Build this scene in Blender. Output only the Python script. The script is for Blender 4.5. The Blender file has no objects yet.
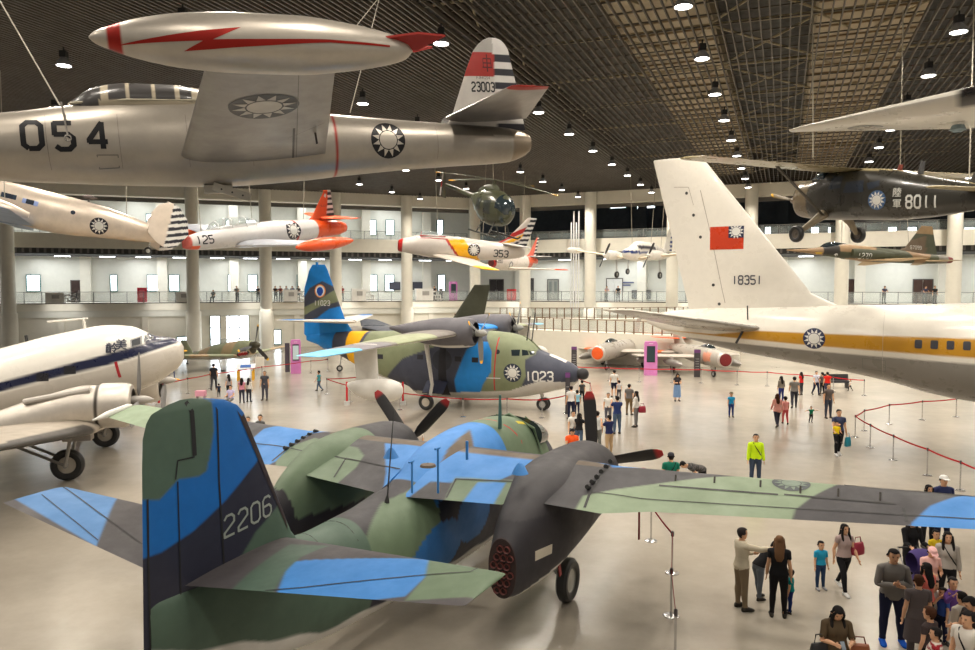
import bpy, bmesh, math, random
import numpy as np
from mathutils import Vector, Matrix
from mathutils.bvhtree import BVHTree
random.seed(7)
rng = np.random.RandomState(5)
SC = bpy.context.scene
COL = SC.collection
PI = math.pi
# ---------------------------------------------------------------- camera
F = 750.0; CZ = 6.6; PITCH = math.atan(39 / F)
cam = bpy.data.cameras.new('camera'); cam.lens = F * 36 / 975; cam.sensor_width = 36; cam.clip_end = 500
co = bpy.data.objects.new('camera', cam); COL.objects.link(co)
co.location = (0, 0, CZ); co.rotation_euler = (PI / 2 - PITCH, 0, 0)
SC.camera = co
_FW = np.array([0, math.cos(PITCH), -math.sin(PITCH)]); _UP = np.array([0, math.sin(PITCH), math.cos(PITCH)])
def ray(px, py):
    return (px - 487.5) / F * np.array([1., 0, 0]) + (325 - py) / F * _UP + _FW
def gnd(px, py, z=0.0):
    d = ray(px, py); t = (z - CZ) / d[2]; return np.array([0, 0, CZ]) + t * d
def at(px, py, Y):
    d = ray(px, py); return np.array([0, 0, CZ]) + d * (Y / d[1])
# ---------------------------------------------------------------- materials
MATS = {}
def mat(name, rough=.5, metal=0., col=None, emit=None, es=0., alpha=None, spec=.5, coat=0., trans=0., noise=0., bump=0.):
    if name in MATS: return MATS[name]
    m = bpy.data.materials.new(name); m.use_nodes = True; nt = m.node_tree
    b = nt.nodes['Principled BSDF']
    b.inputs['Roughness'].default_value = rough; b.inputs['Metallic'].default_value = metal
    b.inputs['Specular IOR Level'].default_value = spec; b.inputs['Coat Weight'].default_value = coat
    if coat: b.inputs['Coat Roughness'].default_value = .08
    if trans: b.inputs['Transmission Weight'].default_value = trans
    if alpha is not None: b.inputs['Alpha'].default_value = alpha
    if col is None:
        a = nt.nodes.new('ShaderNodeAttribute'); a.attribute_name = 'Col'; src = a.outputs['Color']
    else:
        r = nt.nodes.new('ShaderNodeRGB'); r.outputs[0].default_value = (*col, 1); src = r.outputs[0]
    if noise:
        n = nt.nodes.new('ShaderNodeTexNoise'); n.inputs['Scale'].default_value = 1.7; n.inputs['Detail'].default_value = 8; n.inputs['Roughness'].default_value = .65
        tc = nt.nodes.new('ShaderNodeTexCoord'); nt.links.new(tc.outputs['Object'], n.inputs['Vector'])
        mr = nt.nodes.new('ShaderNodeMapRange'); mr.inputs[1].default_value = .3; mr.inputs[2].default_value = .7
        mr.inputs[3].default_value = 1 - noise; mr.inputs[4].default_value = 1 + noise * .4
        nt.links.new(n.outputs['Fac'], mr.inputs[0])
        vm = nt.nodes.new('ShaderNodeVectorMath'); vm.operation = 'SCALE'
        nt.links.new(src, vm.inputs[0]); nt.links.new(mr.outputs[0], vm.inputs['Scale']); src = vm.outputs[0]
        mr2 = nt.nodes.new('ShaderNodeMapRange'); mr2.inputs[1].default_value = .3; mr2.inputs[2].default_value = .7
        mr2.inputs[3].default_value = min(1, rough * 1.25); mr2.inputs[4].default_value = rough * .85
        nt.links.new(n.outputs['Fac'], mr2.inputs[0]); nt.links.new(mr2.outputs[0], b.inputs['Roughness'])
    nt.links.new(src, b.inputs['Base Color'])
    if emit:
        b.inputs['Emission Color'].default_value = (*emit, 1); b.inputs['Emission Strength'].default_value = es
    MATS[name] = m; return m
mat('paint', .55, noise=.12); mat('gloss', .28, noise=.06, coat=.15); mat('silver', .36, .55, noise=.14)
mat('plastic', .45); mat('cloth', .85, spec=.2); mat('skin', .6, spec=.3); mat('rubber', .7, col=(.02, .02, .02))
mat('wallpaint', .75, noise=.05); mat('glass', .05, .0, col=(.35, .42, .42), alpha=.35, spec=.8)
mat('darkglass', .08, .0, col=(.02, .03, .035), spec=.8); mat('clearglass', .04, 0, col=(.8, .9, .88), alpha=.16, spec=.6)
mat('steel', .25, .9, col=(.6, .6, .6)); mat('daylight', .5, col=(.8, .9, 1), emit=(.86, .94, 1.), es=5.5)
mat('lamp', .5, col=(1, 1, 1), emit=(1, .97, .92), es=14.); mat('strip', .5, col=(1, 1, 1), emit=(.85, .92, 1.), es=9.)
# ---------------------------------------------------------------- colours (linear)
def srgb(r, g, b):
    f = lambda c: ((c / 255 + .055) / 1.055) ** 2.4 if c > 10 else c / 255 / 12.92
    return (f(r), f(g), f(b))
WHITE = (.74, .73, .69); BLACK = (.018, .018, .02); NAVY = (.02, .027, .075); RED = (.42, .035, .025)
# ---------------------------------------------------------------- mesh builder
class MB:
    def __init__(s): s.V = []; s.F = []; s.C = []; s.M = []; s.n = 0; s.mats = []
    def mi(s, m):
        if m not in s.mats: s.mats.append(m)
        return s.mats.index(m)
    def add(s, V, Fs, col=(.5, .5, .5), m=None):
        V = np.asarray(V, float).reshape(-1, 3); k = len(V)
        if not k: return s
        c = np.asarray(col, float)
        if c.ndim == 1: c = np.tile(c, (k, 1))
        n = s.n; s.V.append(V); s.C.append(c); i = s.mi(m) if m else 0
        if not m and not s.mats: s.mats.append(None)
        s.F.extend([tuple(n + j for j in f) for f in Fs]); s.M.extend([i] * len(Fs)); s.n += k
        return s
    def bvh(s): return BVHTree.FromPolygons([tuple(v) for v in np.concatenate(s.V)], s.F)
    def build(s, name, parent=None, m='paint', ang=35, smooth=True):
        me = bpy.data.meshes.new(name)
        me.from_pydata(np.concatenate(s.V).tolist(), [], s.F)
        C4 = np.ones((s.n, 4), np.float32); C4[:, :3] = np.concatenate(s.C)
        a = me.attributes.new('Col', 'FLOAT_COLOR', 'POINT'); a.data.foreach_set('color', C4.ravel())
        for q in s.mats or [None]: me.materials.append(MATS[q or m])
        me.polygons.foreach_set('material_index', s.M)
        if smooth:
            me.polygons.foreach_set('use_smooth', [True] * len(me.polygons))
            me.set_sharp_from_angle(angle=math.radians(ang))
        me.update()
        o = bpy.data.objects.new(name, me); COL.objects.link(o)
        if parent is not None: o.parent = parent
        return o
def tag(o, label=None, cat=None, group=None, kind=None):
    if label: o['label'] = label
    if cat: o['category'] = cat
    if group: o['group'] = group
    if kind: o['kind'] = kind
    return o
def thing(name, label, cat, loc=(0, 0, 0), rot=(0, 0, 0), group=None, scale=1):
    o = bpy.data.objects.new(name, None); COL.objects.link(o); o.empty_display_size = .3
    o.location = loc; o.rotation_euler = rot; o.scale = (scale,) * 3
    return tag(o, label, cat, group)
def pose(o, p):
    # p = X, Y, Z, yaw, pitch, roll (degrees), scale : R = Rz Ry Rx
    o.location = p[:3]; o.rotation_euler = (math.radians(p[5]), math.radians(p[4]), math.radians(p[3])); o.scale = (p[6],) * 3
    return o
def struct(mb, name, m='wallpaint', **k): return tag(mb.build(name, None, m, **k), kind='structure')
def grid_faces(k, n, closed=True, off=0):
    F_ = []
    for i in range(k - 1):
        for j in range(n if closed else n - 1):
            a = off + i * n + j; b = off + i * n + (j + 1) % n
            F_.append((a, b, b + n, a + n))
    return F_
def loft(mb, rings, col, caps=(True, True), m=None):
    R = np.asarray(rings, float); k, n, _ = R.shape
    V = R.reshape(-1, 3); Fs = grid_faces(k, n); ex = []
    if caps[0]: ex.append(R[0].mean(0)); c = len(V) + len(ex) - 1; Fs += [(c, (j + 1) % n, j) for j in range(n)]
    if caps[1]: ex.append(R[-1].mean(0)); c = len(V) + len(ex) - 1; o = (k - 1) * n; Fs += [(c, o + j, o + (j + 1) % n) for j in range(n)]
    if ex: V = np.vstack([V, ex])
    c = col(V) if callable(col) else col
    return mb.add(V, Fs, c, m)
def box(mb, c, s, col=(.5, .5, .5), m=None, R=None):
    V = np.array([(x, y, z) for x in (-.5, .5) for y in (-.5, .5) for z in (-.5, .5)]) * np.array(s)
    if R is not None: V = V @ np.array(R).T
    return mb.add(V + np.array(c), [(0, 1, 3, 2), (4, 6, 7, 5), (0, 4, 5, 1), (2, 3, 7, 6), (0, 2, 6, 4), (1, 5, 7, 3)], col, m)
def rotz(a): c, s = math.cos(a), math.sin(a); return np.array([[c, -s, 0], [s, c, 0], [0, 0, 1]])
def roty(a): c, s = math.cos(a), math.sin(a); return np.array([[c, 0, s], [0, 1, 0], [-s, 0, c]])
def rotx(a): c, s = math.cos(a), math.sin(a); return np.array([[1, 0, 0], [0, c, -s], [0, s, c]])
def frame_of(d):
    d = np.array(d, float); d /= np.linalg.norm(d); h = np.array([0, 0, 1.]) if abs(d[2]) < .9 else np.array([1., 0, 0])
    a = np.cross(h, d); a /= np.linalg.norm(a); return a, np.cross(d, a), d
def tube(mb, pts, r, col=(.5, .5, .5), n=10, m=None, caps=True, flat=1.0):
    P = np.asarray(pts, float); k = len(P); r = np.broadcast_to(np.asarray(r, float), (k,)); rings = []
    for i in range(k):
        d = P[min(i + 1, k - 1)] - P[max(i - 1, 0)]
        a, b, _ = frame_of(d); t = np.arange(n) * 2 * PI / n
        rings.append(P[i] + r[i] * (np.cos(t)[:, None] * a + flat * np.sin(t)[:, None] * b))
    return loft(mb, rings, col, (caps, caps), m)
def lathe(mb, prof, c=(0, 0, 0), ax=(1, 0, 0), n=24, col=(.5, .5, .5), m=None, cols=None, closed=False):
    """prof [(along, radius)]"""
    a, b, d = frame_of(ax); t = np.arange(n) * 2 * PI / n
    R = [np.array(c) + p[0] * d + max(p[1], 1e-4) * (np.cos(t)[:, None] * a + np.sin(t)[:, None] * b) for p in prof]
    cc = col
    if cols is not None: cc = np.repeat(np.array(cols, float), n, 0)
    V = np.array(R).reshape(-1, 3); Fs = grid_faces(len(R), n)
    if closed: k = len(R); Fs += [((k - 1) * n + j, (k - 1) * n + (j + 1) % n, (j + 1) % n, j) for j in range(n)]
    return mb.add(V, Fs, cc, m)
def smooth_interp(x, y, xs):
    x = np.asarray(x, float); y = np.asarray(y, float); h = np.diff(x); dl = np.diff(y) / h; n = len(x); m = np.zeros(n)
    for i in range(1, n - 1):
        if dl[i - 1] * dl[i] > 0:
            w1 = 2 * h[i] + h[i - 1]; w2 = h[i] + 2 * h[i - 1]; m[i] = (w1 + w2) / (w1 / dl[i - 1] + w2 / dl[i])
    m[0] = dl[0]; m[-1] = dl[-1]
    i = np.clip(np.searchsorted(x, xs) - 1, 0, n - 2); t = (xs - x[i]) / h[i]; t2 = t * t; t3 = t2 * t
    return y[i] * (2 * t3 - 3 * t2 + 1) + h[i] * m[i] * (t3 - 2 * t2 + t) + y[i + 1] * (-2 * t3 + 3 * t2) + h[i] * m[i + 1] * (t3 - t2)
def fus(mb, st, col, k=80, n=48, y0=0, caps=(True, True), m=None):
    """stations (x, z_top, z_bot, half_width, exponent[, z of max width])"""
    A = np.array([(s[0], s[1], s[2], s[3], s[4], s[5] if len(s) > 5 else (s[1] + s[2]) / 2) for s in st], float)
    xs = np.unique(np.concatenate([np.linspace(A[0, 0], A[-1, 0], k), A[0, 0] + (A[1, 0] - A[0, 0]) * np.array([.02, .06, .15, .3, .5, .75]), A[-1, 0] - (A[-1, 0] - A[-2, 0]) * np.array([.02, .06, .15, .3])]))
    I = [smooth_interp(A[:, 0], A[:, j], xs) for j in range(1, 6)]
    t = (np.arange(n) + .5) * 2 * PI / n; c, s = np.cos(t), np.sin(t); R = []
    for i, x in enumerate(xs):
        zt, zb, w, e, zm = [q[i] for q in I]; p = 2 / max(e, .8)
        yy = w * np.sign(c) * np.abs(c) ** p; up = np.abs(s) ** p
        zz = np.where(s > 0, zm + (zt - zm) * up, zm - (zm - zb) * up)
        R.append(np.stack([np.full(n, x), y0 + yy, zz], 1))
    return loft(mb, R, col, caps, m)
def wing(mb, LE, TE, Z, TH, s0, s1, ns=40, nc=26, side=1, axis='y', col=(.5, .5, .5), y0=0, tip=.12, m=None, caps=(True, True), inc=(0, 0)):
    """LE,TE,Z,TH: lists (span, value); side -1/1; axis y: wing, z: vertical fin"""
    f = lambda L, s: np.interp(s, [p[0] for p in L], [p[1] for p in L])
    ss = np.concatenate([np.linspace(s0, s1 - tip, ns), s1 - tip + tip * np.sin(np.linspace(.15, 1, 6) * PI / 2)])
    th = np.linspace(0, 2 * PI, nc, endpoint=False); xi = (1 + np.cos(th)) / 2
    yt = 5 * (.2969 * np.sqrt(xi) - .126 * xi - .3516 * xi ** 2 + .2843 * xi ** 3 - .1036 * xi ** 4) * np.sign(np.sin(th) + 1e-9)
    yt[0] = 0; R = []
    for s in ss:
        k = 1 if s <= s1 - tip else math.sqrt(max(1 - ((s - s1 + tip) / tip) ** 2, .02))
        a, b = f(LE, s), f(TE, s); ch = b - a; mid = a + ch * .45; ch2 = ch * (.75 + .25 * k) if tip > .2 else ch * (.93 + .07 * k); a2 = mid - ch2 * .45
        x = a2 + ch2 * xi; h = yt * f(TH, s) * ch * k
        if axis == 'y': R.append(np.stack([x, np.full(nc, side * s), f(Z, s) + h * np.where(h > 0, 1.15, .85) + inc[0] * (x - inc[1])], 1))
        else: R.append(np.stack([x, y0 + h + f(Z, s) * 0, np.full(nc, s)], 1))
    return loft(mb, R, col, caps, m)
# ---------------------------------------------------------------- decals
_sh = {}
def shape(polys, ml=.12):
    bm = bmesh.new()
    for p in polys:
        vs = [bm.verts.new((q[0], q[1], 0)) for q in p]
        try: bm.faces.new(vs)
        except ValueError: pass
    bmesh.ops.triangulate(bm, faces=bm.faces[:])
    for _ in range(6):
        L = [e for e in bm.edges if e.calc_length() > ml]
        if not L: break
        bmesh.ops.subdivide_edges(bm, edges=L, cuts=1); bmesh.ops.triangulate(bm, faces=bm.faces[:])
    bm.verts.index_update()
    V = np.array([v.co[:2] for v in bm.verts]); Fs = [tuple(v.index for v in f.verts) for f in bm.faces]; bm.free()
    return V, Fs
def decal(mb, bvh, sh, O, U, W, d, col, eps=.006, sc=1., m=None):
    V2, Fs = sh; O, U, W, d = [np.array(q, float) for q in (O, U, W, d)]; d = d / np.linalg.norm(d)
    out = []; ok = []
    for u, v in V2 * sc:
        p = O + u * U + v * W; h = bvh.ray_cast(Vector(p), Vector(d), 40)
        if h[0] is None: out.append(p); ok.append(False)
        else: out.append(np.array(h[0]) - d * eps); ok.append(True)
    Fs = [f for f in Fs if all(ok[i] for i in f)]
    if Fs: mb.add(out, Fs, col, m)
def circ(r, n=28, c=(0, 0)): return [(c[0] + r * math.cos(2 * PI * i / n), c[1] + r * math.sin(2 * PI * i / n)) for i in range(n)]
def sun(mb, bvh, O, U, W, d, R, ml=None, blue=NAVY, white=WHITE, rays=12, disc=True, e=.006):
    ml = ml or R * .35
    if disc: decal(mb, bvh, shape([circ(R, 32)], ml), O, U, W, d, blue, e)
    rs = [circ(R * .50, 24)]
    for i in range(rays):
        a = 2 * PI * (i + .5) / rays; w = PI / rays * .92
        rs.append([(R * .56 * math.cos(a - w), R * .56 * math.sin(a - w)), (R * .93 * math.cos(a), R * .93 * math.sin(a)), (R * .56 * math.cos(a + w), R * .56 * math.sin(a + w))])
    decal(mb, bvh, shape(rs, ml), O, U, W, d, white, e + .006)
def seg(a, b, w):
    a = np.array(a, float); b = np.array(b, float); d = b - a; L = np.linalg.norm(d); d /= L; n = np.array([-d[1], d[0]]) * w / 2
    return [tuple(a - n), tuple(b - n), tuple(b + n), tuple(a + n)]
def pline(pts, w, closed=False):
    out = []; pts = list(pts) + ([pts[0]] if closed else [])
    for i in range(len(pts) - 1):
        a = np.array(pts[i], float); b = np.array(pts[i + 1], float); d = (b - a) / max(np.linalg.norm(b - a), 1e-9) * w * .2
        out.append(seg(a - (d if i or closed else 0), b + (d if i < len(pts) - 2 or closed else 0), w))
    return out
_G = {'0': [[(.15, 0), (.45, 0), (.6, .15), (.6, .85), (.45, 1), (.15, 1), (0, .85), (0, .15), (.15, 0)]],
 '1': [[(.3, 0), (.3, 1)]], '2': [[(0, .82), (.15, 1), (.45, 1), (.6, .85), (.6, .62), (0, .2), (0, 0), (.6, 0)]],
 '3': [[(0, .85), (.15, 1), (.45, 1), (.6, .85), (.6, .62), (.48, .52), (.2, .52)], [(.48, .52), (.6, .4), (.6, .15), (.45, 0), (.15, 0), (0, .15)]],
 '4': [[(.45, 0), (.45, 1), (0, .35), (0, .27), (.62, .27)]], '5': [[(.58, 1), (0, 1), (0, .56), (.45, .56), (.6, .42), (.6, .15), (.45, 0), (.15, 0), (0, .12)]],
 '6': [[(.6, .85), (.45, 1), (.15, 1), (0, .85), (0, .15), (.15, 0), (.45, 0), (.6, .15), (.6, .4), (.45, .55), (0, .55)]],
 '7': [[(0, 1), (.6, 1), (.2, 0)]], '8': [[(.12, .52), (0, .66), (0, .86), (.14, 1), (.46, 1), (.6, .86), (.6, .66), (.48, .52), (.12, .52), (0, .38), (0, .14), (.14, 0), (.46, 0), (.6, .14), (.6, .38), (.48, .52)]],
 '9': [[(0, .15), (.15, 0), (.45, 0), (.6, .15), (.6, .85), (.45, 1), (.15, 1), (0, .85), (0, .6), (.15, .45), (.6, .45)]]}
def digits(s, h=1., w=.14, gap=.3, aspect=1.):
    P = []; x = 0
    for ch in s:
        if ch == ' ': x += .4; continue
        wd = .6
        for st in _G[ch]: P += [[(h * aspect * (x + q[0]), h * q[1]) for q in pl] for pl in pline(st, w)]
        x += wd + gap
    tot = h * aspect * (x - gap)
    return [[(q[0] - tot / 2, q[1] - h / 2) for q in pl] for pl in P]
def textshape(s, size, ml=.1, bold=0.0):
    c = bpy.data.curves.new('t', 'FONT'); c.body = s; c.size = size; c.align_x = 'CENTER'; c.align_y = 'CENTER'; c.offset = bold
    o = bpy.data.objects.new('t', c); COL.objects.link(o); bpy.context.view_layer.update()
    me = bpy.data.meshes.new_from_object(o.evaluated_get(bpy.context.evaluated_depsgraph_get()))
    V = np.array([v.co[:2] for v in me.vertices]).reshape(-1, 2); P = [[tuple(V[i]) for i in p.vertices] for p in me.polygons]
    bpy.data.objects.remove(o); bpy.data.curves.remove(c); bpy.data.meshes.remove(me)
    return shape(P, ml)
# ---------------------------------------------------------------- paint helpers (vectorised)
def inpoly(x, y, P):
    P = np.array(P, float); r = np.zeros(len(x), bool); j = len(P) - 1
    for i in range(len(P)):
        a, b = P[i], P[j]
        c = ((a[1] > y) != (b[1] > y))
        with np.errstate(divide='ignore', invalid='ignore'):
            c &= x < (b[0] - a[0]) * (y - a[1]) / (b[1] - a[1] + 1e-12) + a[0]
        r ^= c; j = i
    return r
def softpoly(x, y, P, w=.04):
    P = np.array(P, float); ins = inpoly(x, y, P); d = np.full(len(x), 1e9)
    for i in range(len(P)):
        a, b = P[i - 1], P[i]; e = b - a; L = e @ e + 1e-12; t = np.clip(((x - a[0]) * e[0] + (y - a[1]) * e[1]) / L, 0, 1)
        d = np.minimum(d, np.hypot(x - a[0] - t * e[0], y - a[1] - t * e[1]))
    return np.clip(.5 + np.where(ins, d, -d) / w, 0, 1)
def bl(C, m, c):
    m = np.asarray(m, float)[:, None]; C[:] = C * (1 - m) + np.array(c, float) * m; return C
def lt(a, b, w=.05): return np.clip(.5 + (b - a) / w, 0, 1)
def base(V, c): return np.tile(np.array(c, float), (len(V), 1))
def put(C, mask, c): C[mask] = c; return C
# ---------------------------------------------------------------- aircraft bits
def wheel(parent, c, R, w, name='wheel', hub=(.4, .4, .38), n=28, ax=(0, 1, 0)):
    mb = MB(); r = w * .5
    prof = [(-r * .75, R * .55), (-r, R * .68), (-r, R * .85), (-r * .6, R * .97), (0, R), (r * .6, R * .97), (r, R * .85), (r, R * .68), (r * .75, R * .55), (r * .5, R * .5), (r * .45, R * .2), (r * .6, R * .12), (r * .6, .001)]
    cols = [(.02, .02, .02)] * 9 + [hub] * 4
    lathe(mb, prof, c, ax, n, cols=cols); lathe(mb, [(-q[0], q[1]) for q in prof[8:]], c, ax, n, cols=cols[8:])
    return mb.build(name, parent, 'plastic')
def blade_mb(mb, c, ang, R, ch, r0=.12, col=BLACK, tipc=None, twist=(50, 18), ax=1, tipl=.1, pl='x', stripe=None, thick=.07):
    """blade in the plane x=c[0]; ang from +y towards +z"""
    k = 16; rs = np.linspace(r0, R, k); rings = []; nn = 10
    t = np.arange(nn) * 2 * PI / nn
    for r in rs:
        q = (r - r0) / (R - r0); w = ch * (.35 + .65 * min(1, q * 3.5)) * (1 if q < .8 else math.sqrt(max(1 - ((q - .8) / .22) ** 2, .03)) * .98)
        if q < .12: w = max(w * .6, .05)
        tw = math.radians(twist[0] * (1 - q) + twist[1] * q)
        u = np.cos(t) * w / 2; v = np.sin(t) * w * thick + (np.sin(t) * .02 if q < .2 else 0)
        tang = np.array([0, -math.sin(ang), math.cos(ang)]); rad = np.array([0, math.cos(ang), math.sin(ang)]); X = np.array([1., 0, 0])
        e1 = tang * math.cos(tw) + X * math.sin(tw); e2 = -tang * math.sin(tw) + X * math.cos(tw)
        rings.append(np.array(c) + rad * r + u[:, None] * e1 + v[:, None] * e2)
    def cf(V):
        C = base(V, col); d = np.linalg.norm((V - np.array(c))[:, 1:], axis=1)
        if tipc is not None: C[d > R - tipl] = tipc
        if stripe is not None: C[(d > stripe[0]) & (d < stripe[1])] = stripe[2]
        return C
    return loft(mb, rings, cf)
def propeller(parent, c, R, ch, angs, spin=(.18, .35), col=BLACK, tipc=None, hubc=(.25, .25, .25), stripe=None, tipl=.1, dx=0):
    h = MB(); sr, sl = spin
    lathe(h, [(sl * .5, sr * .9), (0, sr), (-sl * .4, sr * .93), (-sl * .75, sr * .6), (-sl, .01)], c, (1, 0, 0), 20, hubc)
    hub = h.build('propeller', parent, 'plastic')
    for a in angs:
        b = MB(); blade_mb(b, c, math.radians(a), R, ch, sr * .5, col, tipc, stripe=stripe, tipl=tipl); b.build('blade', hub, 'plastic')
    return hub
def radial(mb, c, R, n=14, col=(.08, .08, .08)):
    lathe(mb, [(0, R * .3), (-.18, R * .28), (-.3, R * .12), (-.3, .01)], c, (1, 0, 0), 16, (.22, .22, .22))
    for i in range(n):
        a = 2 * PI * i / n; d = np.array([0, math.cos(a), math.sin(a)])
        tube(mb, [np.array(c) + d * R * .25, np.array(c) + d * R * .92], [R * .13, R * .15], col, 8)
def lines(mb, bvh, pts, w, O, U, W, d, col=(.03, .03, .03), eps=.008, ml=.25, closed=False):
    decal(mb, bvh, shape(pline(pts, w, closed), ml), O, U, W, d, col, eps)
XA, YA, ZA = np.eye(3)
def side_deco(mb, sgn=1):
    """helper giving the projection frame for text read from the right (+y) or left (-y) side"""
    return dict(U=(-sgn * -1 * XA if sgn < 0 else -XA), W=ZA, d=-sgn * YA)
# ================================================================= setting
CREAM = srgb(232, 228, 214); CREAM2 = srgb(224, 224, 214)
def make_floor():
    mb = MB(); mb.add([(-90, -25, 0), (90, -25, 0), (90, 110, 0), (-90, 110, 0)], [(0, 1, 2, 3)], (.5, .5, .5))
    m = bpy.data.materials.new('polished_concrete'); m.use_nodes = True; nt = m.node_tree; b = nt.nodes['Principled BSDF']
    tc = nt.nodes.new('ShaderNodeTexCoord')
    n1 = nt.nodes.new('ShaderNodeTexNoise'); n1.inputs['Scale'].default_value = .22; n1.inputs['Detail'].default_value = 5
    n2 = nt.nodes.new('ShaderNodeTexNoise'); n2.inputs['Scale'].default_value = 1.6; n2.inputs['Detail'].default_value = 10; n2.inputs['Roughness'].default_value = .7
    for n in (n1, n2): nt.links.new(tc.outputs['Object'], n.inputs['Vector'])
    cr = nt.nodes.new('ShaderNodeValToRGB'); cr.color_ramp.elements[0].position = .3; cr.color_ramp.elements[0].color = (*srgb(150, 142, 130), 1)
    cr.color_ramp.elements[1].position = .68; cr.color_ramp.elements[1].color = (*srgb(176, 168, 154), 1)
    mx = nt.nodes.new('ShaderNodeMix'); mx.data_type = 'FLOAT'; mx.inputs[0].default_value = .4
    nt.links.new(n1.outputs['Fac'], mx.inputs[2]); nt.links.new(n2.outputs['Fac'], mx.inputs[3]); nt.links.new(mx.outputs[0], cr.inputs[0])
    nt.links.new(cr.outputs[0], b.inputs['Base Color'])
    rr = nt.nodes.new('ShaderNodeMapRange'); rr.inputs[3].default_value = .16; rr.inputs[4].default_value = .27
    nt.links.new(n1.outputs['Fac'], rr.inputs[0]); nt.links.new(rr.outputs[0], b.inputs['Roughness'])
    b.inputs['Specular IOR Level'].default_value = .55
    MATS['floor'] = m; struct(mb, 'floor', 'floor')
make_floor()
K0 = np.array([-1.9, 87.5, 0.]); SG = {'L': (np.array([-.940, -.340, 0]), np.array([-.340, .940, 0])), 'R': (np.array([.919, -.394, 0]), np.array([.394, .919, 0]))}
def WP(sg, u, d, z): a, n = SG[sg]; return K0 + a * u + n * d + np.array([0, 0, z])
def wuv(px, py, d=0.):
    for sg in ('L', 'R'):
        a, n = SG[sg]; r = ray(px, py); o = np.array([0, 0, CZ]) - (K0 + n * d); t = -(o @ n) / (r @ n)
        P = o + r * t; u = P @ a
        if t > 0 and u >= -d * .45: return sg, u, P[2]
    return sg, u, P[2]
def sbox(mb, sg, u0, u1, d0, d1, z0, z1, col=(.5, .5, .5), m=None):
    V = [WP(sg, u, d, z) for u in (u0, u1) for d in (d0, d1) for z in (z0, z1)]
    mb.add(V, [(0, 1, 3, 2), (4, 6, 7, 5), (0, 4, 5, 1), (2, 3, 7, 6), (0, 2, 6, 4), (1, 5, 7, 3)], col, m)
ZC = 16.6
EXT = {'L': 74, 'R': 66}; SIDE = {'L': 'left', 'R': 'right'}
for sg in 'LR':
    E = EXT[sg]; mb = MB(); e = -2.9
    sbox(mb, sg, 0, E, .3, .6, 0, 3.9, CREAM)                      # ground floor wall
    sbox(mb, sg, e, E, 7.2, 7.6, 4.85, 9.7, CREAM2)                  # second floor rear wall
    up = CREAM2 if sg == 'L' else (.035, .045, .06)
    sbox(mb, sg, e, E, 7.2, 7.6, 11.2, 16.6, up)                     # third floor rear wall
    if sg == 'R': sbox(mb, sg, e, E, 6.9, 7.2, 11.2, 12.9, srgb(120, 140, 150))
    # pilasters standing proud of the rear walls
    for k in range(int(E / 7.5)):
        u = 3 + k * 7.5
        sbox(mb, sg, u, u + 1.0, 6.5, 7.2, 4.85, 9.7, CREAM); sbox(mb, sg, u, u + 1.0, 6.5, 6.9, 11.2, 16.6, CREAM if sg == 'L' else up)
        sbox(mb, sg, u + 1.5, u + 2.1, .1, .3, 0, 3.9, CREAM)
    struct(mb, 'wall_' + SIDE[sg])
    mb = MB()
    sbox(mb, sg, 0, E, -.1, 7.6, 4.15, 4.85, CREAM); sbox(mb, sg, 0, E, 0, .4, 3.5, 4.15, CREAM2)
    sbox(mb, sg, 0, E, -.05, .0, 4.35, 4.42, (.25, .22, .18)); sbox(mb, sg, 0, E, -.12, .5, 4.85, 4.93, (.07, .05, .04))
    struct(mb, 'trim_1' if sg == 'L' else 'trim_2')
    mb = MB()
    sbox(mb, sg, 0, E, -.1, 7.6, 10.3, 11.2, CREAM); sbox(mb, sg, 0, E, -.1, .25, 11.2, 11.75, CREAM); sbox(mb, sg, 0, E, .3, 7.6, 9.75, 10.3, (.05, .05, .05))
    for k in range(int(E / .62)): sbox(mb, sg, k * .62, k * .62 + .2, .2, .34, 9.85, 10.28, (.16, .15, .14))
    struct(mb, 'trim_3' if sg == 'L' else 'trim_4')
    mb = MB()
    sbox(mb, sg, 0, E, -.5, 1.2, 15.5, 16.75, CREAM); sbox(mb, sg, -3, E, .4, .7, 16.7, 20.5, (.08, .07, .06)); sbox(mb, sg, 0, E, 1.2, 7.6, 16.0, 16.6, (.2, .19, .17))  # dark strip over the beam added to block outside light above the wall
    sbox(mb, sg, 0, E, .9, 1.2, 15.1, 15.5, (.12, .11, .1))
    struct(mb, 'trim_5' if sg == 'L' else 'trim_6')
# columns along the hall side
ci = 6
for px in (-75, 8, 193, 266, 336, 407, 475, 525, 590, 672, 750, 841, 953, 1065):
    sg, u, z = wuv(px, 300, -.9); P = WP(sg, u, -.9, 0); ci += 1
    mb = MB(); lathe(mb, [(0, .74), (4.0, .74), (4.0, .62), (ZC, .62)], P, (0, 0, 1), 28, CREAM)
    struct(mb, f'trim_{ci}')
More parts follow.
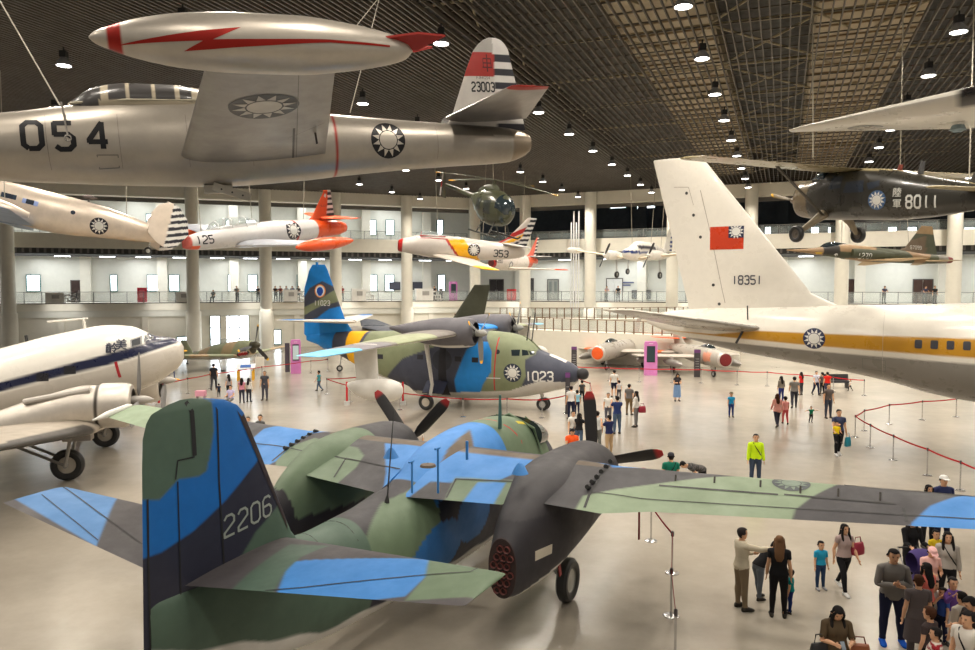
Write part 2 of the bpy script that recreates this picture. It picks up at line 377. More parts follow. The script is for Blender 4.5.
# rear wall windows (daylight) : px0, py0, px1, py1, depth
def wrect(x0, y0, x1, y1, d):
    sg, u0, z1 = wuv(x0, y0, d); sg2, u1, z0 = wuv(x1, y1, d)
    if sg2 != sg: sg, u0, z1 = wuv(x0 + 3, y0, d)
    return sg, min(u0, u1), max(u0, u1), z0, z1
wi = 0
def window(r, d, mull=(0, 0), fr=.05):
    global wi; wi += 1; sg, u0, u1, z0, z1 = wrect(*r, d - .12); mb = MB()
    for a in (u0, u1): sbox(mb, sg, a - fr, a + fr, d - .2, d, z0 - fr, z1 + fr, srgb(90, 130, 130))
    for a in (z0, z1): sbox(mb, sg, u0 - fr, u1 + fr, d - .2, d, a - fr, a + fr, srgb(90, 130, 130))
    sbox(mb, sg, u0, u1, d - .06, d - .01, z0, z1, (.8, .9, 1), 'daylight')
    for i in range(1, mull[0] + 1): a = u0 + (u1 - u0) * i / (mull[0] + 1); sbox(mb, sg, a - .05, a + .05, d - .16, d, z0, z1, srgb(60, 76, 80))
    for i in range(1, mull[1] + 1): a = z0 + (z1 - z0) * i / (mull[1] + 1); sbox(mb, sg, u0, u1, d - .16, d, a - .05, a + .05, srgb(60, 76, 80))
    mb.mats = [x or 'paint' for x in mb.mats]
    struct(mb, f'window_{wi}', 'paint')
for x0, x1 in ((26, 40), (110, 117), (147, 158), (169, 179), (228, 237), (248, 257), (297, 305), (368, 377), (385, 394), (438, 445)):
    window((x0, 275, x1, 291), 7.2)
for x0, x1 in ((107, 115), (146, 156), (226, 237), (246, 256), (297, 303), (368, 376), (386, 394), (437, 443)):
    window((x0, 214 if x0 < 200 else 220, x1, 235), 7.2)
window((210, 316, 249, 350), .3, (3, 2), .04); window((177, 337, 187, 352), .3, (1, 0)); window((274, 330, 281, 344), .3)
for x0, x1 in ((765, 771), (811, 819), (828, 831), (888, 897), (907, 917), (964, 975)): window((x0, 227, x1, 234), 6.9)
for x0, x1 in ((610, 626), (637, 655)): window((x0, 204, x1, 208), 7.2)
di = 0
def door(r, d, col, pane=None, handle=True):
    global di; di += 1; sg, u0, u1, z0, z1 = wrect(*r, d - .05); mb = MB(); z0 = 4.85
    sbox(mb, sg, u0 - .1, u0, d - .1, d, z0, z1 + .1, (.1, .09, .08)); sbox(mb, sg, u1, u1 + .1, d - .1, d, z0, z1 + .1, (.1, .09, .08)); sbox(mb, sg, u0, u1, d - .1, d, z1, z1 + .1, (.1, .09, .08))
    mid = (u0 + u1) / 2
    for a, b in ((u0, mid - .02), (mid + .02, u1)):
        sbox(mb, sg, a, b, d - .07, d - .01, z0, z1, col)
        if pane: sbox(mb, sg, a + .15, b - .15, d - .09, d - .07, z0 + .9, z1 - .2, pane)
    for q in (-.12, .12): sbox(mb, sg, mid + q - .02, mid + q + .02, d - .13, d - .07, z0 + 1., z0 + 1.3, (.4, .4, .4))
    struct(mb, f'door_{di}', 'paint')
door((71, 281, 89, 305), 7.2, srgb(58, 40, 34)); door((490, 280, 503, 298), 7.2, srgb(40, 30, 28)); door((548, 280, 558, 299), 7.2, srgb(150, 150, 140), srgb(120, 125, 120))
door((531, 279, 533, 299), 7.2, srgb(60, 60, 60)); door((607, 279, 622, 299), 7.2, srgb(225, 225, 220)); door((848, 280, 864, 296), 7.2, srgb(70, 45, 35)); door((914, 280, 932, 296), 7.2, srgb(70, 45, 35))
# railings with glass infill
for sg in 'LR':
    for fl, zz in (('a', 4.93), ('b', 11.75)):
        mb = MB(); E = EXT[sg]; h = 1.1 if fl == 'a' else .95
        sbox(mb, sg, .4, E, .28, .34, zz + h - .06, zz + h, (.28, .28, .27)); sbox(mb, sg, .4, E, .29, .33, zz + .1, zz + .14, (.2, .2, .2))
        u = .4
        while u < E: sbox(mb, sg, u - .03, u + .03, .27, .33, zz, zz + h, (.2, .2, .2)); u += 1.5
        sbox(mb, sg, .4, E, .3, .315, zz + .14, zz + h - .12, (.5, .6, .6), 'clearglass')
        mb.mats = [x or 'paint' for x in mb.mats]
        t = mb.build('railing', None, 'paint'); tag(t, kind='structure')
        t.name = 'trim_%d' % (30 + 'LR'.index(sg) * 2 + 'ab'.index(fl))
# ceiling: slat grille on the hall axis, deck above it
AXN = math.atan(295.5 / F); AX = np.array([math.sin(AXN), math.cos(AXN), 0]); BX = np.array([math.cos(AXN), -math.sin(AXN), 0])
def inside(P):   # hall interior test against both facade segments
    return all((P - K0) @ SG[s][1] < .2 for s in 'LR')
def clip_t(L, t0, t1):
    hi = t1
    for s in 'LR':
        n = SG[s][1]; q = (BX * L - K0) @ n; k = AX @ n
        if k > 1e-6: hi = min(hi, (-.3 - q) / k)
    return t0, hi
mb = MB(); H = CZ + 10.1
SL = srgb(92, 86, 78)
def slat(mb, L, w, h, z, col, t0=-6, t1=120):
    a, b = clip_t(L, t0, t1)
    if b <= a + .5: return
    V = [BX * l + AX * t + np.array([0, 0, zz]) for t in (a, b) for l in (L - w / 2, L + w / 2) for zz in (z, z + h)]
    mb.add(V, [(0, 1, 3, 2), (4, 6, 7, 5), (0, 4, 5, 1), (2, 3, 7, 6), (0, 2, 6, 4), (1, 5, 7, 3)], col)
L = -70.
while L < 48:
    dense = L < -12.6
    slat(mb, L, .075 if dense else .045, .16, H, SL); L += .26 if dense else .36
def cross(mb, t, l0, l1, w, h, z, col):
    n0 = None; ls = np.linspace(l0, l1, 60); ok = [l for l in ls if clip_t(l, -6, 120)[1] > t]
    if len(ok) < 2: return
    a, b = min(ok), max(ok)
    V = [BX * l + AX * tt + np.array([0, 0, zz]) for tt in (t - w / 2, t + w / 2) for l in (a, b) for zz in (z, z + h)]
    mb.add(V, [(0, 1, 3, 2), (4, 6, 7, 5), (0, 4, 5, 1), (2, 3, 7, 6), (0, 2, 6, 4), (1, 5, 7, 3)], col)
for k in range(0, 72): cross(mb, 8 + k * 1.3, -13, 48, .05, .05, H + .17, SL)
for k in range(0, 22): cross(mb, 8 + k * 4.6, -70, -13, .09, .07, H + .17, SL)
struct(mb, 'ceiling', 'paint', ang=20)
# deck and trusses above the grille
mb = MB(); D = srgb(52, 46, 38); T = srgb(186, 172, 146)
for l0, l1, c, dz in ((-75, -30, srgb(30, 28, 26), .28), (-30, -12.6, srgb(44, 38, 32), .45), (-12.6, -6.9, D, 1.6), (-6.9, -3.0, T, 1.1), (-3.0, 1.05, srgb(40, 35, 28), 2.4), (1.05, 5.2, T, 1.1), (5.2, 50, srgb(34, 30, 27), 1.8)):
    n = 12
    for j in range(n):
        a = l0 + (l1 - l0) * j / n; b = l0 + (l1 - l0) * (j + 1) / n; m_ = (a + b) / 2; t0, t1 = clip_t(m_, -10, 120)
        if t1 < t0: continue
        V = [BX * l + AX * t + np.array([0, 0, z]) for t in (t0, t1 + .5) for l in (a, b) for z in (H + dz, H + dz + .1)]
        mb.add(V, [(0, 1, 3, 2), (4, 6, 7, 5), (0, 4, 5, 1), (2, 3, 7, 6), (0, 2, 6, 4), (1, 5, 7, 3)], c)
for L_, za, zb, c in ((-30, .28, .55, D), (-12.6, .45, 1.7, srgb(60, 54, 46)), (-6.9, 1.1, 1.7, T), (-3.0, 1.1, 2.5, T), (1.05, 1.1, 2.5, T), (5.2, 1.1, 1.9, T)):
    slat(mb, L_, .08, zb - za, H + za, c, -10)
for k in range(60):
    cross(mb, 8 + k * 1.55, -6.9, -3.05, .09, .06, H + 1.02, srgb(150, 128, 96)); cross(mb, 8 + k * 1.55, 1.1, 5.2, .09, .06, H + 1.02, srgb(150, 128, 96))
struct(mb, 'roof_deck', 'paint').name = 'ceiling_deck'
mb = MB(); GR = srgb(170, 158, 130)
for k in range(0, 15):
    t = 14 + k * 6.08; P = lambda l, tt, z: BX * l + AX * tt + np.array([0, 0, z])
    if clip_t(-1, -6, 120)[1] < t + 6: break
    tube(mb, [P(-14, t, H + .5), P(12, t, H + .5)], .06, GR, 6)
    for l in (-11, -7, -3, 1, 5, 9): tube(mb, [P(l, t, H + .5), P(l + 2 * (-1) ** int(l // 4), t + 6, H + 1.3)], .05, GR, 6); tube(mb, [P(l, t, H + .5), P(l + 4, t + 3, H + 1.4)], .045, GR, 6)
    tube(mb, [P(-3, t, H + .5), P(1.2, t + 6, H + .5)], .05, GR, 6); tube(mb, [P(1.2, t, H + .5), P(-3, t + 6, H + .5)], .05, GR, 6)
struct(mb, 'ceiling_truss', 'paint')
# ---------------------------------------------------------------- high bay lamps
mb = MB(); lathe(mb, [(.0, .30), (.16, .27), (.34, .12), (.36, .02)], (0, 0, 0), (0, 0, 1), 20, (.35, .35, .36))
lathe(mb, [(.0, .30), (.12, .24), (.2, .1)], (0, 0, 0), (0, 0, 1), 20, (.6, .6, .6))
lamp0 = thing('ceiling_lamp', 'round high bay lamp hanging below the dark slatted ceiling', 'ceiling lamp', (0, 0, 0), group='high bay lamps under the hall ceiling')
sh = mb.build('shade', lamp0, 'paint')
mb = MB(); lathe(mb, [(-.01, .27), (-.03, .18), (-.035, .001)], (0, 0, .02), (0, 0, 1), 20, (1, 1, 1)); bulb = mb.build('lens', lamp0, 'lamp')
mb = MB(); box(mb, (0, 0, .48), (.26, .26, .26), (.02, .02, .02)); tube(mb, [(0, 0, .6), (0, 0, .78)], .03, (.02, .02, .02), 6); bal = mb.build('ballast', lamp0, 'paint')
ld = bpy.data.lights.new('lamp_light', 'SPOT'); ld.energy = 1420; ld.spot_size = math.radians(150); ld.spot_blend = .6; ld.shadow_soft_size = .22; ld.color = (1, .91, .79); ld2 = ld.copy(); ld2.energy = 900
lamps = 0
ROWS = ((-36, -3.5), (-28.2, -3.2), (-20, 1.0), (-12.3, 0), (-3.25, -.5), (5.75, -.4), (14.6, 0), (23.2, 0))
first = True
for L, ph in ROWS:
    for k in range(-4, 9):
        t = 26.4 + ph + 6.12 * k; P = BX * L + AX * t
        if not inside(P + AX * 2): continue
        if P[1] < -6: continue
        r = lamp0 if first else lamp0.copy()
        if not first: COL.objects.link(r)
        r.location = (P[0], P[1], CZ + 9.2)
        if not first:
            for q in (sh, bulb, bal): c = q.copy(); COL.objects.link(c); c.parent = r
        lo = bpy.data.objects.new('lamp_light', ld if P[1] > 16 else ld2); COL.objects.link(lo); lo.parent = r; lo.location = (0, 0, -.08)
        d = (P - 0); first = False; lamps += 1
        v = (P @ np.array([0, 1, 0]))
print('lamps', lamps)
# strip lights under the third floor slab
mb = MB(); box(mb, (0, 0, 0), (1.5, .3, .1), (.6, .6, .6)); box(mb, (0, 0, -.07), (1.4, .24, .04), (1, 1, 1), 'strip'); mb.mats = ['paint', 'strip']
st0 = None
for px in (62, 107, 143, 180, 217, 250, 283, 318, 355, 385, 425, 452, 565, 610, 690, 806, 880):
    sg, u, z = wuv(px, 256, 3.); P = WP(sg, u, 3., 9.66)
    if st0 is None: st0 = mb.build('strip_light', None, 'paint'); o = st0
    else: o = st0.copy(); COL.objects.link(o)
    o.location = P; o.rotation_euler = (0, 0, math.atan2(SG[sg][0][1], SG[sg][0][0]))
    tag(o, 'flat fluorescent strip light under the upper gallery slab', 'strip light', 'strip lights under the upper gallery')
for sg in 'LR':
    for u in range(6, EXT[sg] - 6, 9):
        l = bpy.data.lights.new('wall_fill', 'AREA'); l.energy = 30; l.size = 3; l.color = (1, .97, .92)  # added fill without a lamp fitting, brightens the ground floor wall
        o = bpy.data.objects.new('wall_fill', l); COL.objects.link(o); o.location = WP(sg, u, -1.6, 9.9 - 5.9 + .1); o.rotation_euler = (math.radians(35), 0, math.atan2(SG[sg][1][1], SG[sg][1][0]) - PI / 2)
    for fl, z in ((2, 9.5), (3, 15.9)):
        for u in range(8, EXT[sg] - 6, 9):
            if sg == 'R' and fl == 3: continue
            l = bpy.data.lights.new('gallery_light', 'AREA'); l.energy = 225; l.size = 5; l.color = (.96, .98, 1.)
            o = bpy.data.objects.new('gallery_light', l); COL.objects.link(o); o.location = WP(sg, u, 3.6, z)
w = bpy.data.worlds.new('world'); SC.world = w; w.use_nodes = True
w.node_tree.nodes['Background'].inputs[0].default_value = (1., .95, .88, 1); w.node_tree.nodes['Background'].inputs[1].default_value = .2
SC.view_settings.view_transform = 'Standard'; SC.view_settings.look = 'None'; SC.view_settings.gamma = 1; SC.view_settings.exposure = .4
SC.cycles.use_denoising = True
SC.cycles.max_bounces = 6; SC.cycles.diffuse_bounces = 3; SC.cycles.glossy_bounces = 3; SC.cycles.transparent_max_bounces = 10
SC.cycles.sample_clamp_indirect = 4; SC.cycles.caustics_reflective = False; SC.cycles.caustics_refractive = False
# ================================================================= aircraft
def TR(p, pts, axis='y', val=0.):
    """photo outline -> outline on a plane of the aircraft (list of the two other coordinates)"""
    Rm = rotz(math.radians(p[3])) @ roty(math.radians(p[4])) @ rotx(math.radians(p[5])) * p[6]; Ri = np.linalg.inv(Rm); k = 'xyz'.index(axis); out = []
    o = Ri @ (np.array([0, 0, CZ]) - np.array(p[:3]))
    for a, b in pts:
        d = Ri @ ray(a, b); t = (val - o[k]) / d[k]; q = o + t * d; out.append(tuple(np.delete(q, k)))
    return out
def sks(V, P, i=0, j=2, w=.04): return softpoly(V[:, i], V[:, j], P, w)
def sk(V, P, i=0, j=2): return inpoly(V[:, i], V[:, j], P)
# ---------------------------------------------------------------- 1. patrol aircraft 2206 in the foreground
def tracker():
    ps = (1.49, 21.2, 0, -117.4, 0, 0, 1)
    t = pose(thing('patrol_aircraft', 'blue and green camouflaged twin engine patrol plane numbered 2206 with tail nearest the viewer', 'aircraft'), ps)
    BL = srgb(58, 132, 206); GN = srgb(102, 122, 96); GNL = srgb(130, 148, 120); DK = srgb(58, 56, 60); NV = srgb(34, 36, 54); BR = srgb(98, 84, 68); BLd = srgb(8, 100, 178); GNd = srgb(76, 98, 84)  # paler wing and deeper fin tones hold light and shade in the colour
    def zs_(P, z0=3.0, b=-.2, x0=4.8):
        Rm = rotz(math.radians(ps[3])); o = Rm.T @ (np.array([0, 0, CZ]) - np.array(ps[:3])); out = []
        for a, c in P:
            d = Rm.T @ ray(a, c); t = (z0 - o[2] + b * (o[0] - x0)) / (d[2] - b * d[0]); q = o + t * d; out.append((q[0], q[1]))
        return out
    zp = lambda P, z=None: zs_(P) if z is None else TR(ps, P, 'z', z); yp = lambda P, y=0.: TR(ps, P, 'y', y)
    A_blue = zp([(385, 451), (440, 455), (536, 466), (534, 474), (505, 484), (478, 494), (455, 487), (430, 486), (408, 498), (380, 506), (386, 478)])
    A_walk = zp([(330, 434), (385, 443), (470, 455), (540, 462), (610, 470), (612, 475), (535, 468), (470, 461), (380, 449), (330, 441)])
    A_mid = zp([(438, 456), (445, 445), (470, 432), (478, 447), (476, 461)], 3.3)
    R_green = zp([(565, 525), (583, 500), (612, 496), (660, 490), (707, 484), (757, 479), (842, 486), (832, 493), (812, 503), (795, 514), (782, 545), (600, 545)])
    R_blue = zp([(900, 545), (912, 526), (930, 512), (955, 503), (985, 497), (1500, 560), (1500, 700), (1000, 700)])
    R_blue2 = zp([(594, 461), (603, 464), (622, 468), (700, 472), (660, 472), (612, 474), (598, 467)])
    R_near = zp([(520, 484), (534, 474), (534, 490), (522, 508), (510, 512), (512, 500)])
    L_blue = zp([(250, 445), (264, 434), (280, 429), (324, 430), (340, 433), (313, 439), (290, 452), (276, 463), (255, 470)])
    L_green = zp([(276, 463), (290, 452), (315, 444), (332, 449), (358, 455), (364, 462), (356, 472), (340, 482), (320, 495), (270, 500)])
    L_out = zp([(60, 380), (178, 400), (172, 440), (60, 440)])
    FB = None
    F_blue = zp([(478, 487), (506, 488), (492, 507), (460, 505)])
    F_fl = zp([(455, 483), (521, 487), (514, 508), (442, 505)])
    def wcol(V):
        C = base(V, DK); q = lambda P: sk(V, P, 0, 1); qs = lambda P: sks(V, P, 0, 1)
        bl(C, qs(R_green), GNL); bl(C, qs(R_blue), BL); bl(C, qs(R_blue2), BL); bl(C, qs(L_blue), BL); bl(C, qs(L_green), GN); bl(C, qs(L_out), GNL); bl(C, qs(A_blue), BL)
        bl(C, qs(R_near), GN); bl(C, qs(F_fl), GN); bl(C, qs(F_blue), BL); bl(C, qs(A_walk), BR); C[V[:, 2] < 2.93 - .2 * (V[:, 0] - 4.8)] = (.5, .5, .48)
        return C
    # fuselage
    st = [(-.3, 1.75, 1.4, .05, 2), (-.1, 2.1, 1.1, .36, 2.1), (.5, 2.55, .75, .68, 2.1), (1.2, 2.85, .55, .84, 2.2), (2.0, 3.2, .5, .9, 2.2), (2.8, 3.32, .48, .92, 2.3), (4.2, 3.34, .46, .92, 2.4), (5.2, 3.24, .46, .92, 2.4), (6.2, 2.95, .48, .9, 2.4), (7.2, 2.58, .5, .86, 2.3), (8.4, 2.44, .52, .74, 2.3), (9.6, 2.42, .56, .58, 2.2), (10.6, 2.5, .68, .42, 2.1), (11.8, 2.45, 1.0, .26, 2), (12.8, 2.4, 1.35, .1, 2), (12.95, 2.35, 1.45, .03, 2)]
    G1 = zp([(320, 600), (330, 560), (352, 540), (382, 506), (408, 498), (430, 486), (462, 488), (462, 500), (450, 516), (425, 530), (400, 556), (380, 556), (370, 600)], 2.4)
    B2 = zp([(385, 449), (398, 440), (437, 430), (480, 415), (500, 416), (490, 450), (470, 460)], 3.4); G2 = zp([(490, 470), (494, 440), (500, 415), (545, 415), (560, 470)], 3.3); BRN = zp([(432, 452), (447, 442), (470, 432), (480, 446), (478, 461), (455, 457)], 3.25)
    def fcol(V):
        C = base(V, DK); x, y, z = V.T; q = lambda P: sk(V, P, 0, 1); qs = lambda P: sks(V, P, 0, 1)
        C[x > 9.6] = GNd
        bl(C, qs(G1) * (z > 1.2), GN); C[(x < 6.9) & (x > 5.6) & (z > 2.2)] = BL
        C[(x < 6.4) & (x > 3.7) & (z > 2.0)] = BL; C[(x < 3.8) & (x > 1.1)] = GN; C[x < 1.15] = NV; bl(C, qs(BRN) * (z > 2.8), BR)
        C[(x > 4.4) & (x < 7.5 - z * .3) & (z < 2.3)] = NV; C[((x - 7.7 + .5 * z) ** 2 / .9 + (z - 1.2) ** 2 / .5 < 1)] = srgb(40, 110, 180); C[((x - 5.6) ** 2 / .5 + (z - 1.7) ** 2 / .3 < 1)] = srgb(40, 110, 180)
        C[(x > 8.9) & (x < 9.9 + .3 * z)] = GNd; C[(x > 9.9 + .3 * z) & (x < 10.7 + .4 * z) & (z < 2.1)] = GNd
        C[(x > 8.1) & (x < 8.9) & (z < 1.5)] = NV
        bl(C, lt(z, .86 + np.maximum(0, x - 10) * .3 + .03 * np.sin(x * 5)), (.70, .69, .66))
        return C
    mb = MB(); fus(mb, st, fcol, 280, 120); bv = mb.bvh()
    lines(mb, bv, [(-.9, -.4), (-.45, 0), (0, .12), (.45, 0), (.9, -.4)], .05, (3.2, 0, 6), YA, XA, -ZA, (.45, .03, .02))
    decal(mb, bv, shape([seg((-.3, 0), (.25, 0), .09), [(.2, -.12), (.2, .12), (.45, 0)]], .1), (2.2, .45, 6), -XA, -YA, -ZA, (.6, .5, .03))
    for x in (9.1, 9.9): lines(mb, bv, [(-.5, 0), (.5, 0)], .012, (x, 0, 6), YA, XA, -ZA)
    mb.build('fuselage', t)
    # cockpit glazing and framing
    mb = MB(); fus(mb, [(.9, 2.6, 2.3, .5, 2), (1.1, 2.86, 2.3, .72, 2.2), (1.5, 3.08, 2.3, .86, 2.3), (2.0, 3.24, 2.3, .93, 2.3)], (.03, .04, .05), 24, 40); cg = mb.build('cockpit_glazing', t, 'darkglass')
    mb = MB(); tube(mb, [(.95, -.62, 2.4), (1.08, -.35, 2.78), (1.1, 0, 2.88), (1.08, .35, 2.78), (.95, .62, 2.4)], .03, GN, 8)
    for y in (-.35, .35): tube(mb, [(1.1, y, 2.82), (1.9, y * 1.2, 3.2)], .025, GN, 8)
    tube(mb, [(2.0, -.94, 2.3), (2.0, -.7, 2.95), (2.0, 0, 3.26), (2.0, .7, 2.95), (2.0, .94, 2.3)], .04, GN, 8); mb.build('windshield_frame', t)
    # wings
    q = zp([(612, 468), (975, 500.5)]); r = zp([(583, 512), (650, 513), (975, 531)]); li = zp([(250, 422), (170, 410), (133, 407.5)]); print('tracker wing', q, r, li, zp([(443, 504), (514, 507), (540, 460), (340, 434)]))
    LE = [(0, q[0][0] - .15), (3, q[0][0] - .12), (4, q[0][0]), (11, q[1][0] - .1)]; TE = [(0, zp([(443, 504)])[0][0]), (2.35, zp([(514, 507)])[0][0]), (2.4, r[0][0] - .1), (4.2, r[0][0]), (r[1][1], r[1][0]), (11, r[2][0] - .15)]; Z = [(0, 3.0), (11, 3.05)]; TH = [(0, .13), (4, .12), (11, .09)]
    for s, nm in ((1, 'right'), (-1, 'left')):
        mb = MB(); wing(mb, LE, TE, Z, TH, .3, 11, 300, 110, s, col=wcol, tip=.3, inc=(-.2, 4.8)); bv = mb.bvh()
        pl = lambda pts, w=.022: lines(mb, bv, zp(pts), w, (0, 0, 6), XA, YA, -ZA)
        if s > 0:
            pl([(612, 468), (605, 478), (597, 489), (589, 500), (583, 513)], .05); pl([(590, 497), (640, 503), (780, 512), (975, 524), (1100, 532)]); pl([(659, 492), (778, 501)], .05); pl([(784, 501), (896, 510)], .05); pl([(836, 488), (975, 502)], .04); pl([(903, 514), (907, 525)], .04)
            O = zp([(791, 489.5)])[0]; sun(mb, bv, (O[0], O[1], 6), YA * .9, -XA * .9, -ZA, .36, blue=srgb(74, 80, 84), white=srgb(120, 136, 122))
            for q in ((455, 484.5), (521, 488), (513, 507)): pass
            pl([(443, 504), (456, 484.5), (521, 488), (514, 507)], .035)
            for i in range(6):
                q = zp([(611 - i * 4.6, 469 + i * 5.2)])[0]; z_ = 3.0 - .2 * (q[0] - 4.8) + .13; hm = MB(); tube(hm, [(q[0] - .06, q[1], z_), (q[0] + .06, q[1], z_ + .04)], .045, (.02, .02, .02), 8); hm.build('fold_hinge', t)
            for a in ((675, 488), (714, 490), (760, 494), (800, 500), (838, 503), (880, 507)):
                q = zp([a])[0]; z_ = 3.0 - .2 * (q[0] - 4.8); hm = MB(); tube(hm, [(q[0], q[1], z_ + .05), (q[0] - .05, q[1], z_ + .24)], .018, (.1, .09, .08), 6); hm.build('wing_probe', t)
        else:
            pl([(316, 436), (300, 446), (288, 453), (272, 463)], .05); pl([(334, 479), (346, 464), (404, 476)], .035); pl([(250, 447), (285, 452), (400, 475)], .03)
            for i in range(6):
                q = zp([(316 - i * 6, 437 + i * 3.4)])[0]; z_ = 3.0 - .2 * (q[0] - 4.8) + .12; hm = MB(); tube(hm, [(q[0] - .06, q[1], z_), (q[0] + .06, q[1], z_ + .04)], .045, (.02, .02, .02), 8); hm.build('fold_hinge', t)
            lathe(mb, [(0, .02), (.15, .09), (.8, .1), (1.3, .02)], (4.85, -10.95, 3.1), (1, 0, -.2), 12, WHITE)
        mb.build('wing', t)
    # nacelles
    for s in (1, -1):
        c = 2.68 * s
        nst = [(3.05, 2.85, 1.85, .5, 2), (3.2, 3.02, 1.65, .68, 2), (3.9, 3.14, 1.45, .76, 2.1), (5.0, 3.16, 1.3, .78, 2.3), (6.1, 3.08, 1.12, .72, 2.5), (6.8, 2.86, 1.0, .55, 2.5), (7.4, 2.55, 1.0, .4, 2.4), (7.85, 2.15, 1.08, .27, 2.2)]
        def ncol(V):
            C = base(V, DK); x, y, z = V.T; C[(x > 5.2) & (z < 2.4)] = srgb(44, 42, 48); C[z < 1.72 - .2 * (x - 4.4)] = (.70, .69, .66); C[(s < 0) & (x > 4.9) & (z > 1.7) & (x < 7.2 + z * .2)] = GN; C[x > 7.84] = (.03, .015, .015)
            C[(x < 4.9) & (x > 4.2) & (z > 3.2) & (s < 0)] = DK; return C
        mb = MB(); fus(mb, nst, ncol, 130, 80, c); bv = mb.bvh()
        if s > 0: decal(mb, bv, shape([[(-.25, -.09), (.25, -.09), (.25, .09), (-.25, .09)]], .1), (7.1, 6, 1.75), -XA, ZA, -YA, (.6, .55, .45))
        n = mb.build('engine_nacelle', t)
        mb = MB()      # honeycomb of sonobuoy tubes in the tail end
        for i in range(6):
            for j in range(4):
                yy = c + (j - 1.5) * .13 + (.065 if i % 2 else 0) - .03; zz = 1.22 + i * .15
                if abs(yy - c) > (.21 if 0 < i < 5 else .12): continue
                lathe(mb, [(0, .045), (.03, .05), (.04, .062), (-.02, .066)], (7.855, yy, zz), (1, 0, 0), 12, (.13, .035, .03))
        mb.build('launch_tubes', n, 'plastic')
        pr = propeller(t, (2.78, 2.58 * s, 2.42), 1.7, .3, (94, 14, -126) if s > 0 else (130, 46, -90), (.2, .35), (.03, .028, .028), (.45, .03, .03), (.1, .1, .1), stripe=(1.5, 1.57, (.75, .75, .72)), tipl=.13)
        mb = MB(); radial(mb, (3.15, c, 2.35), .5, 9); mb.build('engine', n, 'plastic')
        # main gear
        wheel(t, (5.06, 2.84 * s, .46), .46, .24, hub=(.5, .5, .46))
        mb = MB(); tube(mb, [(5.06, 2.66 * s, .46), (5.2, 2.6 * s, 1.5)], .07, (.55, .55, .52)); tube(mb, [(5.06, 2.64 * s, .5), (6.1, 2.7 * s, 1.4)], .04, (.5, .5, .48)); mb.build('landing_gear_leg', t)
        mb = MB(); box(mb, (5.7, 2.9 * s, 1.0), (.1, .02, .5), (.3, .03, .03), R=roty(.3)); mb.build('safety_flag', t)
    wheel(t, (1.3, .0, .28), .28, .16); mb = MB(); tube(mb, [(1.3, .0, .3), (1.5, 0, 1.1)], .06, (.6, .6, .58)); mb.build('nose_gear_leg', t)
    mb = MB(); lathe(mb, [(0, .3), (.3, .33), (1.2, .2)], (4.6, 4.3, 2.6), (1, 0, 0), 12, (.2, .02, .02)); box(mb, (4.9, 4.3, 1.95), (.05, .03, .9), (.25, .02, .02)); mb.build('intake_cover', t)
    # fin and rudder, traced outline
    zs = [2.3, 2.6, 3.0, 3.5, 4.0, 4.5, 4.75, 4.9, 5.0, 5.04]
    LEf = [(1.2, 9.9), (2.3, 10.0), (2.6, 10.26), (4.7, 11.24), (4.83, 11.36), (4.95, 11.62), (5.01, 11.96), (5.04, 12.2)]; TEf = [(1.2, 13.06), (3.0, 13.03), (4.2, 13.01), (4.6, 12.99), (4.8, 12.93), (4.91, 12.85), (5.0, 12.6), (5.04, 12.4)]
    P_gr = yp([(130, 395), (203, 390), (206, 440), (203, 470), (195, 476), (176, 479), (158, 500), (130, 500)]); P_gr2 = yp([(198, 399), (209, 399), (210, 430), (205, 460), (198, 466)]); P_nv = yp([(120, 568), (160, 552), (190, 530), (220, 500), (245, 470), (262, 452), (300, 540), (260, 700), (120, 700)]); P_g3 = yp([(226, 660), (224, 600), (232, 560), (250, 530), (276, 503), (291, 525), (330, 560), (330, 700)])
    P_n2 = yp([(206, 700), (200, 610), (206, 585), (225, 560), (232, 600), (240, 700)])
    def vcol(V):
        C = base(V, BLd); q = lambda P: sk(V, P); qs = lambda P: sks(V, P)
        bl(C, qs(P_nv), NV); bl(C, qs(P_g3), GNd); bl(C, qs(P_gr), GNd); bl(C, qs(P_gr2), GNd); return C
    mb = MB(); wing(mb, LEf, TEf, [(0, 0), (9, 0)], [(1.2, .1), (5.04, .09)], 1.3, 5.04, 180, 160, 1, 'z', vcol, tip=.12)
    bv = mb.bvh(); ln = lambda P, w=.025, c=(.012, .012, .014): lines(mb, bv, yp(P, .1), w, (0, 6, 0), XA, ZA, -YA, c)
    ln([(218, 399), (219, 480), (223, 560), (226, 660)], .03); ln([(180, 482), (182, 560), (184, 660)], .02); ln([(152, 500), (153, 570), (155, 660)], .03)
    ln([(190, 402), (194, 412), (196, 456)], .07); ln([(196, 457), (180, 461), (178, 480)], .02)
    ln([(241, 408), (267, 470), (291, 527)], .11, srgb(44, 30, 28))
    O = yp([(249, 515)], .1)[0]; decal(mb, bv, shape([[(a * 1.0, b + a * .1) for a, b in p] for p in digits('2206', .30, .12, .26, 1.0)], .1), (O[0] + .02, 6, O[1] + .0), -XA, ZA, -YA, srgb(150, 158, 150), .01)
    mb.build('tail_fin', t, 'paint')
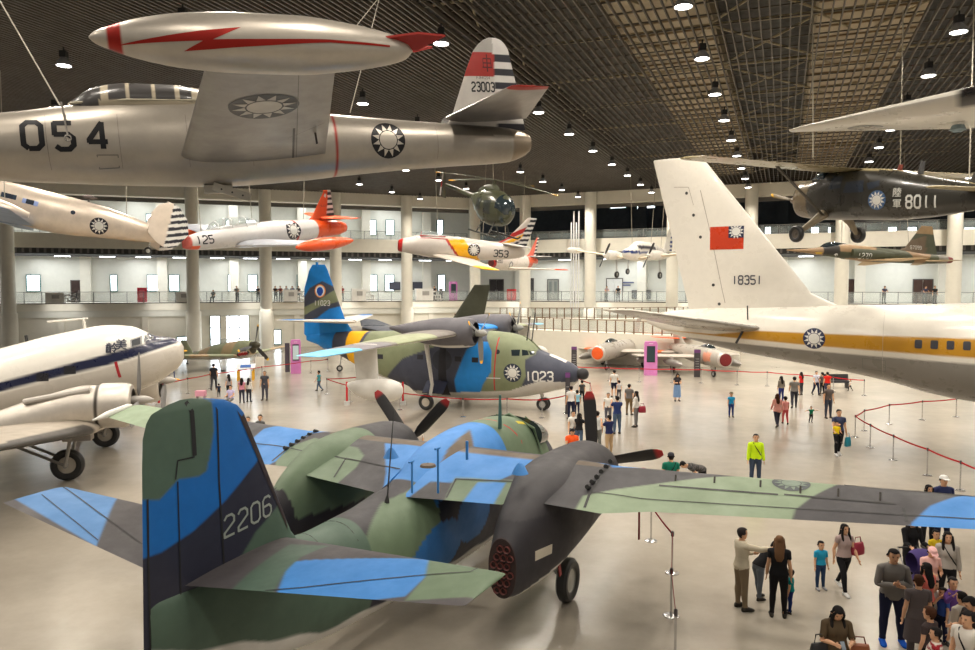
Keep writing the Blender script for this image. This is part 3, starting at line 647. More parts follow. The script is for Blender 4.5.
    # tailplane
    for s in (1, -1):
        T_b = TR(ps, [(283, 570), (290, 555), (312, 556), (440, 567), (440, 575), (425, 590), (405, 606), (270, 600)] if s > 0 else [(20, 470), (60, 475), (116, 500), (117, 505), (96, 540), (10, 510)], 'z', 2.8)
        T_g = TR(ps, [(217, 600), (217, 585), (250, 560), (290, 535), (330, 540), (300, 552), (285, 565), (262, 600)], 'z', 2.8); T_t = TR(ps, [(430, 560), (520, 570), (520, 620), (405, 610), (425, 590)], 'z', 2.8)
        def tcol(V):
            C = base(V, srgb(74, 70, 72)); q = lambda P: sk(V, P, 0, 1); qs = lambda P: sks(V, P, 0, 1)
            bl(C, qs(T_b), BL if s > 0 else srgb(84, 140, 200))
            if s > 0: bl(C, qs(T_g), GNd); bl(C, qs(T_t), GN)
            C[V[:, 2] < (2.45 + .12 * np.abs(V[:, 1]))] = (.4, .4, .4); return C
        mb = MB(); wing(mb, [(.1, 10.35), (4.3, 11.2)], [(.1, 12.45), (4.3, 12.3)], [(0, 2.48), (4.38, 3.0)], [(0, .1), (4.4, .09)], .1, 4.4, 170, 90, s, col=tcol, tip=.15); bv = mb.bvh()
        pl = lambda pts, w=.022: lines(mb, bv, TR(ps, pts, 'z', 2.85), w, (0, 0, 6), XA, YA, -ZA)
        if s > 0: pl([(230, 574), (300, 579), (470, 585)]); pl([(470, 585), (485, 574)])
        else: pl([(50, 491), (95, 513), (142, 534)]); pl([(42, 505), (98, 533)], .015)
        mb.build('tailplane', t)
    # antennas and roof fittings
    mb = MB()
    for a, h, w in (((412, 472), .2, .02), ((438, 472), .45, .022)):
        q = TR(ps, [a], 'z', 3.1)[0]; tube(mb, [(q[0], q[1], 2.7), (q[0], q[1], 3.1 + h)], w, BL, 8); tube(mb, [(q[0] - .06, q[1], 3.1 + h), (q[0] + .1, q[1], 3.1 + h)], w, BL, 8)
    q = TR(ps, [(467, 440)], 'z', 3.5)[0]; tube(mb, [(q[0], q[1], 3.1), (q[0], q[1], 3.48)], .03, BL, 8)
    q = TR(ps, [(500, 416)], 'z', 3.5)[0]; tube(mb, [(q[0], q[1], 3.2), (q[0], q[1], 4.0)], [.05, .03], srgb(70, 110, 100), 8)
    for a in ((391, 447), (520, 462)):
        q = TR(ps, [a], 'z', 3.3)[0]; lathe(mb, [(0, .16), (.12, .1), (.2, .04), (.21, .01)], (q[0], q[1], 3.08), (0, 0, 1), 12, BL)
    q = TR(ps, [(387, 503)], 'z', 2.45)[0]; tube(mb, [(q[0], q[1], 2.3), (q[0], q[1], 2.5), (q[0] - .02, q[1], 2.6), (q[0] - .25, q[1], 4.2)], [.07, .05, .018, .008], (.03, .03, .03), 6)
    q = TR(ps, [(428, 467)], 'z', 3.15)[0]; lathe(mb, [(0, .16), (.04, .14), (.07, .01)], (q[0], q[1], 3.16), (0, 0, 1), 16, BR)
    mb.build('antennas', t)
    return t
tracker()
# ---------------------------------------------------------------- 2. amphibious aircraft 1023
def albatross():
    ps = (5.247, 38.716, 0, 157.473, 0, 0, .944)
    t = pose(thing('flying_boat', 'large camouflaged amphibious flying boat numbered 1023 with a yellow tail band', 'aircraft'), ps)
    BL = srgb(30, 140, 225); OL = srgb(128, 136, 104); DK = srgb(66, 70, 86); GY = srgb(120, 114, 108); YE = srgb(250, 186, 10); WH = (.66, .64, .6); BLd = srgb(10, 130, 215)
    yp = lambda P, y=1.25: TR(ps, P, 'y', y)
    blue = yp([(454, 394), (454, 380), (460, 365), (466, 350), (476, 342), (486, 342), (491, 352), (491, 372), (482, 385), (476, 398)]); olive = yp([(476, 398), (482, 385), (491, 372), (491, 352), (484, 338), (480, 325), (530, 325), (532, 355), (524, 360), (525, 377), (514, 398)])
    yel = yp([(347, 323), (366, 328), (358, 350), (362, 374), (348, 366), (346, 345)], .5); ol2 = yp([(358, 350), (366, 328), (395, 330), (440, 345), (405, 358), (384, 378), (378, 382), (362, 374)], .9); dkt = yp([(330, 355), (334, 325), (344, 318), (348, 325), (346, 345), (348, 368)], .5)
    st = [(.0, 2.2, 2.1, .03, 2), (.04, 2.32, 1.98, .17, 2), (.15, 2.43, 1.87, .28, 2), (.35, 2.48, 1.82, .33, 2), (.58, 2.42, 1.88, .27, 2), (.64, 2.5, 1.7, .34, 2), (.85, 2.66, 1.48, .52, 2), (1.9, 3.1, 1.15, .84, 2.05), (2.8, 3.42, .92, 1.05, 2.1), (3.3, 3.85, .8, 1.14, 2.2), (3.75, 4.12, .72, 1.18, 2.2), (4.6, 4.32, .6, 1.22, 2.3), (6, 4.42, .5, 1.25, 2.4), (9, 4.45, .42, 1.25, 2.4), (10.4, 4.4, .5, 1.22, 2.3), (11, 4.35, .9, 1.15, 2.2), (12.6, 4.25, 1.3, .98, 2.1), (14.2, 4.2, 1.8, .75, 2.1), (16, 4.15, 2.6, .5, 2), (17.6, 4.0, 3.2, .25, 2), (18.6, 3.85, 3.5, .05, 2)]
    def fc(V):
        C = base(V, DK); x, y, z = V.T; q = lambda P: sk(V, P); qs = lambda P: sks(V, P)
        bl(C, qs(olive), OL); bl(C, qs(blue), BL); C[(x > 10.5) & (x < 14.2)] = DK; bl(C, qs(ol2), OL); bl(C, qs(yel), YE); C[(x > 15.5)] = BLd; bl(C, qs(dkt), DK)
        lower = z < np.interp(x, [0, 2.6, 4.3, 6, 9, 10.5, 12.5, 14.3, 18], [1.7, 1.75, 1.12, .98, .75, .82, 1.5, 2.0, 2]); C[lower] = WH; C[x < .62] = (.02, .02, .022)
        C[(x > 1.2) & (x < 2.2) & (z > 2.75) & (np.abs(y) < .3)] = WH
        return C
    mb = MB(); fus(mb, st, fc, 330, 130); bv = mb.bvh()
    c = yp([(512, 373)])[0]; sun(mb, bv, (c[0], 6, c[1]), -XA, ZA, -YA, .52, blue=(.02, .03, .06))
    c = yp([(537.5, 378)])[0]; decal(mb, bv, shape(digits('1023', .52, .17, .22, .92), .15), (c[0] + .0, 6, c[1] + .05), -XA, ZA, -YA, (.75, .75, .72), .01)
    lines(mb, bv, yp([(496, 338), (495, 360), (493, 391)]), .07, (0, 6, 0), XA, ZA, -YA, (.5, .03, .03)); lines(mb, bv, yp([(486, 378), (500, 378.5)]), .05, (0, 6, 0), XA, ZA, -YA, (.7, .7, .7))
    win = [[a, b] for a, b in ((378, 357), (391, 356), (405, 356), (420, 357), (458, 359), (475, 360))]
    for a, b in win[:1] + win[3:]:
        c = yp([(a, b)])[0]; decal(mb, bv, shape([[(-.2, -.14), (.2, -.14), (.2, .14), (-.2, .14)]], .15), (c[0], 6, c[1]), -XA, ZA, -YA, (.02, .02, .03))
    c = yp([(497, 352)])[0]; decal(mb, bv, shape([circ(.13)], .1), (c[0], 6, c[1]), -XA, ZA, -YA, (.02, .02, .03))
    c = yp([(442, 362)])[0]; decal(mb, bv, shape([circ(.62, 32)], .2), (c[0], 6, c[1] + .1), -XA, ZA, -YA, (.03, .033, .05), .012)
    decal(mb, bv, shape([[(-.3, -1.9), (.3, -1.9), (.22, .9), (-.18, .9)]], .2), (c[0], 6, c[1] - .1), -XA, ZA, -YA, (.015, .015, .022), .014)
    fu = mb.build('fuselage', t)
    mb = MB()
    for s in (1, -1):
        for P in ([(510, 350), (518.5, 350), (518.5, 356), (511, 356)], [(520, 350), (525, 351), (527, 355.5), (521, 356)], [(526, 350.5), (530.5, 352.5), (531.5, 355), (528, 355.5)]):
            decal(mb, bv, shape([[(a, b) for a, b in yp(P)]], .12), (0, 6 * s, 0), XA, ZA, -YA * s, (.02, .03, .04), .02)
    mb.build('cockpit_window', t, 'darkglass')
    mb = MB()
    tube(mb, [(2.75, 0, 3.38), (3.3, 0, 3.9), (3.8, 0, 4.16)], .04, OL); tube(mb, [(2.75, 0, 3.38), (2.95, .5, 3.4), (3.2, .85, 3.4)], .03, OL); mb.build('windshield_frame', t)
    # wing
    LE = [(0, 6.2), (2.9, 6.2), (14.5, 7.3)]; TE = [(0, 9.5), (2.9, 9.4), (14.5, 8.7)]; Z = [(0, 4.5), (3, 4.42), (14.5, 4.1)]
    def wc(V):
        C = base(V, GY); x, y, z = V.T; a = np.abs(y)
        C[(a > 5.6) & (a < 9.6 + .4 * (x - 8))] = srgb(150, 156, 124); C[(a > 9.6) & (a < 11.9)] = srgb(122, 118, 122); C[a > 12.1 + .3 * (x - 8)] = srgb(110, 190, 235); C[(a < 2.2)] = BL
        C[(z < np.interp(a, [0, 3, 14.5], [4.47, 4.39, 4.08]))] = WH; return C
    for s in (1, -1):
        mb = MB(); wing(mb, LE, TE, Z, [(0, .15), (14.5, .09)], .3, 14.5, 150, 60, s, col=wc, tip=.4); mb.build('wing', t)
        nst = [(5.5, 5.05, 3.9, .5, 2), (5.62, 5.2, 3.75, .7, 2), (6.1, 5.27, 3.65, .8, 2), (7.2, 5.26, 3.6, .8, 2.1), (8.6, 5.1, 3.8, .66, 2.1), (10, 4.85, 4.3, .35, 2), (10.8, 4.7, 4.55, .08, 2)]
        mb = MB(); fus(mb, nst, lambda V: put(base(V, srgb(92, 90, 96)), V[:, 2] < 3.78, WH), 60, 40, 2.9 * s, caps=(False, True)); n = mb.build('engine_nacelle', t)
        mb = MB(); radial(mb, (5.9, 2.9 * s, 4.45), .62, 9, (.12, .11, .1)); lathe(mb, [(0, .01), (0, .7)], (6.4, 2.9 * s, 4.45), (1, 0, 0), 24, (.02, .02, .02)); mb.build('engine', n, 'plastic')
        propeller(t, (5.25, 2.9 * s, 4.45), 1.68, .33, (-97, 23, 143) if s > 0 else (-85, 35, 110), (.2, .45), srgb(120, 120, 118), YE, srgb(150, 150, 145), tipl=.14)
        mb = MB(); wing(mb, [(3.85, 7.1), (2.4, 7.0)][::-1], [(2.4, 8.2), (3.85, 8.35)], [(0, 0), (9, 0)], [(2.3, .12), (4, .12)], 2.4, 4.35, 8, 16, 1, 'z', WH, y0=10.5 * s, tip=.05); fus(mb, [(5.8, 2.45, 2.15, .05, 2), (6.0, 2.65, 1.9, .28, 2), (6.6, 2.78, 1.74, .42, 2.1), (7.4, 2.76, 1.74, .42, 2.1), (8.2, 2.65, 1.95, .3, 2), (8.7, 2.5, 2.3, .06, 2)], WH, 30, 24, 10.5 * s); mb.build('wing_float', t)
        wheel(t, (8.7, 2.55 * s, .46), .46, .26, hub=(.55, .5, .42), n=32)
        mb = MB(); tube(mb, [(8.65, 2.3 * s, .46), (8.6, 2.0 * s, 1.4), (8.8, 2.45 * s, 4.2)], [.09, .1, .14], WH, 10); tube(mb, [(9, 2.3 * s, .5), (8.5, 1.1 * s, 1.5)], .1, (.03, .03, .05)); box(mb, (8.6, 1.65 * s, 1.2), (1.3, .9, .06), srgb(30, 36, 60), R=rotx(.75 * -s)); mb.build('landing_gear_leg', t)
        mb = MB(); wing(mb, [(.1, 14.9), (4.5, 16.3)], [(.1, 17.6), (4.5, 17.7)], [(0, 4.75), (4.5, 5.0)], [(0, .1), (5, .09)], .1, 4.5, 24, 24, s, col=lambda V: put(base(V, WH), V[:, 2] > 5.02, BLd), tip=.3); mb.build('tailplane', t)
    wheel(t, (2.6, .17, .36), .36, .2); wheel(t, (2.6, -.17, .36), .36, .2); mb = MB(); tube(mb, [(2.6, 0, .36), (2.75, 0, 1.2)], .1, WH); mb.build('nose_gear_leg', t)
    # fin
    fp = TR(ps, [(320, 264)], 'y', 0)
    dka = TR(ps, [(300, 304), (310, 288), (323, 281), (331, 285), (345, 292), (345, 305), (330, 309), (318, 318), (300, 322)]); ola = TR(ps, [(300, 309), (316, 302), (335, 290), (339, 296), (338, 302), (322, 306), (312, 311), (300, 318)])
    def vc(V): C = base(V, BLd); bl(C, sks(V, dka), DK); bl(C, sks(V, ola), OL); return C
    mb = MB(); wing(mb, [(3.0, 16.9), (3.4, 15.6), (4.24, 15.19), (4.8, 15.65), (6.1, 16.2), (8.0, 16.95), (8.35, 17.15)], [(3.0, 17.3), (3.6, 18.4), (3.9, 18.8), (6.8, 18.75), (8.0, 18.35), (8.35, 18.1)], [(0, 0), (9, 0)], [(3, .1), (8.4, .09)], 3.0, 8.35, 90, 60, 1, 'z', vc, tip=.2); bv = mb.bvh()
    tube(mb, [(17.75, 0, 8.2), (17.75, 0, 8.5)], .09, BLd)
    c = TR(ps, [(321, 291)])[0]; decal(mb, bv, shape([circ(.42, 28)], .15), (c[0], 6, c[1]), -XA, ZA, -YA, srgb(240, 150, 60)); decal(mb, bv, shape([circ(.35, 28)], .15), (c[0], 6, c[1]), -XA, ZA, -YA, (.8, .85, .85), .012); decal(mb, bv, shape([circ(.25, 20), [(-.2, -.1), (.2, -.1), (.1, -.3), (-.1, -.3)]], .15), (c[0], 6, c[1]), -XA, ZA, -YA, srgb(20, 80, 180), .018)
    c = TR(ps, [(323, 303)])[0]; decal(mb, bv, shape(digits('11023', .3, .17, .3, .95), .1), (c[0], 6, c[1]), -XA, ZA, -YA, (.75, .75, .72), .01)
    mb.build('tail_fin', t)
    mb = MB()
    for x, h in ((3.2, 1.1), (3.5, .9)): tube(mb, [(x, .3, 3.9), (x - .2, .3, 4.4 + h)], .035, (.05, .05, .05), 6)
    mb.build('antennas', t)
albatross()
# ---------------------------------------------------------------- 3. silver jet 054 / 23003 hanging at top left
def jet054():
    ps = (-10.12, 13.654, 9.181, 22.394, -4.538, .594, .998)
    t = pose(thing('straight_wing_jet', 'silver straight wing jet numbered 054 and 23003 hanging nearest at upper left', 'aircraft'), ps)
    S = srgb(176, 168, 156); S2 = srgb(150, 144, 136); RD = srgb(165, 38, 28); BK = (.02, .02, .022)
    st = [(0, .42, -.42, .42, 2), (.1, .48, -.5, .5, 2), (1.2, .52, -.72, .64, 2.1), (2.3, .66, -.8, .68, 2.1), (3.6, .78, -.88, .7, 2.15), (5.1, .78, -.93, .7, 2.15), (6.6, .62, -.86, .66, 2.1), (7.5, .53, -.78, .6, 2.05), (8.9, .42, -.68, .52, 2), (10.1, .34, -.62, .44, 2), (11.4, .26, -.56, .36, 2), (11.9, .16, -.42, .27, 2), (12.05, .08, -.32, .2, 2)]
    def fc(V):
        C = base(V, S); x, y, z = V.T; C[(x > 10.0) & (x < 11.5) & (z > .02)] = srgb(120, 114, 104); C[x > 11.5] = srgb(150, 136, 118); C[(x > 7.3) & (x < 7.36)] = RD; C[(x > 6.35) & (x < 7.3) & (np.abs(z - .15) < .12)] = srgb(196, 190, 180); return C
    mb = MB(); fus(mb, st, fc, 240, 72); bv = mb.bvh(); K = dict(U=XA, W=ZA, d=YA)
    for ch, px, py in (('0', 32, 135), ('5', 64, 136), ('4', 98, 136)):
        c = TR(ps, [(px, py)], 'y', -.66)[0]; decal(mb, bv, shape(digits(ch, .48, .19, .2, 1.02), .1), (c[0], -6, c[1]), XA, ZA, YA, BK, .005)
    c = TR(ps, [(388, 140)], 'y', -.52)[0]; sun(mb, bv, (c[0], -6, c[1]), XA, ZA, YA, .385, blue=BK, white=srgb(206, 198, 186))
    for P in ([(97, 155), (118, 155), (119, 167), (99, 168)],): lines(mb, bv, TR(ps, P, 'y', -.66), .018, (0, -6, 0), XA, ZA, YA, (.2, .19, .18), closed=True)
    for x in (2.0, 3.2, 4.4, 5.6, 8.5, 9.6): lines(mb, bv, [(x, -.6), (x, .4)], .008, (0, -6, 0), XA, ZA, YA, (.22, .2, .18))
    mb.build('fuselage', t, 'silver')
    def canc(V):
        C = base(V, (.075, .07, .068)); x, y, z = V.T; FR = srgb(196, 184, 160)
        for p, w_ in ((3.02, .11), (3.42, .05), (3.88, .04), (4.3, .05), (4.62, .07)): C[np.abs(x - p) < w_ / 2 + .012] = FR
        C[(z < .70) & (x > 2.9)] = FR; C[x > 4.68] = S; C[x < 2.42] = FR; C[(np.abs(y) < .03) & (x < 3)] = FR; return C
    mb = MB(); fus(mb, [(2.35, .72, .4, .12, 2), (2.5, .82, .4, .28, 2), (2.8, 1.0, .4, .42, 2), (3.4, 1.1, .4, .47, 2.1), (4.2, 1.09, .4, .45, 2), (4.9, .98, .4, .36, 2), (5.6, .8, .4, .2, 2)], canc, 150, 60); cn = mb.build('canopy', t, 'gloss')
    mb = MB()
    for s in (-1, 1): tube(mb, [(2.4, .3 * s, .66), (3.4, .47 * s, .7), (4.8, .4 * s, .72)], .025, srgb(180, 172, 150), 6)
    mb.build('canopy_frame', cn)
    mb = MB(); lathe(mb, [(0.02, .3), (.4, .25), (.4, .01)], (0, 0, 0), (1, 0, 0), 20, BK); mb.build('air_intake', t)
    for s in (1, -1):
        mb = MB(); wing(mb, [(0, 4.2), (.6, 4.25), (5.2, 4.62)], [(0, 7.1), (.6, 7.05), (5.2, 6.42)], [(0, -.35), (.6, -.38), (5.2, .22)], [(0, .13), (5.2, .11)], .2, 5.25, 60, 60, s, col=lambda V: put(base(V, srgb(150, 146, 142)), V[:, 2] < -99, S), tip=.1); bv = mb.bvh(); D = dict()
        if s < 0:
            q = TR(ps, [(264, 94.5)], 'z', .1)[0]; sun(mb, bv, (q[0], q[1] + .1, -6), -YA, XA, ZA, .56, blue=(.03, .03, .035), white=srgb(170, 165, 158))
            lines(mb, bv, TR(ps, [(300, 80), (292, 155)], 'z', .0), .012, (0, 0, -6), XA, YA, ZA, (.12, .11, .1)); lines(mb, bv, TR(ps, [(287, 128), (330, 120)], 'z', -.1), .012, (0, 0, -6), XA, YA, ZA, (.12, .11, .1))
            lines(mb, bv, TR(ps, [(294, 128), (291, 152)], 'z', -.2), .04, (0, 0, -6), XA, YA, ZA, (.04, .03, .03)); tube(mb, [(6.6, -2.1, -.15), (6.62, -2.1, -.42)], .02, (.05, .04, .04), 6)
            mb.build('wing', t, 'silver')
        else: mb.build('wing', t, 'silver')
        # tip tank
        z0 = .42; prof = [(0, .01), (.06, .07), (.25, .15), (.6, .26), (1.2, .36), (1.9, .4), (2.6, .4), (3.3, .34), (3.9, .24), (4.25, .13), (4.35, .02)]
        xs = np.linspace(0, 4.35, 130); rr = smooth_interp([p[0] for p in prof], [p[1] for p in prof], xs)
        mb = MB(); ty = 5.45 * s; lathe(mb, list(zip(xs, rr)), (3.2, ty, z0), (1, 0, 0), 72, cols=[RD if .22 < q < .38 else (srgb(196, 188, 176)) for q in xs]); bv = mb.bvh()
        if s < 0:
            bolt = TR(ps, [(113, 41), (200, 31), (241, 28), (213, 40), (330, 40), (392, 43), (392, 45), (330, 43), (213, 49), (184, 50), (203, 41)], 'y', -5.8)
            decal(mb, bv, shape([bolt], .12), (0, -9, 0), XA, ZA, YA, RD, .006)
        ft = mb.build('tip_tank', t, 'silver')
        mb = MB(); m0 = np.array([(6.8, ty, z0 + .12), (7.5, ty, z0 + .04), (8.0, ty, z0 + .34), (7.7, ty, z0 + .28)]); th = .02
        V = []; P = [(6.75, .0, .13), (7.55, 0, .02), (7.62, .0, .03), (8.0, -.5 * 1, .33), (7.6, -.42, .27)]
        for sg in (1, -1):
            V = [(x, ty + sg * (y), z0 + z + .0) for x, y, z in ((6.7, 0.1, .06), (7.6, .04, -.02), (7.98, .3, .13), (7.55, .34, .14))] + [(x, ty + sg * y, z0 + z + .03) for x, y, z in ((6.7, 0.1, .06), (7.6, .04, -.02), (7.98, .3, .13), (7.55, .34, .14))]
            mb.add(V, [(0, 1, 2, 3), (7, 6, 5, 4), (0, 4, 5, 1), (1, 5, 6, 2), (2, 6, 7, 3), (3, 7, 4, 0)], RD)
        mb.build('tank_fin', ft)
        mb = MB(); wing(mb, [(.1, 9.95), (2.25, 10.6)], [(.1, 12.0), (2.25, 11.5)], [(0, .45), (2.3, .68)], [(0, .1), (2.3, .09)], .1, 2.35, 24, 24, s, col=lambda V: put(base(V, srgb(160, 156, 152)), np.abs(V[:, 1]) > 2.18, RD), tip=.2); mb.build('tailplane', t, 'silver')
    def vc(V):
        C = base(V, srgb(206, 200, 192)); x, _, z = V.T; C[(z > 1.42) & (z < 1.98)] = RD; C[z > 1.98] = srgb(170, 166, 160)
        r = x > 11.28; C[r] = srgb(214, 210, 206); k = np.floor((2.1 - z) / .16).astype(int) % 2 == 1; C[r & k & (z < 2.0)] = (.02, .02, .03); return C
    mb = MB(); wing(mb, [(.2, 9.95), (.34, 10.02), (.55, 10.16), (1.57, 10.58), (2.0, 10.78), (2.15, 10.9), (2.27, 11.05), (2.33, 11.2)], [(.2, 12.0), (1.2, 11.85), (2.07, 11.68), (2.2, 11.6), (2.29, 11.5), (2.33, 11.38)], [(0, 0), (9, 0)], [(0, .09), (2.33, .08)], .2, 2.33, 120, 60, 1, 'z', vc, tip=.06); bv = mb.bvh()
    c = TR(ps, [(483, 87)], 'y', -.05)[0]; decal(mb, bv, shape(digits('23003', .2, .2, .24, .72), .1), (c[0], -6, c[1]), XA, ZA, YA, BK, .006)
    c = TR(ps, [(483, 78)], 'y', -.05)[0]; decal(mb, bv, textshape('F-84G54', .1, .05), (c[0], -6, c[1]), XA, ZA, YA, (.15, .13, .12), .006)
    c = TR(ps, [(487, 63)], 'y', -.05)[0]; decal(mb, bv, shape([seg((-.1, .1), (.1, .1), .03), seg((-.1, 0), (.1, 0), .03), seg((0, -.2), (0, .2), .03), seg((-.12, -.1), (.12, -.1), .03), seg((-.1, .1), (-.1, -.1), .02), seg((.1, .1), (.1, -.1), .02)], .1), (c[0], -6, c[1]), XA, ZA, YA, srgb(90, 20, 20), .006)
    mb.build('tail_fin', t)
    # underside fittings
    mb = MB(); box(mb, (4.9, -.15, -1.0), (.55, .1, .16), srgb(196, 190, 176), R=roty(.0)); box(mb, (5.15, -.3, -1.08), (.75, .05, .16), srgb(200, 194, 180), R=roty(.35))
    for i in range(3): tube(mb, [(4.95 + i * .2, -.33, -1.02 - i * .07), (4.95 + i * .2, -.32, -1.02 - i * .07)], .02, BK, 6)
    mb.build('speed_brake', t)
    mb = MB(); lathe(mb, [(-.02, .05), (0, .07), (.02, .05), (0, .035)], loc0 := (2.35, -.68, -.05), (0, 1, 0), 14, (.35, .33, .3), closed=True); tube(mb, [(2.35, -.68, 0), (2.3, -.6, .62)], .018, (.3, .28, .25), 6); mb.build('lifting_ring', t)
jet054()
# ---------------------------------------------------------------- generic aircraft assembler
def surf(t, name, LE, TE, Z, TH, s0, s1, col, s=1, axis='y', ns=30, nc=28, tip=.15, y0=0, m='paint', deco=None):
    mb = MB(); wing(mb, LE, TE, Z, TH, s0, s1, ns, nc, s, axis, col, y0, tip)
    if deco: deco(mb, mb.bvh())
    return mb.build(name, t, m)
def wings(t, name, LE, TE, Z, TH, s0, s1, col, **k):
    return [surf(t, name, LE, TE, Z, TH, s0, s1, col, s, **k) for s in (1, -1)]
def body(t, st, col, k=100, n=40, m='paint', deco=None, name='fuselage', y0=0, caps=(True, True)):
    mb = MB(); fus(mb, st, col, k, n, y0, caps)
    if deco: deco(mb, mb.bvh())
    return mb.build(name, t, m)
def gear(t, c, R, w, leg, s=1, hub=(.45, .45, .42), col=(.5, .5, .48), r=.06):
    x, y, z = c; wheel(t, c, R, w, hub=hub, n=20); mb = MB(); tube(mb, [(x, y - .0, z), (leg[0], leg[1], leg[2])], r, col); mb.build('landing_gear_leg', t)
def cables(P, spread=.5, r=.022, label='thin steel cable holding up a hanging aircraft', group='suspension cables of the hanging aircraft'):
    for p in P:
        p = np.array(p, float); q = p + np.array([p[0] * 0 + spread * random.choice((-1, 1)) * .6, spread * random.choice((-1, 1)), 0]); q[2] = 16.66
        mb = MB(); tube(mb, [p, q], r, (.4, .37, .3), 6); tag(mb.build('suspension_cable', None, 'paint'), label, 'cable', group)
def loc2w(ps, L):
    R = rotz(math.radians(ps[3])) @ roty(math.radians(ps[4])) @ rotx(math.radians(ps[5])) * ps[6]; return R @ np.array(L, float) + np.array(ps[:3])
FL = dict(side=dict(L=(XA, ZA, YA, -1), R=(-XA, ZA, -YA, 1)))
def dec(mb, bv, sh_, ps, px, y, side, col, eps=.01, off=(0, 0)):
    c = TR(ps, [px], 'y', y)[0]; U, W, d, s = FL['side'][side]
    decal(mb, bv, sh_, (c[0] + off[0], s * 8 if abs(y) < 4 else y + s * 2, c[1] + off[1]), U, W, d, col, eps)
def sund(mb, bv, ps, px, y, side, R, **k):
    c = TR(ps, [px], 'y', y)[0]; U, W, d, s = FL['side'][side]; sun(mb, bv, (c[0], s * 8, c[1]), U, W, d, R, **k)
SILV = srgb(205, 200, 190)
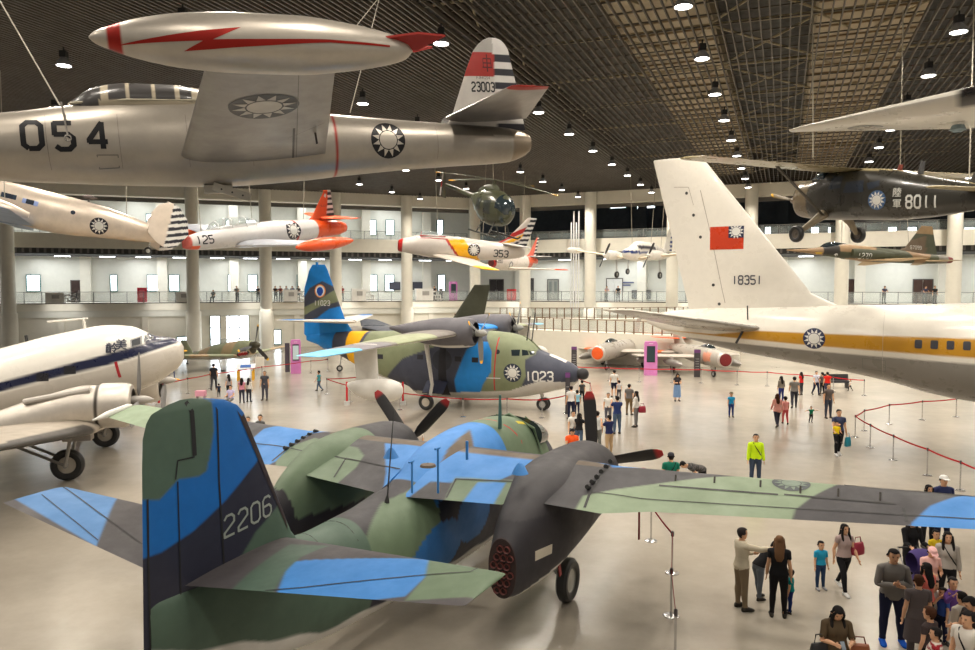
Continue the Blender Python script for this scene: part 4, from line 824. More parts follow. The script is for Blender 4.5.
# ---------------------------------------------------------------- 4. white jet airliner 18351
def airliner():
    ps = (42.2, 14.26, 0, 149, 0, 0, 1); t = pose(thing('jet_airliner', 'huge white jet airliner tail with golden stripe and number 18351 on its fin', 'aircraft'), ps)
    WH = (.80, .76, .68); GD = srgb(190, 138, 32); GY = srgb(132, 128, 122); GYB = srgb(150, 146, 140)
    st = [(0, 3.5, 3.3, .05, 2), (1, 4.3, 2.7, .8, 2), (3, 5.2, 2.3, 1.5, 2), (6, 5.95, 2.1, 1.85, 2.05), (10, 6.0, 2.1, 1.88, 2.05), (26, 5.98, 2.12, 1.88, 2.05), (27.6, 5.96, 2.2, 1.88, 2.05), (29, 5.9, 2.42, 1.84, 2.05), (30.5, 5.86, 2.8, 1.74, 2), (32, 5.82, 3.08, 1.6, 2), (34, 5.75, 3.38, 1.35, 2), (36.3, 5.66, 3.72, 1.0, 2), (38.5, 5.55, 4.2, .6, 2), (40.1, 5.3, 4.7, .2, 2), (40.5, 5.15, 4.9, .05, 2)]
    def fc(V):
        C = base(V, WH); x, y, z = V.T; z0 = np.interp(x, [0, 27.6, 33, 36.5, 40], [4.0, 4.0, 4.2, 4.38, 4.6]); z1 = np.interp(x, [0, 27.6, 33, 35.4, 37.2, 40], [4.7, 4.7, 4.7, 4.72, 4.5, 4.6])
        bl(C, (1 - lt(z, z0, .05)) * lt(z, z1, .05) * (x > 3), GD); bl(C, lt(z, z0 - .22, .05), GY); return C
    def de(mb, bv):
        sund(mb, bv, ps, (813, 339), 1.75, 'R', .42)
        for i in range(42):
            x = 29.42 - i * .508
            if 17 < x < 30 or x < 17: decal(mb, bv, shape([[(-.09, -.16), (.09, -.16), (.12, -.12), (.12, .12), (.09, .16), (-.09, .16), (-.12, .12), (-.12, -.12)]], .2), (x, 8, 4.44), -XA, ZA, -YA, (.05, .05, .06), .012)
        for x in (30.6, 26.2): lines(mb, bv, [(x, 2.7), (x, 5.6)], .012, (0, 8, 0), XA, ZA, -YA, (.5, .46, .4), .012)
        lines(mb, bv, [(30.5, 3.3), (31.3, 3.35), (31.3, 3.8), (30.5, 3.75)], .012, (0, 8, 0), XA, ZA, -YA, (.12, .12, .12), .012, closed=True)
    body(t, st, fc, 420, 220, 'gloss', de)
    def dv(mb, bv):
        dec(mb, bv, shape(digits('18351', .36, .17, .25, .85), .3), ps, (747, 280), .2, 'R', (.06, .06, .08))
        q = TR(ps, [(710, 227), (743.5, 228), (743.5, 249), (710, 249), (728.5, 228), (728.5, 238), (743.5, 238)], 'y', .2)
        x0, z1, x1, z0 = q[0][0], q[0][1], q[2][0], q[2][1]; xm, zm = q[4][0], q[5][1]
        decal(mb, bv, shape([[(x0, z0), (x1, z0), (x1, z1), (x0, z1)]], .4), (0, 8, 0), XA, ZA, -YA, srgb(196, 62, 30), .01); decal(mb, bv, shape([[(xm, zm), (x1, zm), (x1, z1), (xm, z1)]], .4), (0, 8, 0), XA, ZA, -YA, NAVY, .015)
        sun(mb, bv, ((xm + x1) / 2, 8, (zm + z1) / 2 + .02), -XA, ZA, -YA, .36, disc=False, e=.02)
        lines(mb, bv, TR(ps, [(700, 190), (711, 236), (722, 290), (725, 303)], 'y', .2), .025, (0, 8, 0), XA, ZA, -YA, (.35, .3, .25)); lines(mb, bv, TR(ps, [(673, 187), (688, 187), (693, 205)], 'y', .2), .02, (0, 8, 0), XA, ZA, -YA, (.4, .35, .3))
        for a in ((686, 193), (693, 215), (700, 237), (713, 285), (719, 304)): dec(mb, bv, shape([circ(.07, 10)], .2), ps, a, .2, 'R', (.05, .05, .05))
    surf(t, 'tail_fin', [(5.3, 31.6), (5.82, 32.4), (6.3, 33.4), (12.3, 38.0)], [(5.3, 38.5), (5.65, 38.55), (12.4, 40.3)], [(0, 0), (20, 0)], [(5.3, .1), (12.4, .09)], 5.3, 12.4, WH, 1, 'z', 70, 50, .12, deco=dv, m='gloss')
    def sc(V): C = base(V, (.74, .71, .64)); C[V[:, 2] < np.interp(np.abs(V[:, 1]), [0, 6], [4.76, 5.64])] = GYB; return C
    for s in (1, -1):
        surf(t, 'tailplane', [(.5, 34.7), (6, 39.1)], [(.5, 38.6), (6, 40.4)], [(0, 4.68), (1, 4.8), (6, 5.66)], [(0, .1), (6, .09)], .5, 6.0, sc, s, ns=40, tip=.2, m='gloss')
        surf(t, 'wing', [(1, 13), (19.5, 25.5)], [(1, 21.3), (6.5, 22.2), (19.5, 27.8)], [(0, 2.9), (19.5, 4.9)], [(0, .12), (19.5, .1)], 1, 19.5, GYB, s, ns=30, tip=.4, m='gloss')
        for x, y, z in ((13.8, 8.2, 2.2), (17.2, 13.6, 2.7)):
            e = body(t, [(x - 2.4, z + .5, z - .5, .5, 2), (x - 1.8, z + .62, z - .62, .62, 2), (x, z + .6, z - .6, .6, 2), (x + 2, z + .35, z - .35, .35, 2)], GYB, 20, 24, 'gloss', name='jet_engine', y0=y * s)
            mb = MB(); box(mb, (x + .8, y * s, z + .75), (2.4, .18, .8), GYB); mb.build('pylon', e)
        for x in (19.3, 20.7):
            for dy in (-.45, .45): wheel(t, (x, 3.3 * s + dy, .5), .5, .35, n=16)
        mb = MB(); tube(mb, [(20, 3.3 * s, .5), (20, 3.1 * s, 2.9)], .16, (.6, .6, .6)); tube(mb, [(19.3, 3.3 * s, .5), (20.7, 3.3 * s, .5)], .12, (.5, .5, .5)); mb.build('landing_gear_leg', t)
        wheel(t, (3.4, .25 * s, .4), .4, .25, n=16)
    mb = MB(); tube(mb, [(3.4, 0, .4), (3.5, 0, 2.4)], .12, (.6, .6, .6)); mb.build('nose_gear_leg', t)
    c = TR(ps, [(744, 334)], 'y', 1.2)[0]; mb = MB(); tube(mb, [(c[0], 1.0, c[1] + .3), (c[0] + .3, 1.3, c[1] - .4)], .05, (.05, .05, .05), 6); tube(mb, [(c[0] - .1, 1.0, c[1] + .6), (c[0] - .1, 1.1, c[1] + 1.2)], .03, (.05, .05, .05), 6); mb.build('drain_mast', t)
airliner()
# ---------------------------------------------------------------- 5. propeller transport at left
def transport():
    ps = (-11.26, 28.85, 0, 194.8, 0, 0, .96); t = pose(thing('propeller_transport', 'white and silver twin engine propeller transport with a navy window stripe at left', 'aircraft'), ps)
    WH = (.80, .77, .70); S = srgb(204, 197, 186); NV = srgb(26, 32, 62)
    st = [(.45, 4.45, 4.0, .05, 2), (.55, 4.62, 3.75, .35, 2), (.9, 4.82, 3.42, .6, 2), (1.5, 4.9, 3.0, .85, 2.05), (1.85, 5.08, 2.85, .95, 2.1), (2.4, 5.3, 2.65, 1.05, 2.1), (3.1, 5.35, 2.4, 1.15, 2.1), (4.9, 5.05, 2.0, 1.25, 2.1), (7, 4.5, 1.65, 1.27, 2.1), (10, 3.75, 1.2, 1.2, 2.1), (14, 2.7, .8, .85, 2), (18, 1.6, .6, .35, 2), (19.4, 1.2, .7, .08, 2)]
    U_ = sorted(TR(ps, [(0, 382), (50, 369), (100, 356), (130, 348), (150, 343), (172, 339.5)], 'y', 1.15)); L_ = sorted(TR(ps, [(0, 391.5), (50, 378.5), (100, 367), (130, 358.5), (150, 352), (178, 343)], 'y', 1.15))
    def ln_(P, x): m = (P[-1][1] - P[-2][1]) / (P[-1][0] - P[-2][0]); return np.where(x > P[-1][0], P[-1][1] + (x - P[-1][0]) * -.24, np.interp(x, [p[0] for p in P], [p[1] for p in P]))
    def fc(V):
        C = base(V, WH); x, y, z = V.T; u = ln_(U_, x); l = ln_(L_, x)
        bl(C, lt(z, l - .1), S); bl(C, lt(z, u) * (1 - lt(z, l)), NV); bl(C, lt(x, 1.75) * (1 - lt(z, u)) * (x > .8), (.06, .06, .09)); return C
    def de(mb, bv):
        for px in ((43, 377), (70, 370)): dec(mb, bv, shape([[(-.2, -.15), (.2, -.15), (.2, .15), (-.2, .15)]], .2), ps, (px[0], px[1]), 1.2, 'R', (.015, .015, .02))
        lines(mb, bv, TR(ps, [(115, 362), (119, 378)], 'y', 1.2), .1, (0, 8, 0), XA, ZA, -YA, (.45, .02, .03))
        for s, px in (('齡', (112.5, 348.5)), ('美', (121.5, 345))): [dec(mb, bv, textshape(s, .42, .06), ps, px, .9, 'R', (.02, .025, .05), .05, o_) for o_ in ((0, 0), (.012, .008), (-.012, -.008))]
        for P in ([(129.5, 340), (140, 336), (141.5, 345), (131, 348)], [(142, 336), (145.5, 333), (147, 340), (143, 343)], [(147, 333.5), (151, 332.5), (151.5, 339), (148, 341)]):
            decal(mb, bv, shape([TR(ps, P, 'y', .95)], .2), (0, 8, 0), XA, ZA, -YA, (.3, .3, .29), .03); c = np.array(TR(ps, P, 'y', .95)); c = c.mean(0) + (c - c.mean(0)) * .72; decal(mb, bv, shape([c.tolist()], .2), (0, 8, 0), XA, ZA, -YA, (.03, .035, .04), .045)
    fu = body(t, st, fc, 420, 150, 'gloss', de)
    for s in (1, -1):
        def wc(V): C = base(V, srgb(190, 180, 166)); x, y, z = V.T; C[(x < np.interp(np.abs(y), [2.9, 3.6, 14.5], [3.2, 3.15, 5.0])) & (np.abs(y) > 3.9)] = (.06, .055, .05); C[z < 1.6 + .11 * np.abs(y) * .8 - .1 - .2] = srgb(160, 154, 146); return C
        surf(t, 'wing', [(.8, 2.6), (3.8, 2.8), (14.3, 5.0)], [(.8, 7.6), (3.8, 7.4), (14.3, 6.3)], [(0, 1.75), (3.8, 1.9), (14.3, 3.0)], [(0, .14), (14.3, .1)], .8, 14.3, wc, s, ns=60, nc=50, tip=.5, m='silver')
        n = body(t, [(1.8, 3.2, 2.05, .5, 2), (1.85, 3.35, 1.9, .66, 2), (2.25, 3.42, 1.82, .74, 2), (2.85, 3.42, 1.82, .74, 2), (2.9, 3.36, 1.88, .68, 2), (3.3, 3.36, 1.86, .68, 2), (4.4, 3.12, 1.6, .64, 2), (6, 2.6, 1.3, .5, 2), (7.4, 2.0, 1.2, .2, 2)], lambda V: put(base(V, srgb(205, 198, 188)), (V[:, 0] > 2.85) & (V[:, 0] < 2.95), (.08, .07, .06)), 90, 44, 'silver', name='engine_nacelle', y0=2.9 * s, caps=(False, True))
        mb = MB(); radial(mb, (2.15, 2.9 * s, 2.62), .6, 14, (.15, .14, .13)); lathe(mb, [(0, .01), (0, .66)], (2.6, 2.9 * s, 2.62), (1, 0, 0), 24, (.03, .03, .03)); mb.build('engine', n, 'plastic')
        mb = MB(); tube(mb, [(3.1, 3.3 * s, 3.25), (5.2, 3.25 * s, 2.9)], [.13, .1], srgb(190, 184, 176)); tube(mb, [(2.9, 3.5 * s, 1.95), (4.6, 3.5 * s, 1.75)], .1, srgb(170, 160, 150)); box(mb, (3.6, 3.0 * s, 1.62), (.9, .5, .35), srgb(150, 144, 138)); mb.build('exhaust', n)
        propeller(t, (1.62, 2.9 * s, 2.78), 1.72, .3, (97, -23, 217) if s > 0 else (60, 180, -60), (.16, .5), srgb(120, 118, 116), None, srgb(170, 165, 158))
        wheel(t, (4.0, 2.85 * s, .56), .56, .36, hub=(.5, .46, .4), n=32)
        mb = MB()
        for dy in (-.34, .34): tube(mb, [(4.0, 2.85 * s + dy, .56), (3.7, 2.85 * s + dy * 1.1, 2.0)], .06, (.35, .33, .3)); tube(mb, [(4.0, 2.85 * s + dy, .6), (5.8, 2.85 * s + dy, 1.5)], .05, (.2, .19, .18))
        tube(mb, [(4.0, 2.5 * s, .56), (4.0, 3.2 * s, .56)], .07, (.3, .3, .3)); box(mb, (4.5, 2.85 * s, 1.8), (2.4, .8, .3), (.03, .03, .03)); mb.build('landing_gear_leg', t)
        surf(t, 'tailplane', [(.2, 16.2), (4, 17.4)], [(.2, 18.9), (4, 18.6)], [(0, 1.0), (4, 1.2)], [(0, .1), (5, .09)], .2, 4, S, s, m='silver')
    surf(t, 'tail_fin', [(.9, 15.5), (2.5, 16.8), (4.4, 17.8)], [(.9, 19.4), (4.4, 19)], [(0, 0), (9, 0)], [(1, .1), (5, .09)], .9, 4.5, WH, 1, 'z', tip=.3)
    gear(t, (18, 0, .22), .22, .15, (18, 0, .9))
    mb = MB(); tube(mb, [(4.0, 0, 5.1), (4.05, 0, 5.62)], .06, WH, 6); tube(mb, [(3.9, 0, 5.62), (5.3, 0, 5.5)], .05, WH, 6); tube(mb, [(6.0, 0, 4.6), (6.05, 0, 5.0)], .06, (.02, .02, .02), 6); mb.build('antennas', t)
transport()
# ---------------------------------------------------------------- 6. hanging twin-tailed silver aircraft (left)
def beech18():
    ps = (-25.81, 37.7, 11.22, 27.044, 13.893, -.5, .88); t = pose(thing('twin_tail_aircraft', 'pinkish silver twin tail aircraft with a striped rudder hanging under the 054 jet', 'aircraft'), ps)
    S = srgb(214, 200, 184)
    st = [(-.6, .2, -.2, .05, 2), (0, .6, -.5, .5, 2), (1.4, 1.17, -.95, .68, 2.1), (3.8, 1.25, -1.1, .7, 2.1), (5.2, 1.25, -.98, .64, 2.05), (6.8, 1.2, -.7, .54, 2), (8.9, .95, -.35, .36, 2), (9.7, .8, -.2, .22, 2), (10.3, .5, 0, .06, 2)]
    def de(mb, bv):
        sund(mb, bv, ps, (99, 226), -.5, 'L', .5, blue=(.02, .02, .03))
        for px in ((4.5, 195), (13, 197)) : dec(mb, bv, shape([[(-.17, -.14), (.17, -.14), (.17, .14), (-.17, .14)]], .2), ps, px, -.65, 'L', (.03, .05, .08))
        for px in ((25.5, 201), (35, 203.5)): dec(mb, bv, shape([[(-.16, -.14), (.16, -.14), (.16, .14), (-.16, .14)]], .2), ps, px, -.65, 'L', srgb(150, 170, 220))
        for px in ((9, 196), (30, 202)): dec(mb, bv, shape([[(-.2, -.14), (.2, -.14), (.2, .14), (-.2, .14)]], .2), ps, px, -.65, 'L', (.02, .03, .05), .014)
        dec(mb, bv, shape([circ(.13, 14)], .2), ps, (73, 212.5), -.6, 'L', (.02, .03, .05))
    body(t, st, S, 120, 44, 'silver', de)
    for s in (1, -1):
        surf(t, 'wing', [(.4, .6), (7.2, 1.6)], [(.4, 3.4), (7.2, 2.8)], [(0, -1.0), (7.2, -.85)], [(0, .15), (7, .1)], .4, 7.2, lambda V: put(base(V, srgb(150, 165, 190)), V[:, 2] < -9, S), s, m='silver')
        body(t, [(-1.2, .0, -.9, .3, 2), (-1, .1, -1, .5, 2), (0, .1, -1.0, .52, 2), (2, -.1, -.9, .4, 2), (3.2, -.4, -.7, .1, 2)], S, 24, 24, 'silver', name='engine_nacelle', y0=2 * s)
        propeller(t, (-1.35, 2 * s, -.45), 1.2, .2, (90, 210, 330), (.15, .3), (.3, .3, .3))
        surf(t, 'tailplane', [(.1, 9.2), (2.2, 9.5)], [(.1, 10.7), (2.2, 10.6)], [(0, .5), (3, .6)], [(0, .1), (3, .1)], .1, 2.2, S, s)
        def vc(V):
            C = base(V, S); x, _, z = V.T; r = x > 10.3; k = np.floor((z - .4 * (x - 10)) / .2).astype(int) % 2 == 0; C[r] = (.75, .73, .68); C[r & k] = (.02, .02, .03); return C
        surf(t, 'tail_fin', [(-.45, 10.2), (-.25, 9.75), (.15, 9.25), (1.39, 9.2), (1.95, 9.5), (2.23, 9.95)], [(-.45, 10.6), (-.25, 11.0), (.6, 11.5), (1.48, 11.24), (2.1, 10.65), (2.23, 10.3)], [(0, 0), (9, 0)], [(-1, .07), (3, .07)], -.45, 2.24, vc, 1, 'z', 60, 60, .1, y0=2.2 * s)
    gear(t, (9.6, 0, -.78), .24, .14, (9.6, 0, -.1), r=.05)
    mb = MB(); q = TR(ps, [(88, 204)], 'y', 0)[0]; tube(mb, [(q[0], 0, q[1] - .1), (q[0], 0, q[1] + .4)], .06, (.15, .13, .12)); lathe(mb, [(-.42, .01), (-.2, .13), (.1, .14), (.42, .02)], (q[0], 0, q[1] + .42), (1, 0, .1), 14, (.15, .12, .11)); mb.build('direction_finder', t)
    cables([loc2w(ps, (2, -3, 0)), loc2w(ps, (8, 0, .9))])
beech18()
# ---------------------------------------------------------------- 7. orange-tailed trainer jet
def trainer():
    ps = (-16.614, 40.345, 8.997, 56.087, -7.826, 7.484, 1); t = pose(thing('trainer_jet', 'silver trainer jet with orange tail and wing tip tanks hanging over the left gallery', 'aircraft'), ps)
    S = srgb(208, 206, 204); OR = srgb(232, 88, 36)
    st = [(.3, .1, -.4, .05, 2), (.6, .2, -.5, .3, 2), (1.6, .42, -.6, .5, 2), (3.4, .6, -.65, .62, 2.1), (5.5, .65, -.76, .72, 2.1), (8.6, .58, -.8, .68, 2.05), (10.4, .5, -.68, .56, 2), (12, .32, -.62, .42, 2), (12.6, .15, -.5, .3, 2)]
    def fc(V): C = base(V, S); x, y, z = V.T; C[x > 9.7] = OR; C[(x < 1.15) & (z < -.3)] = OR; C[(x < .7)] = srgb(190, 90, 80); C[(x > 7.9) & (x < 8.05)] = (.4, .03, .02); return C
    def de(mb, bv): sund(mb, bv, ps, (293, 230), -.6, 'L', .58, blue=(.02, .02, .03)); dec(mb, bv, shape(digits('125', .42, .17, .25), .2), ps, (207, 240), -.6, 'L', (.02, .02, .03))
    body(t, st, fc, 140, 44, 'gloss', de)
    cn = body(t, [(1.9, .55, .3, .1, 2), (2.3, .86, .3, .35, 2), (3.0, 1.06, .3, .42, 2), (4.2, 1.05, .3, .42, 2), (5.2, .8, .3, .3, 2), (5.6, .65, .3, .15, 2)], (.5, .6, .7), 24, 24, 'glass', name='canopy')
    mb = MB()
    for x, h in ((2.4, .9), (3.3, 1.08), (4.3, 1.05), (5.0, .88)): tube(mb, [(x, -.42, .5), (x, -.3, h - .12), (x, 0, h + .01), (x, .3, h - .12), (x, .42, .5)], .03, S, 6)
    mb.build('canopy_frame', cn)
    for s in (1, -1):
        surf(t, 'wing', [(.4, 3.4), (5.7, 4.3)], [(.4, 7.0), (5.7, 6.0)], [(0, -.55), (5.7, 0)], [(0, .13), (6, .1)], .4, 5.8, srgb(190, 194, 202), s, m='silver')
        mb = MB(); xs = np.linspace(0, 4.4, 40); rr = .36 * np.sqrt(np.clip(1 - ((xs - 2) / np.where(xs < 2, 2.0, 2.4)) ** 2, 0, 1)) ** 1.3
        lathe(mb, list(zip(xs, rr * (1 if s < 0 else .8))), (3.7 - (.6 if s > 0 else .9), 6.0 * s, .0 - (.5 if s > 0 else 0)), (1, 0, 0), 24, cols=[OR if i > -1 else S for i in range(40)]); mb.build('tip_tank', t, 'gloss')
        surf(t, 'tailplane', [(.2, 10.2), (2.2, 11.0)], [(.2, 12.2), (2.2, 12)], [(0, .6), (3, .7)], [(0, .1), (3, .1)], .2, 2.2, lambda V: put(base(V, OR), V[:, 0] < 0, OR), s)
    def vc(V): C = base(V, OR); x, _, z = V.T; r = x > 11.0 + (z - .6) * .06; k = np.floor(z / .17).astype(int) % 2 == 0; C[r] = (.75, .73, .7); C[r & k] = (.02, .02, .03); return C
    def dv(mb, bv): dec(mb, bv, shape([[(-.12, 0), (.0, .16), (.13, .1), (.05, -.12)]], .2), ps, (325, 196), -.05, 'L', (.75, .73, .7)); dec(mb, bv, textshape('TR-033', .22, .2), ps, (323, 206), -.05, 'L', (.3, .05, .03))
    surf(t, 'tail_fin', [(.4, 9.2), (.75, 9.75), (2.25, 10.75)], [(.4, 11.75), (2.35, 11.4)], [(0, 0), (9, 0)], [(0, .08), (3, .07)], .4, 2.35, vc, 1, 'z', 60, 40, .08, deco=dv)
    mb = MB(); lathe(mb, [(0, .3), (.01, .22), (-.3, .2), (-.3, .01)], (12.62, 0, -.17), (1, 0, 0), 20, srgb(120, 40, 40)); mb.build('exhaust_cover', t)
    cables([loc2w(ps, (5, 0, .7)), loc2w(ps, (9, 0, .6)), loc2w(ps, (1.5, 0, .4))])
trainer()
# ---------------------------------------------------------------- 8. swept wing jets
def sabre(ps, label, num, px_num, px_sun, first=True):
    t = pose(thing('swept_wing_jet', label, 'aircraft'), ps); S = srgb(214, 206, 198); YE = srgb(248, 184, 20); RD = srgb(176, 30, 26)
    st = [(.55, .22, -.62, .3, 2), (.6, .27, -.68, .38, 2), (1.3, .5, -.78, .55, 2), (2.2, .82, -.88, .66, 2.05), (3.4, .95, -.96, .74, 2.1), (5.6, .92, -.96, .76, 2.05), (7.5, .86, -.84, .72, 2), (9.2, .8, -.62, .6, 2), (10.6, .74, -.36, .48, 2), (11.1, .66, -.18, .4, 2)]
    P = TR(ps, [(448, 240), (464, 240), (481, 262), (463, 262)], 'y', -.7) if first else [(0, 0), (0, .01), (.01, 0)]
    def fc(V):
        C = base(V, S); x, y, z = V.T; C[x < .95] = RD
        if first: bl(C, sks(V, P), YE); e = [tuple(np.array(q) - (.22, 0)) for q in P]; C[sk(V, [e[0], P[0], P[3], e[3]])] = RD
        else: C[(x > 8.3)] = srgb(226, 90, 50); C[(x > 9.4) & (z < 0)] = S
        return C
    def de(mb, bv):
        sund(mb, bv, ps, px_sun, -.7, 'L', .52 if first else .4, blue=(.02, .02, .03)); dec(mb, bv, shape(digits(num, .56 if first else .4, .17, .22, .95), .2), ps, px_num, -.7, 'L', (.02, .02, .025))
        if first:
            for x, c in ((7.2, (.4, .03, .02)),): lines(mb, bv, [(x, -.8), (x, .85)], .05, (0, -8, 0), XA, ZA, YA, c)
            lines(mb, bv, [(2.0, .62), (3.2, .72), (4.6, .74)], .07, (0, -8, 0), XA, ZA, YA, (.35, .02, .02))
    body(t, st, fc, 130, 44, 'gloss', de)
    mb = MB(); lathe(mb, [(0, .01), (0, .38)], (.54, 0, -.2), (1, 0, 0), 20, (.12, .02, .02)); mb.build('air_intake', t)
    cn = body(t, [(1.9, .8, .5, .1, 2), (2.3, 1.05, .5, .34, 2), (2.9, 1.22, .5, .4, 2), (3.6, 1.18, .5, .38, 2), (4.6, .98, .5, .2, 2)], lambda V: put(base(V, (.2, .2, .22)), V[:, 2] < .85, RD), 24, 24, 'glass', name='canopy')
    mb = MB(); tube(mb, [(2.35, -.36, .8), (2.4, 0, 1.1), (2.35, .36, .8)], .04, RD, 6); tube(mb, [(2.3, -.38, .82), (4.4, -.3, .9)], .04, RD, 6); mb.build('canopy_frame', cn)
    for s in (1, -1):
        def wc(V): C = base(V, srgb(200, 190, 178)); a = np.abs(V[:, 1]); C[(a > 4.6)] = YE if first else srgb(230, 90, 40); return C
        surf(t, 'wing', [(.5, 3.4), (5.6, 7.4)], [(.5, 6.9), (5.6, 8.8)], [(0, -.72), (5.6, -.5)], [(0, .1), (6, .09)], .5, 5.6, wc, s)
        surf(t, 'tailplane', [(.2, 9.1), (2.1, 10.6)], [(.2, 10.9), (2.1, 11.5)], [(0, .75), (3, 1.0)], [(0, .1), (3, .1)], .2, 2.1, srgb(180, 176, 172), s)
    def vc(V):
        C = base(V, S); x, _, z = V.T; d = z - .55 * (x - 10)
        if first: C[(d > 1.35) & (d < 1.75)] = RD; C[(d > .95) & (d < 1.25)] = YE; C[(d > .55) & (d < .82)] = (.03, .03, .05)
        else: C[z < 9] = srgb(226, 110, 90)
        r = x > np.interp(z, [.8, 3.1], [10.45, 11.35]); k = np.floor((z - .1 * x) / .2).astype(int) % 2 == 0; C[r] = (.75, .73, .7); C[r & k] = (.02, .02, .03); return C
    surf(t, 'tail_fin', [(.7, 8.6), (1.2, 9.5), (3.1, 11.1)], [(.7, 11.2), (3.1, 11.8)], [(0, 0), (9, 0)], [(0, .08), (3, .07)], .7, 3.1, vc, 1, 'z', 60, 44, .1)
    cables([loc2w(ps, (3.8, 0, .9)), loc2w(ps, (7.5, 0, .8))]); return t
sabre((-7.893, 62.095, 10.223, 3.542, 5.18, 12.286, .993), 'silver swept wing jet numbered 353 with a yellow fuselage band, hanging', '353', (501, 254), (474, 250))
sabre((.1, 64.3, 8.75, 60, 0, 4, .8), 'smaller silver jet with a red and striped tail hanging just below the 353 jet', '4280', (500.5, 261), (511, 265), False)
# ---------------------------------------------------------------- 9. dark fighter 1270
def f5():
    ps = (21.317, 53.672, 9.049, 16.809, 1.694, -3.581, 1); t = pose(thing('camouflage_fighter', 'tan and dark green camouflaged needle nosed fighter numbered 1270 hanging at right', 'aircraft'), ps)
    TN = srgb(150, 122, 88); GN = srgb(66, 70, 50)
    st = [(0, .14, .08, .03, 2), (1.8, .3, -.04, .16, 2), (3, .48, -.14, .3, 2), (3.8, .66, -.2, .38, 2.1), (5, .76, -.3, .5, 2.2), (7.3, .66, -.42, .62, 2.3), (10.1, .55, -.42, .6, 2.2), (12, .38, -.4, .5, 2.1), (13.6, .34, -.34, .42, 2), (14.4, .28, -.3, .36, 2), (15.0, .2, -.24, .28, 2)]
    def fc(V):
        C = base(V, GN); x, y, z = V.T; C[x < 3.1] = TN; C[(x > 4.3) & (x < 7.0 + z) & (z > .15)] = TN; C[(x > 5) & (x < 8.2 + z * 2) & (z < -.28)] = TN; C[(x > 10.8 - z) & (x < 12.5 + z)] = srgb(136, 108, 74); C[(x > 13.4)] = srgb(120, 116, 106); C[x > 14.45] = srgb(120, 30, 30)
        C[(x > 3.0) & (x < 4.3) & (z > -.1)] = srgb(48, 46, 42); return C
    def de(mb, bv):
        dec(mb, bv, shape(digits('1270', .36, .14, .3, 1.), .2), ps, (864, 256), -.6, 'L', (.7, .7, .66)); dec(mb, bv, shape([circ(.17, 14)], .2), ps, (838, 255.5), -.5, 'L', (.7, .7, .7)); lines(mb, bv, TR(ps, [(816, 253), (823, 253)], 'y', -.3), .12, (0, -8, 0), XA, ZA, YA, (.7, .45, .05))
        c = TR(ps, [(840, 252)], 'y', -.4)[0]
    body(t, st, fc, 160, 40, 'paint', de)
    body(t, [(2.9, .5, .2, .08, 2), (3.3, .74, .2, .24, 2), (3.9, .88, .2, .3, 2), (4.6, .86, .2, .25, 2), (5.4, .76, .2, .1, 2)], (.1, .1, .1), 16, 20, 'darkglass', name='canopy')
    for s in (1, -1):
        surf(t, 'wing', [(.4, 6.6), (.8, 7.4), (2.9, 8.9)], [(.4, 9.8), (2.9, 9.7)], [(0, -.35), (4, -.38)], [(0, .05), (4, .05)], .4, 3.0, lambda V: put(base(V, srgb(196, 170, 130)), V[:, 2] > -.3, GN), s)
        surf(t, 'tailplane', [(.3, 12), (2, 13.2)], [(.3, 13.9), (2, 14)], [(0, -.2), (3, -.3)], [(0, .06), (3, .05)], .3, 2.1, srgb(170, 150, 116), s)
        body(t, [(5.2, .35, -.2, .12, 2), (5.4, .4, -.25, .2, 2), (7.5, .35, -.3, .2, 2), (9, .2, -.2, .05, 2)], GN, 40, 24, name='air_intake', y0=.62 * s, deco=(lambda mb, bv: dec(mb, bv, shape(digits('1270', .36, .16, .3, 1.), .2), ps, (864, 256), -.7, 'L', (.7, .7, .66))) if s < 0 else None)
    def vc(V): C = base(V, GN); x, _, z = V.T; C[(z < 1.6 + (x - 12) * .3) & (x < 12.6)] = srgb(96, 80, 60); C[(z > 1.9)] = srgb(140, 114, 78); return C
    def dv(mb, bv): dec(mb, bv, shape(digits('97099', .26, .1, .28, 1.), .2), ps, (916, 247.5), -.1, 'L', (.7, .7, .66))
    surf(t, 'tail_fin', [(.4, 9.7), (.75, 10.6), (2.5, 12.2)], [(.4, 13.7), (2.5, 13.25)], [(0, 0), (9, 0)], [(0, .06), (3, .05)], .4, 2.5, vc, 1, 'z', 40, 40, .08, deco=dv)
    cables([loc2w(ps, (4.8, 0, .8)), loc2w(ps, (11, 0, .5))])
f5()
